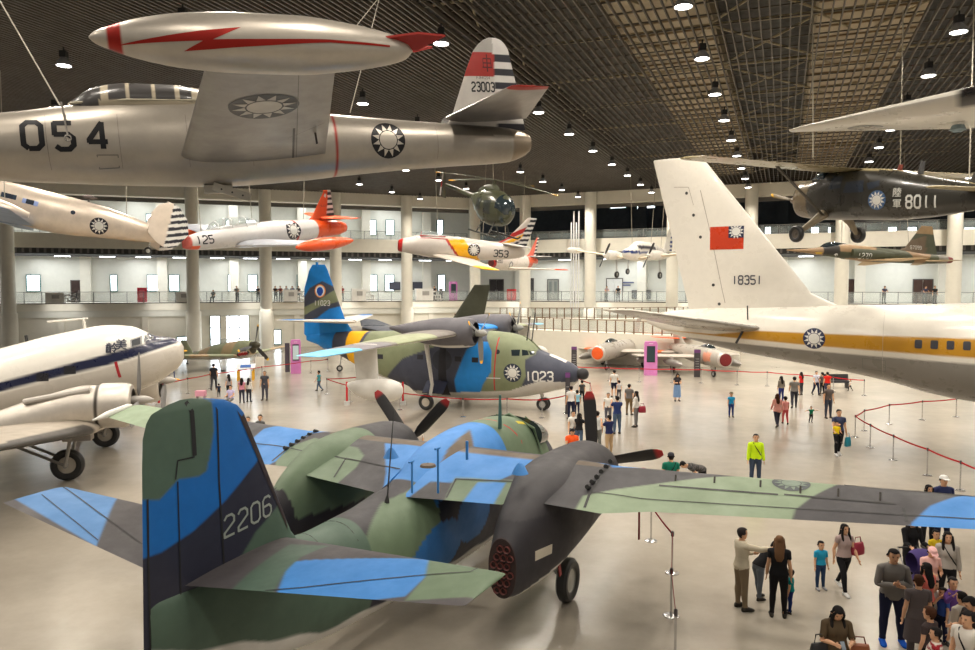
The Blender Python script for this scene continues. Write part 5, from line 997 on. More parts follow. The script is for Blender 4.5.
# ---------------------------------------------------------------- 10. army liaison aircraft 8011
def beaver():
    ps = (12.4, 31.0, 10.15, -67, 5.0, .8, 1.); t = pose(thing('liaison_aircraft', 'dark olive high wing liaison aircraft numbered 8011 hanging at upper right', 'aircraft'), ps)
    OL = srgb(52, 50, 44); OL2 = srgb(150, 138, 104)
    st = [(.6, .5, -.6, .35, 2), (.66, .6, -.68, .5, 2), (1.0, .68, -.75, .6, 2.05), (1.45, .72, -.8, .64, 2.2), (1.75, .8, -.82, .66, 2.5), (2.4, 1.05, -.82, .68, 2.8), (3.4, 1.05, -.82, .68, 2.8), (4.6, .98, -.82, .64, 2.7), (6.2, .66, -.72, .46, 2.4), (7.6, .4, -.52, .28, 2.2), (8.9, .2, -.3, .1, 2)]
    def fc(V): C = base(V, OL); x, y, z = V.T; C[(x < 1.5)] = srgb(100, 88, 68); C[(z > np.interp(x, [3, 5, 9], [.98, .9, .1])) & (x > 3.4)] = OL2; return C
    def de(mb, bv):
        sund(mb, bv, ps, (876, 200), -.66, 'L', .34, blue=(.06, .12, .25))
        [dec(mb, bv, textshape('陸', .32, .06), ps, (896, 193), -.62, 'L', (.65, .65, .6), .015, o_) for o_ in ((0, 0), (.008, .006), (-.008, -.006))]; [dec(mb, bv, textshape('軍', .32, .06), ps, (895.5, 204), -.62, 'L', (.65, .65, .6), .015, o_) for o_ in ((0, 0), (.008, .006), (-.008, -.006))]
        dec(mb, bv, shape(digits('8011', .4, .19, .32, .78), .2), ps, (918.5, 201.5), -.6, 'L', (.7, .7, .66)); 
        for P in ([(832, 176), (842, 176), (840, 188), (828, 190)], [(846, 182), (863, 180), (863, 192), (843, 193)], [(866, 183), (878, 180), (878, 186), (868, 190)]):
            c = TR(ps, P, 'y', -.68); decal(mb, bv, shape([c], .2), (0, -8, 0), XA, ZA, YA, (.03, .04, .06), .012)
        lines(mb, bv, TR(ps, [(841, 176), (840, 214), (860, 215), (862, 194)], 'y', -.68), .02, (0, -8, 0), XA, ZA, YA, (.01, .01, .01))
    body(t, st, fc, 110, 48, 'gloss', de)
    mb = MB(); fus(mb, [(1.45, .8, .6, .4, 2.2), (1.9, 1.0, .55, .6, 2.4), (2.25, 1.12, .55, .64, 2.6)], (.06, .07, .08), 10, 28); mb.build('windshield', t, 'darkglass')
    mb = MB(); radial(mb, (.95, 0, -.05), .5, 9, (.1, .09, .08)); lathe(mb, [(0, .01), (0, .56)], (1.1, 0, -.05), (1, 0, 0), 20, (.02, .02, .02)); mb.build('engine', t, 'plastic')
    propeller(t, (.3, 0, -.05), 1.3, .2, (172, -8), (.14, .25), srgb(120, 105, 78), srgb(235, 180, 20), (.2, .18, .15), tipl=.16)
    for s in (1, -1):
        surf(t, 'wing', [(.1, 2.1), (7.3, 2.15)], [(.1, 3.75), (7.3, 3.6)], [(0, 1.0), (7.3, 1.12)], [(0, .12), (7.3, .1)], .1, 7.3, lambda V: put(base(V, OL2), V[:, 2] < -9, OL), s, tip=.3, m='gloss')
        mb = MB(); tube(mb, [(2.9, 3.6 * s, 1.02), (2.4, .62 * s, -.68)], .07, srgb(60, 55, 44), 8, flat=.5); mb.build('wing_strut', t)
        wheel(t, (2.1, 1.6 * s, -1.38), .32, .22, hub=(.12, .1, .08)); mb = MB(); tube(mb, [(2.1, 1.5 * s, -1.33), (2.25, .95 * s, -.9), (2.3, .5 * s, -.6)], [.08, .14, .2], srgb(116, 104, 82), 10); mb.build('landing_gear_leg', t)
        surf(t, 'tailplane', [(.1, 7.6), (2.4, 7.8)], [(.1, 8.9), (2.4, 8.7)], [(0, .15), (3, .15)], [(0, .1), (3, .1)], .1, 2.4, OL2, s)
    surf(t, 'tail_fin', [(.1, 7.3), (1.8, 8.3)], [(.1, 9.1), (1.8, 9.0)], [(0, 0), (9, 0)], [(0, .1), (3, .1)], .1, 1.8, OL, 1, 'z')
    gear(t, (8.2, 0, -.75), .14, .1, (8.1, 0, -.3), r=.04)
    mb = MB()
    for a, c, h in (((898, 172), (.25, .05, .03), .25), ((919, 176), (.08, .08, .08), .5)): q = TR(ps, [a], 'y', 0)[0]; tube(mb, [(q[0], 0, q[1] - .3), (q[0] + .1, 0, q[1] + h)], [.12, .07], c, 8)
    mb.build('antennas', t)
    cables([loc2w(ps, (3.2, -2.2, 1.3)), loc2w(ps, (3.2, 2.2, 1.3)), loc2w(ps, (7.5, 0, .5))], .9)
beaver()
# ---------------------------------------------------------------- 11. helicopter
def heli():
    t = thing('scout_helicopter', 'dark olive egg shaped scout helicopter with yellow tipped rotor blades hanging from the ceiling', 'helicopter', (1.35, 44, 10.9), (math.radians(0), math.radians(-14), math.radians(128)), scale=1.12)
    OL = srgb(72, 74, 54)
    def de(mb, bv):
        for x, z, r in ((1.2, .1, .42), (2.0, .15, .36)):
            for s in (1, -1): decal(mb, bv, shape([[(-r * .7, -r), (r * .7, -r), (r * .8, r * .6), (-r * .5, r * .8)]], .2), (x, 6 * s, z), XA, ZA, -YA * s, (.03, .035, .03), .01)
    body(t, [(0, .0, -.25, .05, 2), (.15, .45, -.6, .42, 2), (.6, .8, -.85, .62, 2.1), (1.3, .95, -.95, .7, 2.1), (2.0, .92, -.9, .66, 2.1), (2.7, .7, -.5, .45, 2), (3.3, .5, 0, .2, 2), (3.5, .42, .1, .12, 2)], OL, 50, 36, 'gloss', de)
    mb = MB(); fus(mb, [(.02, .25, -.3, .12, 2), (.14, .47, -.45, .43, 2), (.62, .82, -.4, .64, 2.1)], (.03, .04, .03), 10, 30); mb.build('windshield', t, 'darkglass')
    mb = MB(); tube(mb, [(3.2, 0, .3), (6.2, 0, .55)], [.16, .08], OL, 12); b = mb.build('tail_boom', t)
    mb = MB(); wing(mb, [(-.2, 6.0), (1.3, 6.5)], [(-.2, 6.4), (1.3, 6.8)], [(0, 0), (3, 0)], [(-1, .1), (3, .1)], -.2, 1.3, 10, 16, 1, 'z', OL); wing(mb, [(0, 6.1), (.8, 6.2)], [(0, 6.45), (.8, 6.45)], [(0, 1.2), (3, 1.4)], [(-1, .1), (3, .1)], 0, .8, 10, 16, 1, 'y', OL); mb.build('tail_fin', t)
    mb = MB(); tube(mb, [(1.7, 0, .9), (1.7, 0, 1.45)], .1, OL); fus(mb, [(1.2, 1.0, .7, .1, 2), (1.6, 1.2, .7, .25, 2), (2.3, 1.1, .7, .22, 2), (2.9, .8, .6, .1, 2)], OL, 12, 16); mb.build('rotor_mast', t)
    for a in (8, 98, 188, 278):
        m = MB(); a = math.radians(a + 10); c, s = math.cos(a), math.sin(a); L = 3.9
        V = [(1.7 + c * r - s * w, s * r + c * w, 1.42 - .02 * r * r * .6 + h) for r in np.linspace(.1, L, 12) for w, h in ((-.12, 0), (.12, .0), (.12, .03), (-.12, .03))]
        C = np.array([OL if r < 3.65 else srgb(240, 180, 30) for r in np.linspace(.1, L, 12) for _ in range(4)]); Fs = grid_faces(12, 4) + [(44, 45, 46, 47)]
        m.add(V, Fs, C); m.build('rotor_blade', t)
    m = MB(); box(m, (6.35, .2, .55), (.1, .04, 1.3), (.6, .58, .55)); box(m, (6.35, .2, .55), (.1, .05, .3), srgb(160, 30, 30)); m.build('tail_rotor', t)
    for s in (1, -1):
        m = MB(); tube(m, [(-.2, .75 * s, -1.25), (.0, .75 * s, -1.38), (2.4, .75 * s, -1.38)], .045, (.05, .05, .04), 8)
        for x in (.7, 1.7): tube(m, [(x, .75 * s, -1.38), (x, .4 * s, -.7)], .04, (.05, .05, .04), 8)
        m.build('skid', t)
    cables([(.35, 45.3, 12.7)], .1)
heli()
# ---------------------------------------------------------------- 12. light twin
def lighttwin():
    ps = (11.9, 66, 9.5, 50, 0, 1.5, .95); t = pose(thing('light_twin_aircraft', 'small white twin engine propeller aircraft with a blue stripe hanging beside the airliner fin', 'aircraft'), ps)
    WH = (.78, .76, .7); BLU = srgb(40, 60, 120)
    body(t, [(0, .1, -.2, .05, 2), (.3, .35, -.45, .35, 2), (1.3, .6, -.65, .55, 2.1), (2, .95, -.7, .62, 2.2), (2.6, 1.2, -.72, .66, 2.2), (5, 1.15, -.6, .62, 2.1), (7.5, .7, -.2, .35, 2), (9.6, .5, .2, .08, 2)], lambda V: put(put(base(V, WH), (np.abs(V[:, 2] - .12) < .12), BLU), (np.abs(V[:, 2] - .62) < .18) & (V[:, 0] > 1.9) & (V[:, 0] < 5.2) & (np.abs(V[:, 1]) > .3), (.03, .03, .05)), 70, 32, 'gloss')
    for s in (1, -1):
        surf(t, 'wing', [(.4, 2.0), (7.3, 2.9)], [(.4, 4.4), (7.3, 4.1)], [(0, -.5), (7.3, .35)], [(0, .14), (8, .12)], .4, 7.3, srgb(220, 206, 184), s)
        body(t, [(.7, .1, -.5, .15, 2), (.9, .25, -.6, .36, 2), (2.2, .3, -.6, .38, 2), (4, .1, -.4, .2, 2), (4.8, 0, -.2, .04, 2)], WH, 20, 20, 'gloss', name='engine_nacelle', y0=2.3 * s)
        propeller(t, (.55, 2.3 * s, -.2), 1.25, .2, (115, -65), (.14, .3), (.04, .04, .04), None, WH)
        body(t, [(1.7, .45, .25, .05, 2), (2.1, .62, .1, .26, 2), (3.4, .66, .06, .3, 2), (4.6, .5, .22, .12, 2), (4.9, .4, .3, .03, 2)], WH, 20, 20, 'gloss', name='tip_tank', y0=7.4 * s)
        gear(t, (2.9, 2.3 * s, -2.0), .33, .22, (2.7, 2.3 * s, -.5), hub=(.2, .2, .2), r=.08)
        surf(t, 'tailplane', [(.1, 8.1), (2.6, 8.8)], [(.1, 9.6), (2.6, 9.6)], [(0, .4), (3, .45)], [(0, .1), (3, .1)], .1, 2.6, WH, s)
    def vc(V): C = base(V, WH); x, _, z = V.T; r = x > 9.15 + .1 * z; C[r & (np.floor(z / .22).astype(int) % 2 == 0)] = BLU; return C
    surf(t, 'tail_fin', [(.4, 7.3), (.8, 8), (2.9, 9.1)], [(.4, 9.8), (2.9, 10)], [(0, 0), (9, 0)], [(0, .08), (3, .08)], .4, 2.9, vc, 1, 'z', 40, 30, .1)
    gear(t, (.9, 0, -1.7), .28, .18, (1.1, 0, -.4), r=.07)
    cables([loc2w(ps, (3.4, -1, 1)), loc2w(ps, (3.4, 1, 1)), loc2w(ps, (7.4, 0, .7))])
lighttwin()
# ---------------------------------------------------------------- 13. white wing reaching in at the upper right edge
def whitewing():
    t = thing('white_aircraft', 'long white wing with a black leading edge cuff reaching in at upper right', 'aircraft', (0, 0, 0))
    A = np.array([6.95, 17.5, 0]); d = np.array([3.15, -2.0, 0]); d /= np.linalg.norm(d); z0 = CZ + 154 * 17.5 / 750
    R = np.stack([np.array([d[1], -d[0], 0]) * -1, d, [0, 0, 1]], 1)   # local x = aft, y = inboard
    # local coords: x aft (away from the viewer's side), y from tip inboard
    t.matrix_world = Matrix([[-d[1], d[0], 0, A[0]], [d[0], d[1], 0, A[1]], [0, 0, 1, z0], [0, 0, 0, 1]])
    mb = MB()
    def wc(V): C = base(V, (.74, .70, .62)); x, y, z = V.T; C[(y > 3.35) & (x < -.4 * y + .35) & (y < 7)] = (.015, .012, .012); return C
    ss = np.concatenate([[0, .03, .1, .2, .35], np.linspace(.5, 9, 60)]); nc = 40; th_ = np.linspace(0, 2 * PI, nc, endpoint=False); xi = (1 + np.cos(th_)) / 2
    yt = 5 * (.2969 * np.sqrt(xi) - .126 * xi - .3516 * xi ** 2 + .2843 * xi ** 3 - .1036 * xi ** 4) * np.sign(np.sin(th_) + 1e-9); rings = []
    for s in ss:
        le = -.4 * s - .1 * min(1, s * 2); te = .3 + .62 * min(s, 3.5); ch = max(te - le, .05)
        rings.append(np.stack([le + ch * xi, np.full(nc, s), .02 * s + yt * .11 * ch], 1))
    loft(mb, rings, wc); bv = mb.bvh(); sun(mb, bv, (.3, 1.55, -5), YA, XA, ZA, .36, blue=srgb(120, 120, 118), white=srgb(190, 184, 172))
    lines(mb, bv, [(.7, .6), (1.15, 4), (1.2, 8)], .015, (0, 0, -5), XA, YA, ZA, (.2, .2, .2)); mb.build('wing', t, 'gloss')
    mb = MB(); fus(mb, [(-5, .6, .1, .05, 2), (-4.2, 1.2, -.5, .7, 2), (-2, 1.6, -.8, .95, 2.1), (2, 1.6, -.8, .95, 2.1), (6, 1.2, -.1, .4, 2), (8, .9, .5, .06, 2)], (.76, .74, .68), 40, 36, 9.6); mb.build('fuselage', t, 'gloss')
    surf(t, 'tail_fin', [(.8, 6), (2.8, 7.2)], [(.8, 8), (2.8, 8.2)], [(0, 0), (9, 0)], [(0, .1), (3, .1)], .8, 2.8, (.76, .74, .68), 1, 'z', y0=9.6)
    mb = MB(); lathe(mb, [(0, .12), (.1, .16), (.16, .05)], (.95, 3.3, -.1), (0, 0, -1), 12, (.3, .4, .45)); mb.build('lifting_bracket', t)
    cables([A + d * 4.5 + np.array([.4, .8, z0 + .2]), A + d * 8 + np.array([.4, .8, z0 + .4])])
whitewing()
# ---------------------------------------------------------------- 14. shark-mouth fighter on the floor
def p40():
    ps = (-17.9, 58.2, 0, 146, 8.4, 0, 1.03); t = pose(thing('piston_fighter', 'brown and green camouflaged propeller fighter with a shark mouth, parked by the big window', 'aircraft'), ps)
    GN = srgb(160, 166, 136); BR = srgb(196, 172, 138); GY = srgb(214, 214, 206)
    def fc(V): C = base(V, GN); x, y, z = V.T; C[np.sin(x * 1.9 + z * 1.4) > .25] = BR; C[z < 1.25 + .1 * x] = GY; C[x < .3] = srgb(70, 66, 50); return C
    def de(mb, bv):
        m = [(.35, 1.55), (.8, 1.72), (1.5, 1.55), (1.8, 1.35), (1.5, 1.2), (.6, 1.2), (.35, 1.3)]
        for s in (1, -1):
            decal(mb, bv, shape([m], .2), (0, 6 * s, 0), XA, ZA, -YA * s, (.03, .03, .03), .01); decal(mb, bv, shape([[(.45, 1.5), (.8, 1.62), (1.4, 1.5), (1.6, 1.37), (1.4, 1.28), (.6, 1.28)]], .2), (0, 6 * s, 0), XA, ZA, -YA * s, srgb(170, 30, 30), .016)
            T = [[(.45 + i * .17, 1.6), (.6 + i * .17, 1.58), (.53 + i * .17, 1.46)] for i in range(6)] + [[(.45 + i * .17, 1.22), (.6 + i * .17, 1.22), (.53 + i * .17, 1.33)] for i in range(6)]
            decal(mb, bv, shape(T, .2), (0, 6 * s, 0), XA, ZA, -YA * s, (.75, .73, .7), .022)
    body(t, [(.15, 2.2, 1.5, .3, 2, 1.95), (.5, 2.35, 1.15, .42, 2.2), (1.5, 2.5, 1.05, .48, 2.3), (3, 2.5, 1.2, .5, 2.2), (4.5, 2.5, 1.25, .46, 2.1), (7, 2.2, 1.5, .28, 2), (9.3, 1.95, 1.7, .05, 2)], fc, 90, 36, 'paint', de)
    body(t, [(3, 2.5, 2.3, .15, 2), (3.5, 2.85, 2.3, .28, 2), (4.4, 2.85, 2.3, .28, 2), (5.4, 2.5, 2.3, .2, 2)], (.6, .7, .8), 16, 20, 'glass', name='canopy')
    for s in (1, -1):
        surf(t, 'wing', [(.3, 1.7), (5.7, 2.5)], [(.3, 4.5), (5.7, 3.6)], [(0, 1.3), (5.7, 1.85)], [(0, .13), (6, .1)], .3, 5.7, lambda V: put(put(base(V, GN), np.sin(V[:, 1] * 1.7 + V[:, 0]) > .2, BR), V[:, 2] < 1.2 + .1 * np.abs(V[:, 1]), GY), s, ns=40)
        gear(t, (1.9, 1.7 * s, .02), .38, .24, (2.2, 1.7 * s, 1.3)); surf(t, 'tailplane', [(.1, 7.7), (1.9, 8.2)], [(.1, 9.1), (1.9, 8.9)], [(0, 2), (3, 2)], [(0, .1), (3, .1)], .1, 1.9, GN, s)
    surf(t, 'tail_fin', [(1.9, 7.6), (3.2, 8.5)], [(1.7, 9.7), (3.2, 9.4)], [(0, 0), (9, 0)], [(0, .1), (4, .1)], 1.8, 3.3, GN, 1, 'z', tip=.3)
    propeller(t, (.0, 0, 1.95), 1.65, .28, (108, -12, 228), (.3, .55), (.03, .03, .03), srgb(230, 180, 30), srgb(70, 66, 50)); gear(t, (8.7, 0, 1.25), .15, .1, (8.6, 0, 1.8), r=.04)
p40()
# ---------------------------------------------------------------- 15. yellow biplane behind the transport's nose
def biplane():
    t = thing('yellow_biplane', 'yellow winged biplane mostly hidden behind the white transport nose', 'aircraft', (-20.9, 46.6, .0), (0, math.radians(4), math.radians(229))); YE = srgb(240, 178, 20); BL = srgb(40, 60, 110)
    body(t, [(-.9, 1.7, 1.1, .2, 2), (-.8, 1.85, .95, .4, 2), (.4, 1.95, .95, .42, 2.1), (2.5, 1.9, 1.0, .38, 2), (5.5, 1.7, 1.4, .1, 2)], BL, 30, 24)
    for s in (1, -1):
        surf(t, 'wing', [(.1, -.2), (4.9, -.1)], [(.1, 1.3), (4.9, 1.1)], [(0, 2.75), (4.9, 2.85)], [(0, .1), (5, .1)], .1, 4.9, YE, s, tip=.5); surf(t, 'lower_wing', [(.4, .3), (4.7, .4)], [(.4, 1.8), (4.7, 1.6)], [(0, 1.0), (4.7, 1.25)], [(0, .1), (5, .1)], .4, 4.7, YE, s, tip=.5)
        m = MB(); tube(m, [(.2, 3.4 * s, 1.2), (.2, 3.4 * s, 2.75)], .03, BL, 6); tube(m, [(1.1, 3.4 * s, 1.2), (.9, 3.4 * s, 2.75)], .03, BL, 6); m.build('wing_strut', t)
        gear(t, (0, .95 * s, .3), .3, .18, (.1, .35 * s, 1.05), hub=(.1, .1, .1), col=(.05, .05, .07), r=.07); surf(t, 'tailplane', [(.1, 4.4), (1.5, 4.7)], [(.1, 5.5), (1.5, 5.4)], [(0, 1.6), (3, 1.6)], [(0, .1), (3, .1)], .1, 1.6, YE, s)
    surf(t, 'tail_fin', [(1.6, 4.6), (2.5, 5.1)], [(1.6, 5.8), (2.5, 5.7)], [(0, 0), (9, 0)], [(0, .1), (4, .1)], 1.6, 2.5, YE, 1, 'z', tip=.2)
    propeller(t, (-1.0, 0, 1.4), 1.3, .2, (80, 260), (.12, .2), (.3, .3, .3))
biplane()
# ---------------------------------------------------------------- 16-17. parked jets with covered intakes
def nosejet(ps, label, cov, tanks, fin=True, col=srgb(172, 166, 156)):
    t = pose(thing('nose_intake_jet', label, 'aircraft'), ps); OR = srgb(235, 100, 40)
    body(t, [(0, 1.98, .98, .46, 2), (.1, 2.05, .9, .54, 2), (1.4, 2.15, .8, .64, 2), (2.6, 2.25, .8, .68, 2.05), (5, 2.2, .82, .7, 2), (8, 2.1, 1.1, .55, 2), (9.8, 2.0, 1.4, .35, 2)], lambda V: put(base(V, col), (V[:, 0] > 1.3) & (V[:, 0] < 2.4) & (V[:, 1] > .2) & (V[:, 2] > 1.2) & (V[:, 2] < 1.9), srgb(226, 150, 120)), 60, 36, 'gloss', caps=(False, True))
    m = MB(); lathe(m, [(-.04, .01), (-.06, .3), (-.03, .42), (0, .47)], (0, 0, 1.48), (1, 0, 0), 28, cov); m.build('intake_cover', t)
    m = MB(); lathe(m, [(0.05, .45), (-.03, .5), (.02, .56), (.2, .58)], (0, 0, 1.48), (1, 0, 0), 28, srgb(210, 204, 196)); m.build('intake_ring', t, 'silver')
    body(t, [(1.8, 2.15, 2.0, .15, 2), (2.2, 2.38, 2.0, .24, 2), (2.8, 2.48, 2.0, .26, 2), (3.9, 2.3, 2.0, .2, 2)], (.25, .25, .25), 14, 20, 'darkglass', name='canopy')
    for s in (1, -1):
        surf(t, 'wing', [(.4, 3.0), (4.4, 6.2)], [(.4, 6.2), (4.4, 8.0)], [(0, 1.4), (5, 1.25)], [(0, .09), (5, .08)], .4, 4.4, lambda V: put(base(V, srgb(186, 178, 166)), (np.abs(V[:, 1]) > 2.6) & (np.abs(V[:, 1]) < 3.3), OR if fin else srgb(186, 178, 166)), s, ns=40)
        gear(t, (5.6, 1.75 * s, .34), .34, .2, (5.4, 1.7 * s, 1.3), r=.06); surf(t, 'tailplane', [(.1, 8.1), (1.9, 9.5)], [(.1, 9.6), (1.9, 10.3)], [(0, 2.5), (3, 2.6)], [(0, .08), (3, .08)], .1, 1.9, lambda V: put(base(V, OR), V[:, 0] > 90, OR), s)
        if tanks: 
            tk = body(t, [(2.2, .95, .85, .03, 2), (2.8, 1.15, .65, .25, 2), (4.2, 1.2, .6, .3, 2), (5.6, 1.05, .75, .12, 2), (6, .95, .85, .03, 2)], srgb(150, 146, 140), 20, 20, 'silver', name='drop_tank', y0=tanks * s); m = MB(); box(m, (4.2, tanks * s, 1.28), (.7, .08, .25), col); m.build('pylon', tk)
    surf(t, 'tail_fin', [(1.9, 6.6), (2.5, 7.7), (3.75, 9.0)], [(1.9, 9.4), (3.75, 10.2)], [(0, 0), (9, 0)], [(0, .08), (5, .08)], 1.9, 3.8, col, 1, 'z', tip=.1)
    wheel(t, (1.9, 0, .26), .26, .16, n=18); m = MB(); tube(m, [(1.9, 0, .26), (1.8, 0, 1.0)], .06, (.5, .5, .5)); box(m, (1.6, .25, .8), (.5, .03, .35), col); m.build('nose_gear_leg', t)
nosejet((8.35, 56.8, 0, 60, 0, 0, 1.0), 'silver swept wing jet with an orange intake cover parked by the left pink kiosk', srgb(240, 96, 30), 2.4)
nosejet((16.7, 52.4, 0, 99, 0, 0, .95), 'parked silver jet with a dark red intake cover below the airliner tail', srgb(120, 26, 28), 2.4, False)
# ---------------------------------------------------------------- 18. dark olive aircraft behind the flying boat
def olive():
    t = thing('olive_transport', 'dark olive aircraft whose tall tail shows behind the flying boat engines', 'aircraft', (-12.3, 57.5, 0), (0, 0, math.radians(14)), scale=1); OL = srgb(62, 64, 48)
    body(t, [(0, 2.2, 1.8, .1, 2), (.5, 2.8, 1.4, .5, 2.1), (2, 3.5, 1.1, .8, 2.2), (6, 3.5, 1.1, .8, 2.3), (9, 3.6, 2.2, .5, 2.1), (12, 3.6, 3.0, .1, 2)], lambda V: put(base(V, OL), V[:, 0] < 7.5, srgb(128, 122, 112)), 50, 30)
    for s in (1, -1):
        surf(t, 'wing', [(.3, 2.6), (9.5, 3.2)], [(.3, 5.2), (9.5, 4.6)], [(0, 3.4), (10, 3.6)], [(0, .1), (10, .08)], .3, 9.5, srgb(40, 46, 60), s, tip=.4); surf(t, 'tailplane', [(.1, 10), (3.4, 10.6)], [(.1, 11.8), (3.4, 11.7)], [(0, 4.0), (5, 4.1)], [(0, .1), (5, .1)], .1, 3.4, OL, s); gear(t, (3.4, 1.3 * s, .4), .4, .25, (3.4, .9 * s, 1.5))
    surf(t, 'tail_fin', [(3.3, 9.2), (4.0, 9.8), (6.7, 11.6)], [(3.3, 12.2), (6.7, 12.9)], [(0, 0), (9, 0)], [(0, .1), (9, .08)], 3.3, 6.7, OL, 1, 'z', tip=.15)
    propeller(t, (-.1, 0, 2.0), 1.4, .25, (40, 220), (.2, .3), (.3, .3, .3)); gear(t, (.9, 0, .25), .25, .15, (1.1, 0, 1.6))
olive()
# CABLE054
for a_, b_ in (((-6.75, 12.0, 9.45), (-11.6, 14, 16.68)), (tuple(at(350, 113, 16.6)), (-1.4, 17, 16.68)), (tuple(at(331, 58, 17.2)), (.43, 17.4, 16.68))):
    mb = MB(); tube(mb, [a_, b_], .012, (.55, .5, .42), 6); tag(mb.build('suspension_cable', None, 'paint'), 'steel cable holding up the 054 jet', 'cable', 'suspension cables of the 054 jet')
# ================================================================= people
SH = np.array([.172, 0, 1.385]); A_ = math.radians(38); DA = np.array([math.sin(A_), 0, -math.cos(A_)])
EL = SH + DA * .275; WR = EL + DA * .245; HIP = np.array([.088, 0, .9]); KN = np.array([.098, .012, .49]); AN = np.array([.105, -.015, .085])
def raw_body():
    mb = MB(); t = np.arange(20) * 2 * PI / 20
    def rings(L):
        R = [np.stack([w * np.cos(t), y + d * np.sin(t), np.full(20, z)], 1) for z, w, d, y in L]; loft(mb, R, (1, 1, 1))
    rings([(.80, .05, .04, 0), (.85, .15, .10, 0), (.93, .172, .122, -.01), (1.02, .15, .11, 0), (1.12, .135, .098, .0), (1.24, .155, .112, .005), (1.33, .172, .115, .0), (1.39, .175, .095, -.005), (1.43, .13, .075, -.01), (1.455, .06, .055, -.01)])
    tube(mb, [(0, -.012, 1.40), (0, 0, 1.55)], [.058, .052], n=14)
    # head
    hr = []
    for z, w, d, y in ((1.488, .02, .02, .045), (1.50, .043, .045, .035), (1.53, .058, .07, .02), (1.57, .069, .086, .008), (1.61, .075, .094, .004), (1.65, .076, .097, -.002), (1.69, .065, .085, -.004), (1.713, .042, .055, -.004), (1.722, .012, .015, -.004)): hr.append((z, w, d, y))
    rings(hr)
    tube(mb, [(0, .088, 1.615), (0, .104, 1.582), (0, .094, 1.572)], [.008, .014, .01], n=8)
    for s in (-1, 1):
        tube(mb, [(s * .076, -.005, 1.575), (s * .084, -.012, 1.6), (s * .08, -.012, 1.63)], [.012, .018, .012], n=8)
        S = np.array([s, 1, 1])
        tube(mb, [SH * S - (s * .06, 0, -.005), SH * S, (SH + DA * .12) * S, EL * S, (EL + DA * .07) * S, WR * S], [.05, .058, .05, .041, .041, .027], n=14)
        # hand: palm and five fingers, slightly curled
        f = DA * S; fw = np.array([0, 1., 0]); up = np.cross(fw, f)
        loft(mb, [WR * S + f * a + np.cos(t)[:, None] * fw * w + np.sin(t)[:, None] * up * .014 for a, w in ((-.01, .022), (.02, .03), (.06, .038), (.085, .036))], (1, 1, 1))
        for i, L in enumerate((.068, .078, .072, .055)):
            b = WR * S + f * .08 + fw * (.028 - i * .0185); c = b + f * L * .5 + up * s * 0; e = b + f * L * .92 + up * -.018 * s
            tube(mb, [b, c, e], [.0088, .0084, .0068], n=8)
        b = WR * S + f * .025 + fw * .03; tube(mb, [b, b + f * .03 + fw * .03, b + f * .06 + fw * .035], [.011, .0105, .008], n=8)
        tube(mb, [HIP * S + (0, 0, .04), HIP * S - (0, 0, .08), (HIP * .5 + KN * .5) * S, KN * S, (KN * .72 + AN * .28) * S - (0, .012, 0), AN * S + (0, 0, .06), AN * S], [.085, .09, .073, .054, .055, .036, .04], n=16)
        loft(mb, [np.array([s * (.108 + (y + .06) * .06) + w * math.cos(a), y, .0 + h + (h if math.sin(a) > 0 else h * .98) * math.sin(a)]) for a in t] if False else [np.stack([s * (.108 + (y + .06) * .06) + w * np.cos(t), np.full(20, y), h + h * .98 * np.sin(t)], 1) for y, w, h in ((-.085, .02, .025), (-.07, .034, .042), (-.02, .038, .052), (.04, .04, .042), (.1, .045, .03), (.14, .04, .022), (.165, .018, .014))], (1, 1, 1))
    return mb
def canonical(vox, ratio):
    o = raw_body().build('tmp', None, 'skin', smooth=False)
    m = o.modifiers.new('r', 'REMESH'); m.mode = 'VOXEL'; m.voxel_size = vox
    m = o.modifiers.new('s', 'SMOOTH'); m.factor = .5; m.iterations = 2
    m = o.modifiers.new('d', 'DECIMATE'); m.ratio = ratio
    bpy.context.view_layer.update()
    me = bpy.data.meshes.new_from_object(o.evaluated_get(bpy.context.evaluated_depsgraph_get()))
    V = np.array([v.co[:] for v in me.vertices]); Fs = [tuple(p.vertices) for p in me.polygons]; N = np.array([v.normal[:] for v in me.vertices])
    bpy.data.objects.remove(o); bpy.data.meshes.remove(me); return V, Fs, N
BN = [('pelvis', (0, 0, .9), (0, 0, 1.0), .15, 0), ('chest', (0, 0, 1.1), (0, 0, 1.38), .14, 0), ('head', (0, 0, 1.52), (0, 0, 1.68), .085, 0)]
for s, n in ((1, 'R'), (-1, 'L')):
    S = np.array([s, 1, 1])
    BN += [('ua' + n, SH * S, EL * S, .05, s), ('fa' + n, EL * S, WR * S, .036, s), ('ha' + n, WR * S, (WR + DA * .15) * S, .035, s), ('th' + n, HIP * S, KN * S, .08, s), ('sh' + n, KN * S, AN * S, .05, s), ('ft' + n, AN * S, (.12 * s, .14, .03), .045, s)]
def seg_d(V, a, b):
    a = np.array(a, float); b = np.array(b, float); d = b - a; t = np.clip((V - a) @ d / (d @ d), 0, 1); return np.linalg.norm(V - a - t[:, None] * d, axis=1), t
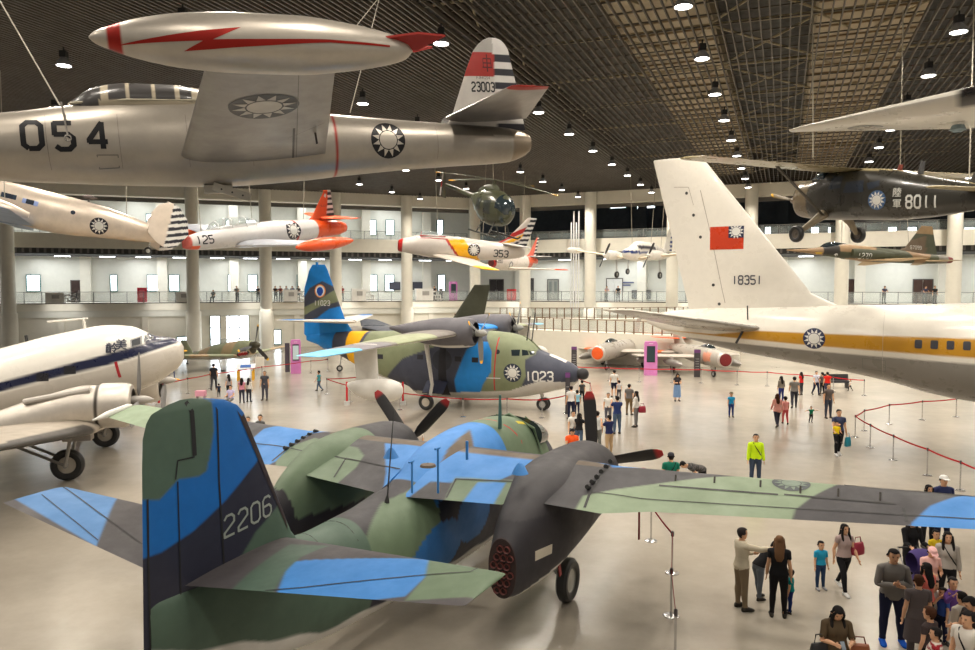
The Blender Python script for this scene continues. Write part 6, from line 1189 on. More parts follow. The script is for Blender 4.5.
class Body:
    def __init__(s, vox, ratio):
        s.V, s.F, s.N = canonical(vox, ratio); V = s.V; W = []
        for n, a, b, r, sd in BN:
            d, t = seg_d(V, a, b); w = 1 / (d / r + .05) ** 6
            if sd: w = w * (1 / (1 + np.exp(-V[:, 0] * sd / .008)))
            if n[:2] in ('ua', 'fa', 'ha'): w = w * (np.abs(V[:, 0]) > .125 + np.clip((1.33 - V[:, 2]) * .35, 0, .08) * 1)
            if n == 'pelvis': w *= 1 / (1 + np.exp((V[:, 2] - 1.1) / .03))
            if n[:2] == 'th': w *= 1 / (1 + np.exp((V[:, 2] - .93) / .03))
            W.append(w)
        W = np.array(W).T; s.W = W / W.sum(1, keepdims=True); s.dom = s.W.argmax(1); names = [b[0] for b in BN]; s.names = names
        s.t = {}; 
        for n, a, b, r, sd in BN: s.t[n] = seg_d(V, a, b)[1]
    def region(s, kind, p=1.0):
        d = np.array([s.names[i] for i in s.dom]); z = s.V[:, 2]
        arm = np.zeros(len(z), bool); 
        if kind in ('top',):
            m = ((d == 'chest') | (d == 'pelvis') | np.char.startswith(d, 'th')) & (z > p[1]) & (z < 1.462)
            for n in 'RL':
                if p[0] <= 1: arm |= (d == 'ua' + n) & (s.t['ua' + n] < p[0])
                else: arm |= (d == 'ua' + n) | ((d == 'fa' + n) & (s.t['fa' + n] < p[0] - 1)) | ((d == 'ha' + n) & (p[0] >= 2) & (s.t['ha' + n] < .05))
            return m | arm
        if kind == 'bottom': return (z < 1.02) & (z > p) & ~np.char.startswith(d, 'ua') & ~np.char.startswith(d, 'fa') & ~np.char.startswith(d, 'ha') & (z > .07)
        if kind == 'shoe': return (z < .1) & (z < .075 + .2 * (s.V[:, 1] < .12) * 1)
        if kind == 'hair': x, y, zz = s.V.T; return (zz > 1.5) & ((zz > 1.672 - .0 * y) | ((y < .03) & (zz > 1.6) ) | ((y < -.03) & (zz > 1.52)) | ((zz > 1.672) & (y < .075)))
BODY = {'hi': Body(.0075, .16), 'lo': Body(.014, .22)}
print('body verts', len(BODY['hi'].V), len(BODY['lo'].V))
def rot_between(a, b):
    a = np.array(a, float); b = np.array(b, float); a /= np.linalg.norm(a); b /= np.linalg.norm(b); v = np.cross(a, b); c = a @ b
    if c < -.9999: return rotx(PI)
    K = np.array([[0, -v[2], v[1]], [v[2], 0, -v[0]], [-v[1], v[0], 0]]); return np.eye(3) + K + K @ K / (1 + c)
POSES = {
 'stand': dict(R=((.13, .02, -1), (.08, .2, -1)), L=((-.13, .02, -1), (-.08, .2, -1)), tR=(.03, .03, -1), tL=(-.03, 0, -1)),
 'walk': dict(R=((.13, -.3, -1), (.08, .1, -1)), L=((-.13, .35, -1), (-.08, .6, -1)), tR=(.0, .42, -1), sR=(0, .15, -1), tL=(0, -.28, -1), sL=(0, -.75, -1)),
 'walk2': dict(R=((.13, .3, -1), (.08, .6, -1)), L=((-.13, -.3, -1), (-.08, 0, -1)), tL=(.0, .35, -1), sL=(0, .12, -1), tR=(0, -.22, -1), sR=(0, -.6, -1)),
 'phone': dict(R=((.16, .25, -1), (-.5, .9, .1)), L=((-.16, .25, -1), (.5, .9, .1)), tR=(.03, .03, -1), tL=(-.03, 0, -1), head=(-28, 0)),
 'photo': dict(R=((.2, .7, -.6), (-.35, .6, .8)), L=((-.2, .7, -.6), (.35, .6, .8)), tR=(.03, .03, -1), tL=(-.03, 0, -1)),
 'crossed': dict(R=((.2, .15, -1), (-.95, .55, .15)), L=((-.2, .15, -1), (.95, .62, .3)), tR=(.05, .03, -1), tL=(-.07, 0, -1), head=(-8, 0)),
 'point': dict(R=((.1, .95, -.25), (0, 1, -.05)), L=((-.1, .35, -1), (.1, 1, -.15)), tR=(.03, .03, -1), tL=(-.03, 0, -1)),
 'carry': dict(R=((.2, .35, -1), (-.3, 1, .25)), L=((-.15, .0, -1), (-.1, .2, -1)), tR=(0, .2, -1), sR=(0, -.05, -1), tL=(0, -.15, -1), sL=(0, -.4, -1)),
 'push': dict(R=((.1, .5, -1), (0, 1, -.2)), L=((-.1, .5, -1), (0, 1, -.2)), tR=(.03, .1, -1), tL=(-.03, -.1, -1)),
 'lean': dict(R=((.1, .3, -1), (0, .6, -1)), L=((-.1, .3, -1), (0, .7, -1)), tR=(.0, -.05, -1), tL=(0, .15, -1), lean=48, head=(-10, 0)),
 'bend': dict(R=((.1, .1, -1), (0, .2, -1)), L=((-.1, .1, -1), (0, .2, -1)), tR=(.0, .3, -1), sR=(0, -.3, -1), tL=(0, .5, -1), sL=(0, -.4, -1), lean=78, head=(10, 0)),
 'spread': dict(R=((1, .1, -.25), (.8, .5, -.2)), L=((-1, .1, -.1), (-.9, .3, .0)), tR=(.15, .3, -1), sR=(.1, -.3, -1), tL=(-.1, -.2, -1), sL=(0, -.4, -1)),
 'sit': dict(R=((.13, .2, -1), (-.1, .9, -.2)), L=((-.13, .2, -1), (.1, .9, -.2)), tR=(.1, 1, -.1), sR=(.05, .0, -1), tL=(-.1, 1, -.1), sL=(-.05, .0, -1)),
 'rail': dict(R=((.25, .6, -1), (-.3, 1, .1)), L=((-.25, .6, -1), (.3, 1, .1)), tR=(.03, 0, -1), tL=(-.03, .0, -1), lean=14),
}
PI_ = 0
def person(px, yh, yf, face, ps, top, bot, hair=(.012, .01, .01), label='', kind='adult', sleeve=.55, hem=.93, leg=.085, longhair=False, skirt=None, shoe=(.05, .045, .04), h=None, z0=0., dx=None, cap=None, woman=False, group=None, width=1., gender=None, stripes=None, strap=None, head=None, pos=None):
    if pos is not None: P = np.array(pos, float)
    elif yf is not None: P = gnd(px, yf, z0); h = h or float(np.clip(at(px, yh, P[1])[2] - z0, .7, 1.84))
    else: h = h or 1.65; P = gnd(px, yh, z0 + h); P[2] = z0
    near = P[1] < 24; B = BODY['hi' if near else 'lo']; V0 = B.V; po = dict(POSES[ps]); sc = h / 1.722
    child = h < 1.35; T = {}
    lean = rotx(-math.radians(po.get('lean', 0))); hd = head or po.get('head', (0, 0)); c0 = np.array([0, 0, .98])
    T['pelvis'] = (rotx(-math.radians(po.get('lean', 0) * .35)), np.array([0, 0, .9]), np.array([0, 0, .9]))
    def app(k, v): R, a, b = T[k]; return R @ (np.array(v, float) - a) + b
    T['chest'] = (lean, c0, app('pelvis', c0)); nk = np.array([0, -.01, 1.47])
    T['head'] = (lean @ rotz(math.radians(hd[1])) @ rotx(math.radians(hd[0])), nk, app('chest', nk))
    for s, n in ((1, 'R'), (-1, 'L')):
        S = np.array([s, 1, 1]); ua, fa = [np.array(q, float) for q in po[n]]
        lr = rotx(-math.radians(po.get('lean', 0) * .6))
        R1 = rot_between(DA * S, lr @ ua); T['ua' + n] = (R1, SH * S, app('chest', SH * S)); R2 = rot_between(DA * S, lr @ fa); T['fa' + n] = (R2, EL * S, app('ua' + n, EL * S)); T['ha' + n] = (R2, WR * S, app('fa' + n, WR * S))
        rt = (KN - HIP) * S; rs = (AN - KN) * S; th = np.array(po['t' + n], float); sh_ = np.array(po.get('s' + n, po['t' + n]), float)
        R3 = rot_between(rt, th + (s * .02, 0, 0)); T['th' + n] = (R3, HIP * S, app('pelvis', HIP * S)); R4 = rot_between(rs, sh_); T['sh' + n] = (R4, KN * S, app('th' + n, KN * S))
        ba = math.atan2(-sh_[1], -sh_[2]) ; T['ft' + n] = (rotx(-max(0, ba) * .6 * 0 + (-.0)) if abs(ba) < .35 else rotx(-.35 if sh_[1] < -.35 else 0), AN * S, app('sh' + n, AN * S))
    def skin(V, W):
        out = np.zeros_like(V)
        for i, b in enumerate(BN): R, a, c = T[b[0]]; out += W[:, i:i + 1] * ((V - a) @ R.T + c)
        return out
    V1 = V0.copy()
    V1[:, 0] *= width; V1[:, :2] *= (1.06 if not woman else 1.02)
    if child:
        k = V1[:, 2] > 1.5; V1[k] = (V1[k] - nk) * 1.28 + nk
    if woman:
        V1[:, 0] *= 1 - .07 * np.clip((V0[:, 2] - 1.15) * 6, 0, 1) * (V0[:, 2] < 1.47); b = np.exp(-((V0[:, 2] - 1.27) / .05) ** 2 - ((np.abs(V0[:, 0]) - .07) / .05) ** 2) * (V0[:, 1] > .03); V1[:, 1] += .045 * b
    X = skin(V1, B.W); lo = X[:, 2].min(); 
    fin = lambda Y: ((Y - np.array([0, 0, lo])) * sc)
    me_n = np.zeros_like(X); F3 = np.array([f[:3] for f in B.F]); fn = np.cross(X[F3[:, 1]] - X[F3[:, 0]], X[F3[:, 2]] - X[F3[:, 0]])
    for j in range(3): np.add.at(me_n, F3[:, j], fn)
    me_n /= np.linalg.norm(me_n, axis=1, keepdims=True) + 1e-9
    root = thing('person', label, 'person', (P[0], P[1], z0), (0, 0, math.radians(face)), group)
    SKN = srgb(214, 166, 132); C = base(X, SKN); x, y, z = V0.T
    C[(z > 1.545) & (z < 1.557) & (y > .07) & (np.abs(x) < .024)] = srgb(170, 90, 80)
    for s in (-1, 1): C[((x - s * .031) ** 2 / .00018 + (z - 1.618) ** 2 / .00005 < 1) & (y > .05)] = (.02, .015, .012); C[((x - s * .031) ** 2 / .00034 + (z - 1.638) ** 2 / .000022 < 1) & (y > .05)] = (.05, .035, .03)
    mb = MB(); mb.add(fin(X), B.F, C); mb.build('body', root, 'skin', ang=80)
    def garment(name, m, off, col, mt='cloth'):
        keep = [f for f in B.F if all(m[i] for i in f)]
        if not keep: return
        ids = sorted({i for f in keep for i in f}); ix = {v: k for k, v in enumerate(ids)}; Y = X[ids] + me_n[ids] * (off if np.isscalar(off) else off[ids][:, None])
        c = col(V0[ids]) if callable(col) else col; g = MB(); g.add(fin(Y), [tuple(ix[i] for i in f) for f in keep], c); return g.build(name, root, mt, ang=80)
    offt = np.full(len(z), .016) + .009 * np.clip((1.08 - z) * 6, 0, 1) * (np.abs(x) < .22)
    topc = top
    if stripes: topc = lambda V: put(base(V, top), (np.floor(V[:, 2] / .035).astype(int) % 2 == 0), stripes)
    if bot is not None: garment('trousers', B.region('bottom', leg) & (B.V[:, 2] < max(hem + .12, .95)), .010 + .003 * (1 if not woman else 0), bot)
    garment('shirt', B.region('top', (sleeve, hem)), offt, topc)
    garment('shoes', B.region('shoe'), .008, shoe)
    garment('hair', B.region('hair'), np.full(len(z), .011), hair)
    if skirt:
        g = MB(); t = np.arange(20) * 2 * PI / 20; Pv = T['pelvis']; zz = skirt[1]
        R = [np.stack([w * np.cos(t), d * np.sin(t), np.full(20, q)], 1) for q, w, d in ((1.03, .165, .125), (.95, .195, .15), (.8, .215, .175), (zz + .1, .23, .2), (zz, .24, .21))]
        loft(g, [fin((r - Pv[1]) @ Pv[0].T + Pv[2]) for r in R], skirt[0], (True, False)); g.build('skirt', root, 'cloth')
    if longhair:
        g = MB(); t = np.arange(16) * 2 * PI / 16; R = [np.stack([w * np.cos(t), y_ + d * np.sin(t), np.full(16, q)], 1) for q, w, d, y_ in ((1.68, .06, .05, -.04), (1.62, .088, .06, -.04), (1.52, .095, .06, -.05), (1.42, .1, .05, -.085), (1.3, .09, .035, -.12), (1.22, .05, .02, -.125))]
        hT = T['head']; cT = T['chest']; RR = []
        for r in R: k = np.clip((r[0, 2] - 1.3) / .25, 0, 1); RR.append(fin(k * ((r - hT[1]) @ hT[0].T + hT[2]) + (1 - k) * ((r - cT[1]) @ cT[0].T + cT[2])))
        loft(g, RR, hair)
        for s_ in (1, -1):
            LK = np.array([(s_ * .05, .055, 1.69), (s_ * .078, .05, 1.64), (s_ * .085, .04, 1.56), (s_ * .095, .05, 1.47), (s_ * .1, .09, 1.38), (s_ * .09, .11, 1.3)]); kk = np.clip((LK[:, 2:3] - 1.42) / .1, 0, 1)
            tube(g, fin(kk * ((LK - hT[1]) @ hT[0].T + hT[2]) + (1 - kk) * ((LK - cT[1]) @ cT[0].T + cT[2])), np.array([.018, .026, .03, .032, .028, .01]) * sc, hair, 8)
        g.build('long_hair', root, 'cloth')
    if cap:
        hT = T['head']; g = MB(); t = np.arange(20) * 2 * PI / 20; hs = 1.28 if child else 1
        R = [np.stack([w * np.cos(t), d * np.sin(t), np.full(20, q)], 1) for q, w, d in ((1.655, .098, .118), (1.69, .094, .112), (1.73, .07, .085), (1.748, .02, .02))]
        R = [(r - nk) * hs + nk for r in R]; loft(g, [fin((r - hT[1]) @ hT[0].T + hT[2]) for r in R], cap)
        br = np.array([(a, b, 1.66 + c - .1 * (b - .1)) for a, b in ((-.08, .08), (-.07, .16), (0, .19), (.07, .16), (.08, .08)) for c in (0, .012)]); br = (br - nk) * hs + nk
        Fs = [(0, 2, 4, 6, 8), (1, 9, 7, 5, 3)] + [(2 * i, 2 * i + 1, 2 * i + 3, 2 * i + 2) for i in range(4)]; g.add(fin((br - hT[1]) @ hT[0].T + hT[2]), Fs, cap); g.build('cap', root, 'cloth')
    if strap:
        cT = T['chest']; g = MB()
        pts = [(.12, -.08, 1.44), (.09, .06, 1.44), (.03, .135, 1.32), (-.08, .145, 1.15), (-.16, .05, 1.02), (-.1, -.13, 1.1), (.05, -.14, 1.3), (.12, -.08, 1.44)]
        tube(g, fin((np.array(pts) - cT[1]) @ cT[0].T + cT[2]), .014 * sc, strap, 6); g.build('strap', root, 'cloth')
    root['_w'] = 0; del root['_w']
    hand = {n: (rotz(math.radians(face)) @ fin(np.array([app('ha' + n, (WR + DA * .09) * np.array([s, 1, 1]))]))[0]) + np.array([P[0], P[1], z0]) for s, n in ((1, 'R'), (-1, 'L'))}
    return dict(pos=P, h=h, hand=hand, root=root)
def bag(pos, size, col, name='handbag', label='', rz=0., handle=True, m='plastic', group=None):
    t = thing(name, label, 'bag', pos, (0, 0, rz), group); w, d, h = size; mb = MB(); n = 20; th = np.arange(n) * 2 * PI / n
    R = [np.stack([w / 2 * k * np.sign(np.cos(th)) * np.abs(np.cos(th)) ** .5, d / 2 * k2 * np.sign(np.sin(th)) * np.abs(np.sin(th)) ** .6, np.full(n, z)], 1) for z, k, k2 in ((-h, .85, .9), (-h * .95, .98, 1), (-h * .5, 1, 1), (-h * .08, .9, .6), (0, .86, .25))]
    loft(mb, R, col); mb.build('pouch', t, m)
    if handle: mb = MB(); tube(mb, [(-w * .3, 0, -.02), (-w * .2, 0, h * .45), (w * .2, 0, h * .45), (w * .3, 0, -.02)], .012, tuple(c * .6 for c in col), 6); mb.build('handle', t, m)
    return t
BK = (.012, .012, .014); NB = srgb(30, 34, 58); JN = srgb(74, 92, 116); KH = srgb(150, 134, 108); GYC = srgb(120, 116, 112); WHC = (.68, .66, .62); BRH = srgb(70, 42, 26)
K = person
# --- foreground group under the wing
K(741, 528, 609, -80, 'point', srgb(208, 198, 176), srgb(140, 124, 102), (.03, .025, .025), 'man in a cream jacket and khaki trousers pointing to the right', sleeve=2, hem=.86)
K(758, 537, 599, -70, 'lean', BK, srgb(104, 112, 122), label='person in a black top and grey jeans leaning forward behind the long haired woman')
K(778, 536, 617, -20, 'stand', BK, (.015, .014, .016), srgb(112, 82, 58), 'woman in black seen from behind with long light brown hair', longhair=True, woman=True, hem=.88)
K(790, 571, 613, 60, 'stand', srgb(20, 130, 130), srgb(30, 50, 110), label='child in teal top and blue trousers beside the woman in black')
boy = K(820, 543, 589, 186, 'stand', srgb(40, 150, 190), srgb(44, 64, 96), label='small boy in turquoise shirt with red sleeves walking toward the viewer', sleeve=.7, shoe=(.3, .3, .32))
mum = K(843, 523, 592, 190, 'walk', srgb(170, 150, 146), BK, label='woman in a greyish pink t-shirt and black leggings walking with the small boy', longhair=True, woman=True, sleeve=.45, shoe=(.7, .7, .68))
bag(mum['pos'] + (.3, .02, 1.08), (.34, .14, .26), srgb(150, 40, 60), label='dark pink shoulder bag beside the woman walking with the boy', rz=.4)
w7 = K(837, 604, None, 172, 'phone', srgb(84, 70, 52), BK, label='woman in an olive brown top with long black hair looking at her phone', longhair=True, woman=True, h=1.58, width=1.12, sleeve=.9)
bag(w7['pos'] + (-.29, -.05, .98), (.3, .14, .3), BK, label='black tote bag at the side of the woman with the phone', rz=.2)
bag(w7['pos'] + (.33, -.08, .98), (.32, .16, .24), srgb(130, 72, 40), label='brown leather bag at the side of the woman with the phone', rz=-.2)
def phone(pr, lab):
    p = (pr['hand']['R'] + pr['hand']['L']) / 2; t = thing('mobile_phone', lab, 'phone', p, (math.radians(50), 0, 0)); mb = MB(); box(mb, (0, 0, 0), (.07, .14, .009), BK); mb.build('case', t, 'plastic'); mb = MB(); box(mb, (0, 0, .006), (.062, .125, .003), (.2, .25, .3)); mb.build('screen', t, 'plastic')
phone(w7, 'mobile phone held by the woman in the olive brown top')
K(891, 549, 643, 168, 'crossed', GYC, NB, (.012, .01, .01), 'man in a grey and black sweater with folded arms and bright blue shoes', sleeve=2, hem=.84, shoe=srgb(20, 80, 180), stripes=None, width=1.08)
K(919, 575, None, -10, 'stand', srgb(92, 84, 84), srgb(84, 78, 80), BRH, 'woman in a dark grey dress seen from behind with short brown curly hair', h=1.6, woman=True, skirt=(srgb(88, 80, 82), .5), hem=.8, sleeve=.6)
w10 = K(912, 516, None, 180, 'push', BK, BK, label='woman in a black top standing at the purple stroller under the wing', h=1.6, longhair=True, woman=True, sleeve=1.9)
K(948, 532, None, 160, 'stand', srgb(170, 164, 156), BK, label='woman in a light grey top with a black cross strap and long dark hair', h=1.6, longhair=True, woman=True, sleeve=1.9, strap=BK)
K(931, 546, None, 175, 'phone', srgb(224, 178, 170), srgb(120, 110, 110), label='girl in a pale pink cap and pink vest in the crowd', h=1.45, cap=srgb(236, 186, 184), woman=True)
K(927, 563, None, 20, 'stand', srgb(214, 112, 100), BK, label='woman in a coral top seen from behind in the crowd', h=1.5, longhair=True, woman=True)
K(936, 532, None, 180, 'stand', srgb(220, 190, 40), NB, label='child in a yellow shirt between the women under the wing', h=1.1)
K(934, 582, None, 200, 'photo', srgb(200, 190, 180), NB, label='small child in pale top raising an arm in the crowd', h=1.1)
K(953, 580, None, 175, 'photo', srgb(110, 76, 150), srgb(200, 190, 180), label='child with purple sleeves raising both hands in the crowd', h=1.2, sleeve=2)
K(943, 590, None, 100, 'stand', srgb(60, 90, 170), NB, label='child in a blue top in the middle of the crowd', h=1.0)
K(962, 592, None, 20, 'stand', srgb(186, 176, 162), srgb(110, 100, 96), label='person in a beige top with dark bobbed hair at the crowd edge', h=1.45, woman=True, sleeve=1.6)
K(968, 612, None, 110, 'stand', srgb(212, 206, 196), BK, label='man in a white polo shirt with a black shoulder strap at the lower corner', h=1.66, strap=BK)
K(930, 610, None, 30, 'stand', srgb(70, 60, 60), BK, BRH, label='person with dark hair and dark top behind the striped shirt', h=1.3)
K(936, 628, None, 60, 'stand', srgb(210, 200, 190), BK, label='person in a red and white striped shirt at the lower edge', h=1.4, stripes=srgb(140, 30, 40), sleeve=1.3, woman=True)
K(944, 476, None, 178, 'stand', srgb(40, 46, 84), NB, label='man in navy shirt and white cap behind the grey wing', h=1.75, cap=(.75, .74, .72))
K(929, 485, None, 178, 'stand', srgb(40, 40, 48), BK, label='dark haired woman beside the man in the white cap behind the wing', h=1.6, longhair=True, woman=True)
K(974, 596, None, 90, 'phone', srgb(50, 44, 44), BK, label='person in dark clothes cut off by the right edge', h=1.6)
# stroller
sp = w10['pos'] + np.array([-.2, -.8, 0]); t = thing('stroller', 'purple and dark baby stroller with a striped hood in front of the woman in black', 'stroller', sp, (0, 0, .1)); PU = srgb(70, 58, 110)
mb = MB(); tube(mb, [(0, .1, .4), (0, -.05, .5), (0, -.15, .9)], [.2, .24, .2], PU, 14); mb.build('seat', t, 'cloth'); mb = MB(); lathe(mb, [(-.22, .2), (-.1, .27), (.1, .27), (.22, .2)], (0, .05, .86), (1, 0, 0), 16, PU); mb.build('hood', t, 'cloth')
mb = MB()
for s in (-1, 1): tube(mb, [(s * .24, -.35, .12), (s * .24, .3, .75), (s * .22, .5, 1.02)], .013, (.3, .3, .3), 6); tube(mb, [(s * .24, .3, .12), (s * .24, -.1, .5)], .013, (.3, .3, .3), 6)
tube(mb, [(-.22, .5, 1.02), (.22, .5, 1.02)], .018, BK, 6); mb.build('frame', t)
for s in (-1, 1):
    for y in (-.35, .3): wheel(t, (s * .27, y, .11), .11, .05, ax=(1, 0, 0), n=14)
# --- middle of the hall
K(756, 434, None, 172, 'stand', srgb(200, 235, 30), srgb(60, 72, 92), label='man in a bright yellow green jacket with a black cross strap', h=1.72, sleeve=2, hem=.88, strap=BK)
K(671, 453, None, 0, 'stand', srgb(24, 110, 90), JN, label='man in a green shirt and dark cap seen from behind over the wing', h=1.7, cap=(.04, .04, .05), strap=BK)
K(700, 466, None, 90, 'bend', srgb(90, 86, 84), BK, label='person in a patterned grey shirt bending low beyond the wing', h=1.6, stripes=(.04, .04, .04), pos=gnd(702, 497))
c = K(838, 410, 456, 178, 'carry', srgb(60, 66, 92), BK, label='man in dark clothes carrying a child in a yellow shirt', shoe=(.6, .6, .6))
K(0, 0, 0, 178, 'sit', srgb(240, 210, 30), BK, label='small child in a yellow and red shirt carried by the man in dark clothes', h=.95, pos=c['pos'] + (-.22, -.3, .62), z0=.62)
bag(c['pos'] + (.34, -.05, .75), (.3, .14, .36), srgb(20, 130, 150), label='teal shopping bag hanging from the hand of the man carrying a child', rz=.5)
K(828, 384, 418, 182, 'stand', srgb(88, 80, 76), srgb(60, 64, 78), label='man in a grey brown t-shirt and dark jeans below the airliner')
K(811, 407, 423, 175, 'spread', srgb(16, 110, 80), BK, label='toddler in a green top running with arms spread')
K(777, 393, 427, -5, 'walk', srgb(226, 160, 150), (.03, .03, .05), BRH, 'woman in a pink patterned jacket carrying a pale bag', hem=.8, sleeve=2, longhair=True, woman=True)
K(785, 397, 424, -10, 'walk2', srgb(222, 150, 146), srgb(190, 80, 84), label='girl in pink top and rose trousers beside the woman in pink jacket', woman=True)
K(794, 376, 408, -20, 'walk', srgb(112, 108, 104), (.03, .03, .04), label='man in a grey top and black trousers walking away')
K(781, 376, 402, 10, 'stand', srgb(120, 112, 102), srgb(40, 50, 110), label='woman with voluminous dark hair in a taupe top and blue trousers', longhair=True, woman=True, sleeve=1.5)
K(801, 372, 395, 30, 'stand', srgb(200, 40, 40), (.05, .05, .06), label='person in a red top standing close to the barrier belt', longhair=True, woman=True)
K(816, 371, 395, 190, 'walk2', srgb(196, 200, 214), NB, label='man in a pale blue shirt and navy trousers with a bag strap', strap=BK)
K(827, 372, 396, 0, 'stand', srgb(210, 40, 30), srgb(60, 60, 80), label='man in a bright red shirt by the dark bench below the airliner')
K(822, 373, 394, 10, 'stand', srgb(90, 84, 80), BK, label='person in a brown top just left of the red shirt man')
K(850, 380, 391, 90, 'walk', WHC, BK, label='small child in white and black running under the airliner')
K(731, 393, 417, 178, 'stand', srgb(30, 140, 190), srgb(40, 60, 120), label='man in a turquoise shirt and cap standing alone', cap=srgb(120, 110, 90))
K(677, 372, 401, 178, 'phone', srgb(60, 56, 60), None, label='woman in a long blue skirt standing alone by the pink kiosk', longhair=True, woman=True, skirt=(srgb(110, 140, 180), .25), h=1.62)
K(614, 370, 397, 0, 'stand', WHC, NB, label='man in a white shirt and navy shorts with a child by the barrier', leg=.5)
K(619, 381, 399, 10, 'stand', srgb(200, 196, 196), (.05, .05, .06), label='small child beside the man in navy shorts')
K(629, 384, 415, -30, 'stand', srgb(104, 100, 98), srgb(110, 92, 66), label='person in a dark grey top and brown trousers gesturing', sleeve=.6)
p41 = K(636, 391, 427, 60, 'stand', WHC, srgb(120, 118, 118), label='woman in a white top and grey jeans carrying a dark red bag', woman=True, sleeve=1.7, longhair=True)
bag(p41['pos'] + (.26, -.1, 1.0), (.36, .16, .3), srgb(150, 24, 50), label='dark red shoulder bag of the woman in white and grey', rz=.3)
K(617, 396, 434, 10, 'photo', srgb(40, 54, 100), JN, label='man in a navy shirt and jeans raising a camera')
K(608, 393, 424, 170, 'stand', WHC, srgb(90, 90, 100), label='person in white half hidden behind the man with the camera')
K(609, 415, 455, 30, 'photo', srgb(34, 40, 78), srgb(176, 150, 116), label='man in a navy shirt and khaki trousers taking a picture')
K(597, 411, 451, 10, 'stand', srgb(206, 208, 206), srgb(120, 122, 120), label='person in pale grey half hidden by the upright propeller blade')
K(571, 386, 419, 10, 'stand', srgb(214, 212, 210), NB, label='man in a white polo and dark trousers beside the dark sign post')
K(577, 391, 414, 0, 'stand', srgb(140, 190, 210), NB, label='child in a light blue shirt beside the man in white polo')
K(573, 411, 448, 200, 'stand', WHC, srgb(90, 96, 110), label='person in white behind the black t-shirt couple')
K(579, 413, 450, -30, 'photo', BK, JN, label='person in a black t-shirt and jeans holding up a phone', longhair=True, woman=True)
K(572, 428, None, 190, 'phone', srgb(236, 92, 40), BK, label='person in a bright orange shirt beyond the engine nacelle', h=1.62)
K(582, 381, 402, 0, 'stand', (.05, .05, .05), BK, label='dark clothed person near the barrier corner')
# --- left side
K(214, 363, 390, 10, 'walk', (.02, .02, .025), (.05, .05, .06), label='man in black standing by the red barrier belt at left')
K(219, 384, 397, 30, 'stand', srgb(40, 50, 70), BK, label='toddler in dark clothes beside the man in black')
K(229, 375, 397, 40, 'stand', srgb(150, 140, 140), BK, label='dark haired woman in grey behind the lilac shirt', longhair=True, woman=True)
K(231, 385, 407, 170, 'sit', srgb(190, 180, 214), (.2, .2, .2), label='person in a lilac shirt crouching with a child', h=1.5)
K(242, 378, 403, 10, 'stand', srgb(196, 130, 146), (.04, .04, .06), label='girl in a dusty pink top with dark trousers', longhair=True, woman=True)
K(249, 378, 402, -10, 'stand', WHC, (.03, .03, .04), label='girl in a white cardigan and black leggings', longhair=True, woman=True, sleeve=2)
K(265, 371, 400, 175, 'stand', srgb(74, 74, 80), srgb(74, 74, 84), label='man in dark grey clothes walking in the open floor')
K(319, 371, 391, 80, 'walk', srgb(80, 160, 170), JN, label='boy in a teal shirt walking across the open floor')
K(260, 416, None, 180, 'stand', (.1, .1, .1), BK, label='child whose head shows above the camouflaged wing', h=1.3)
K(248, 418, None, 180, 'stand', (.06, .05, .05), BK, label='child beside the tail fin whose head just shows', h=1.25)
K(419, 429, None, 180, 'stand', srgb(200, 190, 180), BK, label='child in pale clothes glimpsed beside the left propeller', h=1.2)
K(657, 322, 343, 100, 'stand', srgb(90, 84, 84), BK, label='person standing by the ramp railing near the airliner tail', h=1.65, pos=gnd(657, 343))
# --- gallery
for i, (px, col, lab, a, psn) in enumerate(((213, (.03, .03, .04), 'dark figure sitting at the gallery railing above the big window', 180, 'sit'), (237, (.25, .25, .25), 'grey clothed person leaning on the gallery railing', 180, 'rail'), (258, (.05, .05, .06), 'person in dark clothes by the gallery column', 180, 'rail'),
   (276, (.03, .03, .03), 'first visitor from the column in the gallery group', 180, 'rail'), (281, (.2, .05, .05), 'visitor in dark red in the gallery group', 180, 'rail'), (287, (.4, .4, .4), 'visitor in grey in the gallery group', 180, 'rail'), (293, (.05, .06, .12), 'visitor in navy in the gallery group', 180, 'rail'), (299, (.1, .1, .1), 'visitor in black next to the blue tail fin in the gallery', 180, 'rail'),
   (342, (.3, .04, .05), 'visitor in red standing by the white unit on the gallery', 180, 'stand'), (435, (.05, .05, .05), 'visitor in black on the gallery behind the striped jet', 160, 'rail'), (441, (.3, .3, .3), 'visitor in grey on the gallery by the purple kiosk', 190, 'rail'), (606, (.4, .3, .3), 'visitor in pinkish clothes at the lit gallery doorway', 200, 'rail'), (618, (.03, .03, .03), 'visitor in black in the lit gallery doorway', 180, 'stand'),
   (884, (.06, .05, .08), 'dark figure on the gallery right of the airliner fin', 180, 'rail'), (925, (.05, .05, .09), 'figure in navy on the gallery at right', 180, 'rail'), (935, (.03, .03, .03), 'tall figure in black on the gallery at right', 180, 'stand'))):
    sg, u, z = wuv(px, 295, .9); P = WP(sg, u, 1.45 if 270 < px < 310 else .95, 4.95); K(px, 0, 0, a, psn, col, (.03, .03, .04), label=lab, h=1.68 if psn != 'sit' else 1.6, pos=P, z0=4.94)
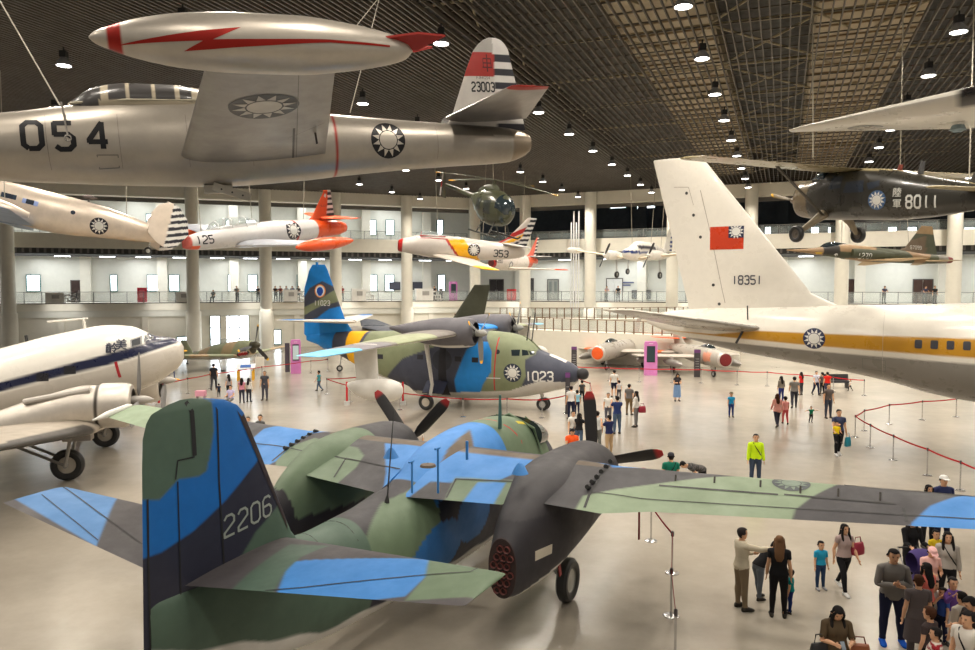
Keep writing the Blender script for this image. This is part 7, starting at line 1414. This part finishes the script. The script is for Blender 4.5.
# ================================================================= barriers
st_post = None
def stanchion(px, py, label):
    global st_post
    P = gnd(px, py)
    if st_post is None:
        t = thing('stanchion', label, 'barrier post', P, group=None); mb = MB(); lathe(mb, [(0, .16), (.015, .16), (.03, .12), (.04, .02)], (0, 0, 0), (0, 0, 1), 20, (.5, .49, .46)); a = mb.build('foot_plate', t, 'steel')
        mb = MB(); tube(mb, [(0, 0, .03), (0, 0, .9)], .022, (.35, .34, .33), 10); b = mb.build('pole', t, 'steel')
        mb = MB(); lathe(mb, [(.86, .03), (.87, .035), (.97, .035), (.98, .02)], (0, 0, 0), (0, 0, 1), 14, (.06, .05, .05)); c = mb.build('belt_head', t, 'plastic'); st_post = (t, a, b, c); return P
    t = st_post[0].copy(); COL.objects.link(t); t.location = P; t['label'] = label
    for q in st_post[1:]: c = q.copy(); COL.objects.link(c); c.parent = t
    return P
def chain(pts, label, where, col=srgb(170, 24, 34)):
    Ps = []
    for i, (a, b) in enumerate(pts):
        nm = ['first', 'second', 'third', 'fourth', 'fifth', 'sixth', 'seventh', 'eighth', 'ninth', 'tenth'][i]
        Ps.append(stanchion(a, b, f'{nm} steel barrier post {where}'))
    mb = MB()
    for p, q in zip(Ps[:-1], Ps[1:]):
        p = np.array(p) + (0, 0, .92); q = np.array(q) + (0, 0, .92); k = np.linspace(0, 1, 7); s = -.03 * 4 * k * (1 - k)
        L = p + (q - p) * k[:, None]; L[:, 2] += s; V = np.concatenate([np.stack([L - (0, 0, .028), L + (0, 0, .028)], 1).reshape(-1, 3)]); dn = np.cross(q - p, (0, 0, 1.)); dn = dn / np.linalg.norm(dn) * .004
        R = [[l + dn - (0, 0, .028), l + dn + (0, 0, .028), l - dn + (0, 0, .028), l - dn - (0, 0, .028)] for l in L]; loft(mb, R, col)
    tag(mb.build('barrier_belt', None, 'cloth'), label, 'barrier belt'); return Ps
chain([(956, 417), (922, 420), (889, 424), (864, 430.6), (855, 437), (870, 447.5), (893, 460), (927, 475.5), (960, 490.5), (993, 505)], 'red barrier belt turning a sharp corner below the airliner at right', 'of the belt below the airliner, counted from its far end')
chain([(400, 410), (463, 417), (507, 417), (542, 418), (566, 413)], 'red barrier belt running in front of the flying boat hull', 'in front of the flying boat, counted from its tail side')
chain([(152, 402), (188, 393.5), (210, 388.5), (262, 380), (311, 373), (328, 371)], 'long red barrier belt in front of the shark mouth fighter', 'in front of the shark mouth fighter, counted from the left')
chain([(366, 391), (327, 394), (350, 402)], 'short red barrier belt folding back under the flying boat tail', 'under the flying boat tail, counted along the belt')
chain([(651, 541), (672, 573), (671, 616), (675, 664)], 'dark red barrier belt running toward the viewer right of the patrol plane wheel', 'beside the patrol plane wheel, counted from the far end', srgb(120, 24, 34))
chain([(577, 380), (609, 381), (639, 382), (672, 382.5), (701, 383), (737, 385), (767, 386), (800, 389), (833, 392), (864, 395.4)], 'long straight red barrier belt in front of the two intake jets', 'before the intake jets, counted from the left', srgb(200, 40, 50))
chain([(578, 393), (590, 399), (593, 412)], 'short red belt at the corner beside the flying boat nose', 'at the corner beside the flying boat nose, counted from the back')
# ================================================================= kiosks and sign posts
def kiosk(P, w, h, rz, label, d=.5):
    t = thing('information_kiosk', label, 'kiosk', P, (0, 0, rz)); PK = srgb(214, 130, 196); mb = MB()
    pr = [(-.5, 0), (.5, 0), (.5, .93), (.42, 1), (-.42, 1), (-.5, .93)]; V = [(x * w, y, z * h) for y in (-d / 2, d / 2) for x, z in pr]; n = 6
    mb.add(V, [tuple(range(n)), tuple(range(2 * n - 1, n - 1, -1))] + [(i, i + n, (i + 1) % n + n, (i + 1) % n) for i in range(n)], PK); mb.build('cabinet', t)
    mb = MB(); box(mb, (0, -d / 2 - .015, h * .63), (w * .62, .03, h * .48), (.02, .025, .03)); box(mb, (0, -d / 2 - .035, h * .63), (w * .54, .01, h * .42), srgb(40, 60, 66)); mb.build('screen', t, 'plastic'); mb = MB(); box(mb, (0, -d / 2 - .01, h * .94), (w * .3, .02, .05), (.8, .6, .75)); mb.build('name_plate', t); return t
P = gnd(650.5, 375); kiosk(P, .95, 2.5, -.15, 'pink information kiosk with a dark screen left of the long red belt')
P = gnd(296, 373.3); k = kiosk(P, .75, 2.55, .25, 'tall pink information kiosk with a bright screen near the blue tail fin'); mb = MB(); box(mb, (-.62, .1, 1.2), (.35, .12, 2.2), srgb(80, 74, 84)); mb.build('side_panel', k)
mb = MB(); box(mb, (0, -.29, 1.6), (.42, .01, 1.05), (.6, .75, .8)); mb.build('lit_display', k, 'plastic')
sg, u, z = wuv(455, 290, .5); kiosk(WP(sg, u, 1.2, 4.93), .95, 2.2, .3, 'purple kiosk standing on the gallery behind the 353 jet', .3)
def signpost(px, py, h, w, label):
    P = gnd(px, py); t = thing('sign_post', label, 'sign', P, (0, 0, -.1)); mb = MB(); box(mb, (0, 0, h / 2), (w, .12, h), (.05, .045, .05)); mb.build('post', t); mb = MB(); box(mb, (0, -.0, h * .94), (w * 1.01, .13, h * .12), srgb(110, 60, 120)); mb.build('header', t)
    mb = MB()
    for i in range(5): box(mb, (0, -.065, h * (.3 + i * .09)), (w * .6, .01, .03), (.4, .4, .4))
    mb.build('text_panel', t)
signpost(574, 371, 1.9, .42, 'dark upright sign post with a purple head by the orange intake jet'); signpost(697, 377, 2.0, .44, 'dark upright sign post with a purple head left of the dark red intake'); signpost(567.5, 414, 2.15, .24, 'narrow dark sign post with purple head beside the flying boat nose')
def board(px, py, w, h, z, col, label, name='display_board', tilt=0.):
    P = gnd(px, py); t = thing(name, label, 'board', P, (0, 0, .2)); mb = MB(); box(mb, (0, 0, z), (w, .05, h), col, R=rotx(tilt)); mb.build('panel', t); mb = MB()
    for s in (-1, 1): tube(mb, [(s * w * .35, 0, 0), (s * w * .35, 0, z)], .025, (.5, .5, .5), 6)
    mb.build('stand', t)
board(260, 376, .62, .8, 1.0, (.75, .72, .64), 'white display board on a stand right of the yellow legged table')
P = gnd(246, 380); t = thing('display_table', 'slanted white and blue topped table on yellow legs near the fighter', 'table', P, (0, 0, .2)); mb = MB(); box(mb, (0, 0, .95), (1.3, .8, .06), (.72, .74, .76), R=rotx(.35)); box(mb, (0, -.05, .97), (.7, .4, .06), srgb(60, 100, 170), R=rotx(.35)); mb.build('table_top', t)
for x in (-.5, .5):
    for y in (-.3, .3): mb = MB(); box(mb, (x, y, .42 + y * .3), (.12, .12, .84 + y * .6), srgb(238, 180, 30)); mb.build('leg', t)
P = gnd(201, 401); t = thing('collection_box', 'small pink box on legs beyond the camouflaged fin', 'box', P, (0, 0, .1)); mb = MB(); box(mb, (0, 0, .45), (.55, .4, .3), srgb(214, 150, 170)); mb.build('case', t); mb = MB()
for x in (-.2, .2): box(mb, (x, 0, .15), (.06, .3, .3), (.4, .3, .35))
mb.build('stand', t)
P = gnd(836, 388); t = thing('bench', 'black bench behind the red shirt man below the airliner', 'bench', P, (0, 0, 0)); mb = MB(); box(mb, (0, 0, .42), (1.7, .5, .12), (.03, .03, .035)); mb.build('seat', t); mb = MB(); box(mb, (0, .22, .68), (1.7, .08, .4), (.03, .03, .035)); mb.build('backrest', t)
for s in (-1, 1): mb = MB(); box(mb, (s * .7, 0, .18), (.08, .45, .36), (.1, .1, .1)); mb.build('leg', t)
for px, py, lab in ((403, 405, 'red ribbon marker with a white weight under the flying boat wheel bay'), (159, 407, 'red ribbon marker by the first post at left'), (347, 405, 'red ribbon marker under the wing float'), (77.5, 440, 'red ribbon marker behind the transport wheel')):
    P = gnd(px, py); t = thing('ribbon_marker', lab, 'marker', P); mb = MB(); box(mb, (0, 0, .75), (.1, .03, 1.1), srgb(190, 20, 36)); mb.build('ribbon', t, 'cloth'); mb = MB(); box(mb, (0, 0, .11), (.3, .2, .22), (.6, .6, .58)); mb.build('weight', t)
# ================================================================= gallery equipment
def acunit(x0, x1, y0, y1, label):
    sg, ua, zt = wuv(x0, y0, .1); sg, ub, zb = wuv(x1, y1, .1); w = abs(ub - ua); um = (ua + ub) / 2; h = max(zt - 4.9, 1.0); a = SG[sg][0]; rz = math.atan2(a[1], a[0]) + (PI if sg == 'L' else 0)
    t = thing('air_handling_unit', label, 'air conditioner', WP(sg, um, -.05, 4.94), (0, 0, rz)); mb = MB(); box(mb, (0, 0, h / 2), (w, .9, h), (.86, .85, .80)); mb.build('housing', t)
    mb = MB(); box(mb, (.05 * w, -.46, h * .62), (w * .4, .03, h * .35), (.45, .44, .41))
    for i in range(4): box(mb, (.05 * w, -.48, h * (.5 + i * .08)), (w * .38, .02, .03), (.5, .48, .45))
    mb.build('intake_grille', t)
    mb = MB(); x = w / 2
    tube(mb, [(x, 0, h * .75), (x + .5, 0, h * .75), (x + .5, 0, h * .45), (x + .95, 0, h * .45), (x + .95, 0, .15), (x + 1.2, 0, .15)], .09, (.72, .70, .66), 8); tube(mb, [(x, -.2, h * .45), (x + .3, -.2, h * .45), (x + .3, -.2, .2), (x + .8, -.2, .2)], .08, (.68, .66, .62), 8); mb.build('duct', t)
for i, (q, lab) in enumerate((((46, 65, 294, 309), 'white air handling unit on the gallery above the transport roof'), ((176, 190, 292, 305), 'white air handling unit on the gallery left of the first thick column'), ((283, 297, 290, 304), 'white air handling unit on the gallery left of the blue tail fin'), ((351, 365, 289, 301), 'white air handling unit on the gallery beside the red clothed visitor'), ((415, 432, 289, 301), 'white air handling unit on the gallery below the 353 jet'))): acunit(*q, lab)
sg, u, z = wuv(141.5, 296, 2.); t = thing('fire_cabinet', 'red cabinet standing on the gallery left of the windows', 'cabinet', WP(sg, u, 2.5, 4.93), (0, 0, .35)); mb = MB(); box(mb, (0, 0, .75), (.9, .5, 1.5), srgb(200, 40, 60)); mb.build('body', t); mb = MB(); box(mb, (0, -.27, .9), (.5, .03, .8), srgb(224, 110, 120)); mb.build('door', t)
sg, u, z = wuv(510, 292, 2.); t = thing('hose_cabinet', 'red hose cabinet on the gallery right of the dark doorway', 'cabinet', WP(sg, u, 2.5, 4.93), (0, 0, -.4)); mb = MB(); box(mb, (0, 0, .65), (1., .5, 1.3), srgb(190, 40, 44)); mb.build('body', t); mb = MB(); box(mb, (0, -.27, .7), (.6, .03, .7), srgb(214, 120, 120)); mb.build('door', t)
for px, w_, lab in ((421, 2.0, 'dark framed wall display above the gallery units, left of the striped jet nose'), (641, 2.2, 'dark low display panel on the gallery behind the light twin'), (395, 1.4, 'dark blue banner panel low on the gallery wall')):
    sg, u, z = wuv(px, 290, 6.8); t = thing('wall_display', lab, 'display', WP(sg, u, 7.0, 6.6 if px != 641 else 5.6), (0, 0, .35 if sg == 'L' else -.4)); mb = MB(); box(mb, (0, 0, 0), (w_, .12, 1.0), (.03, .03, .04)); mb.build('frame', t); mb = MB(); box(mb, (0, -.07, 0), (w_ - .2, .02, .8), (.05, .05, .07)); mb.build('panel', t)
sg, u, z = wuv(628, 283, 6.9); mb = MB(); 
for i, wd in enumerate((1.3, .9)): box(mb, (-.2 if i else 0, 0, -i * .3), (wd, .03, .14), (.1, .12, .25))
o = mb.build('wall_lettering', None); o.location = WP(sg, u, 7.1, 7.0); o.rotation_euler = (0, 0, -.4); tag(o, 'small dark blue lettering on the gallery wall right of the lit doorway', 'sign')
# slim white pipes standing before the far columns
sg, u, z = wuv(576, 250, -1.2); t = thing('pipe_cluster', 'cluster of slim white vertical pipes rising in front of the right column', 'pipes', WP(sg, u, -1.6, 4.0), (0, 0, -.4))
for i in range(4): mb = MB(); tube(mb, [((i - 1.5) * .28, 0, 0), ((i - 1.5) * .28, 0, 10.6 - (0 if i % 2 else 1.2))], .07, (.75, .75, .74), 10); mb.build('pipe', t)
mb = MB(); 
for z in (.8, 4, 7.2): box(mb, (0, 0, z), (1.2, .05, .06), (.6, .6, .6))
mb.build('bracket', t)
# ================================================================= ramp with railing behind the intake jets
def ramp(pts, zt, no, col=CREAM, fence=True, wallz=0.):
    mb = MB(); P = np.array([at(a, 333, Y) for a, Y in pts]); P[:, 2] = 0
    zz = np.linspace(zt[0], zt[1], len(P)); D = np.array([0, 3.2, 0])
    R = [[p + (0, 0, wallz), p + D + (0, 0, wallz), p + D + (0, 0, z), p + (0, 0, z)] for p, z in zip(P, zz)]; loft(mb, R, col); struct(mb, f'trim_{no}')
    mb = MB(); L = np.linalg.norm(np.diff(P, axis=0), axis=1).cumsum(); L = np.concatenate([[0], L]); n = int(L[-1] / .75); BRN = srgb(120, 92, 66)
    for i in range(n + 1):
        s = L[-1] * i / n; q = np.array([np.interp(s, L, P[:, k]) for k in range(3)]); z = np.interp(s, L, zz); box(mb, q + (0, .05, z + .55), (.1, .06, 1.1), BRN)
    for h in (.15, 1.08): tube(mb, [p + np.array([0, .05, z + h]) for p, z in zip(P, zz)], .03, BRN, 6)
    R = [[p + (0, .04, z + .2), p + (0, .06, z + .2), p + (0, .06, z + 1.0), p + (0, .04, z + 1.0)] for p, z in zip(P, zz)]; loft(mb, R, (.6, .62, .55), m='clearglass'); mb.mats = [x or 'paint' for x in mb.mats]; struct(mb, f'trim_{no + 1}', 'paint')
ramp([(455, 69.5), (500, 67), (545, 65), (600, 63.4), (650, 62.2), (700, 61.2), (740, 60)], (2.95, 2.35), 50)
ramp([(500, 76), (560, 73.5), (610, 71.5), (660, 70), (700, 69)], (3.3, 3.6), 52)
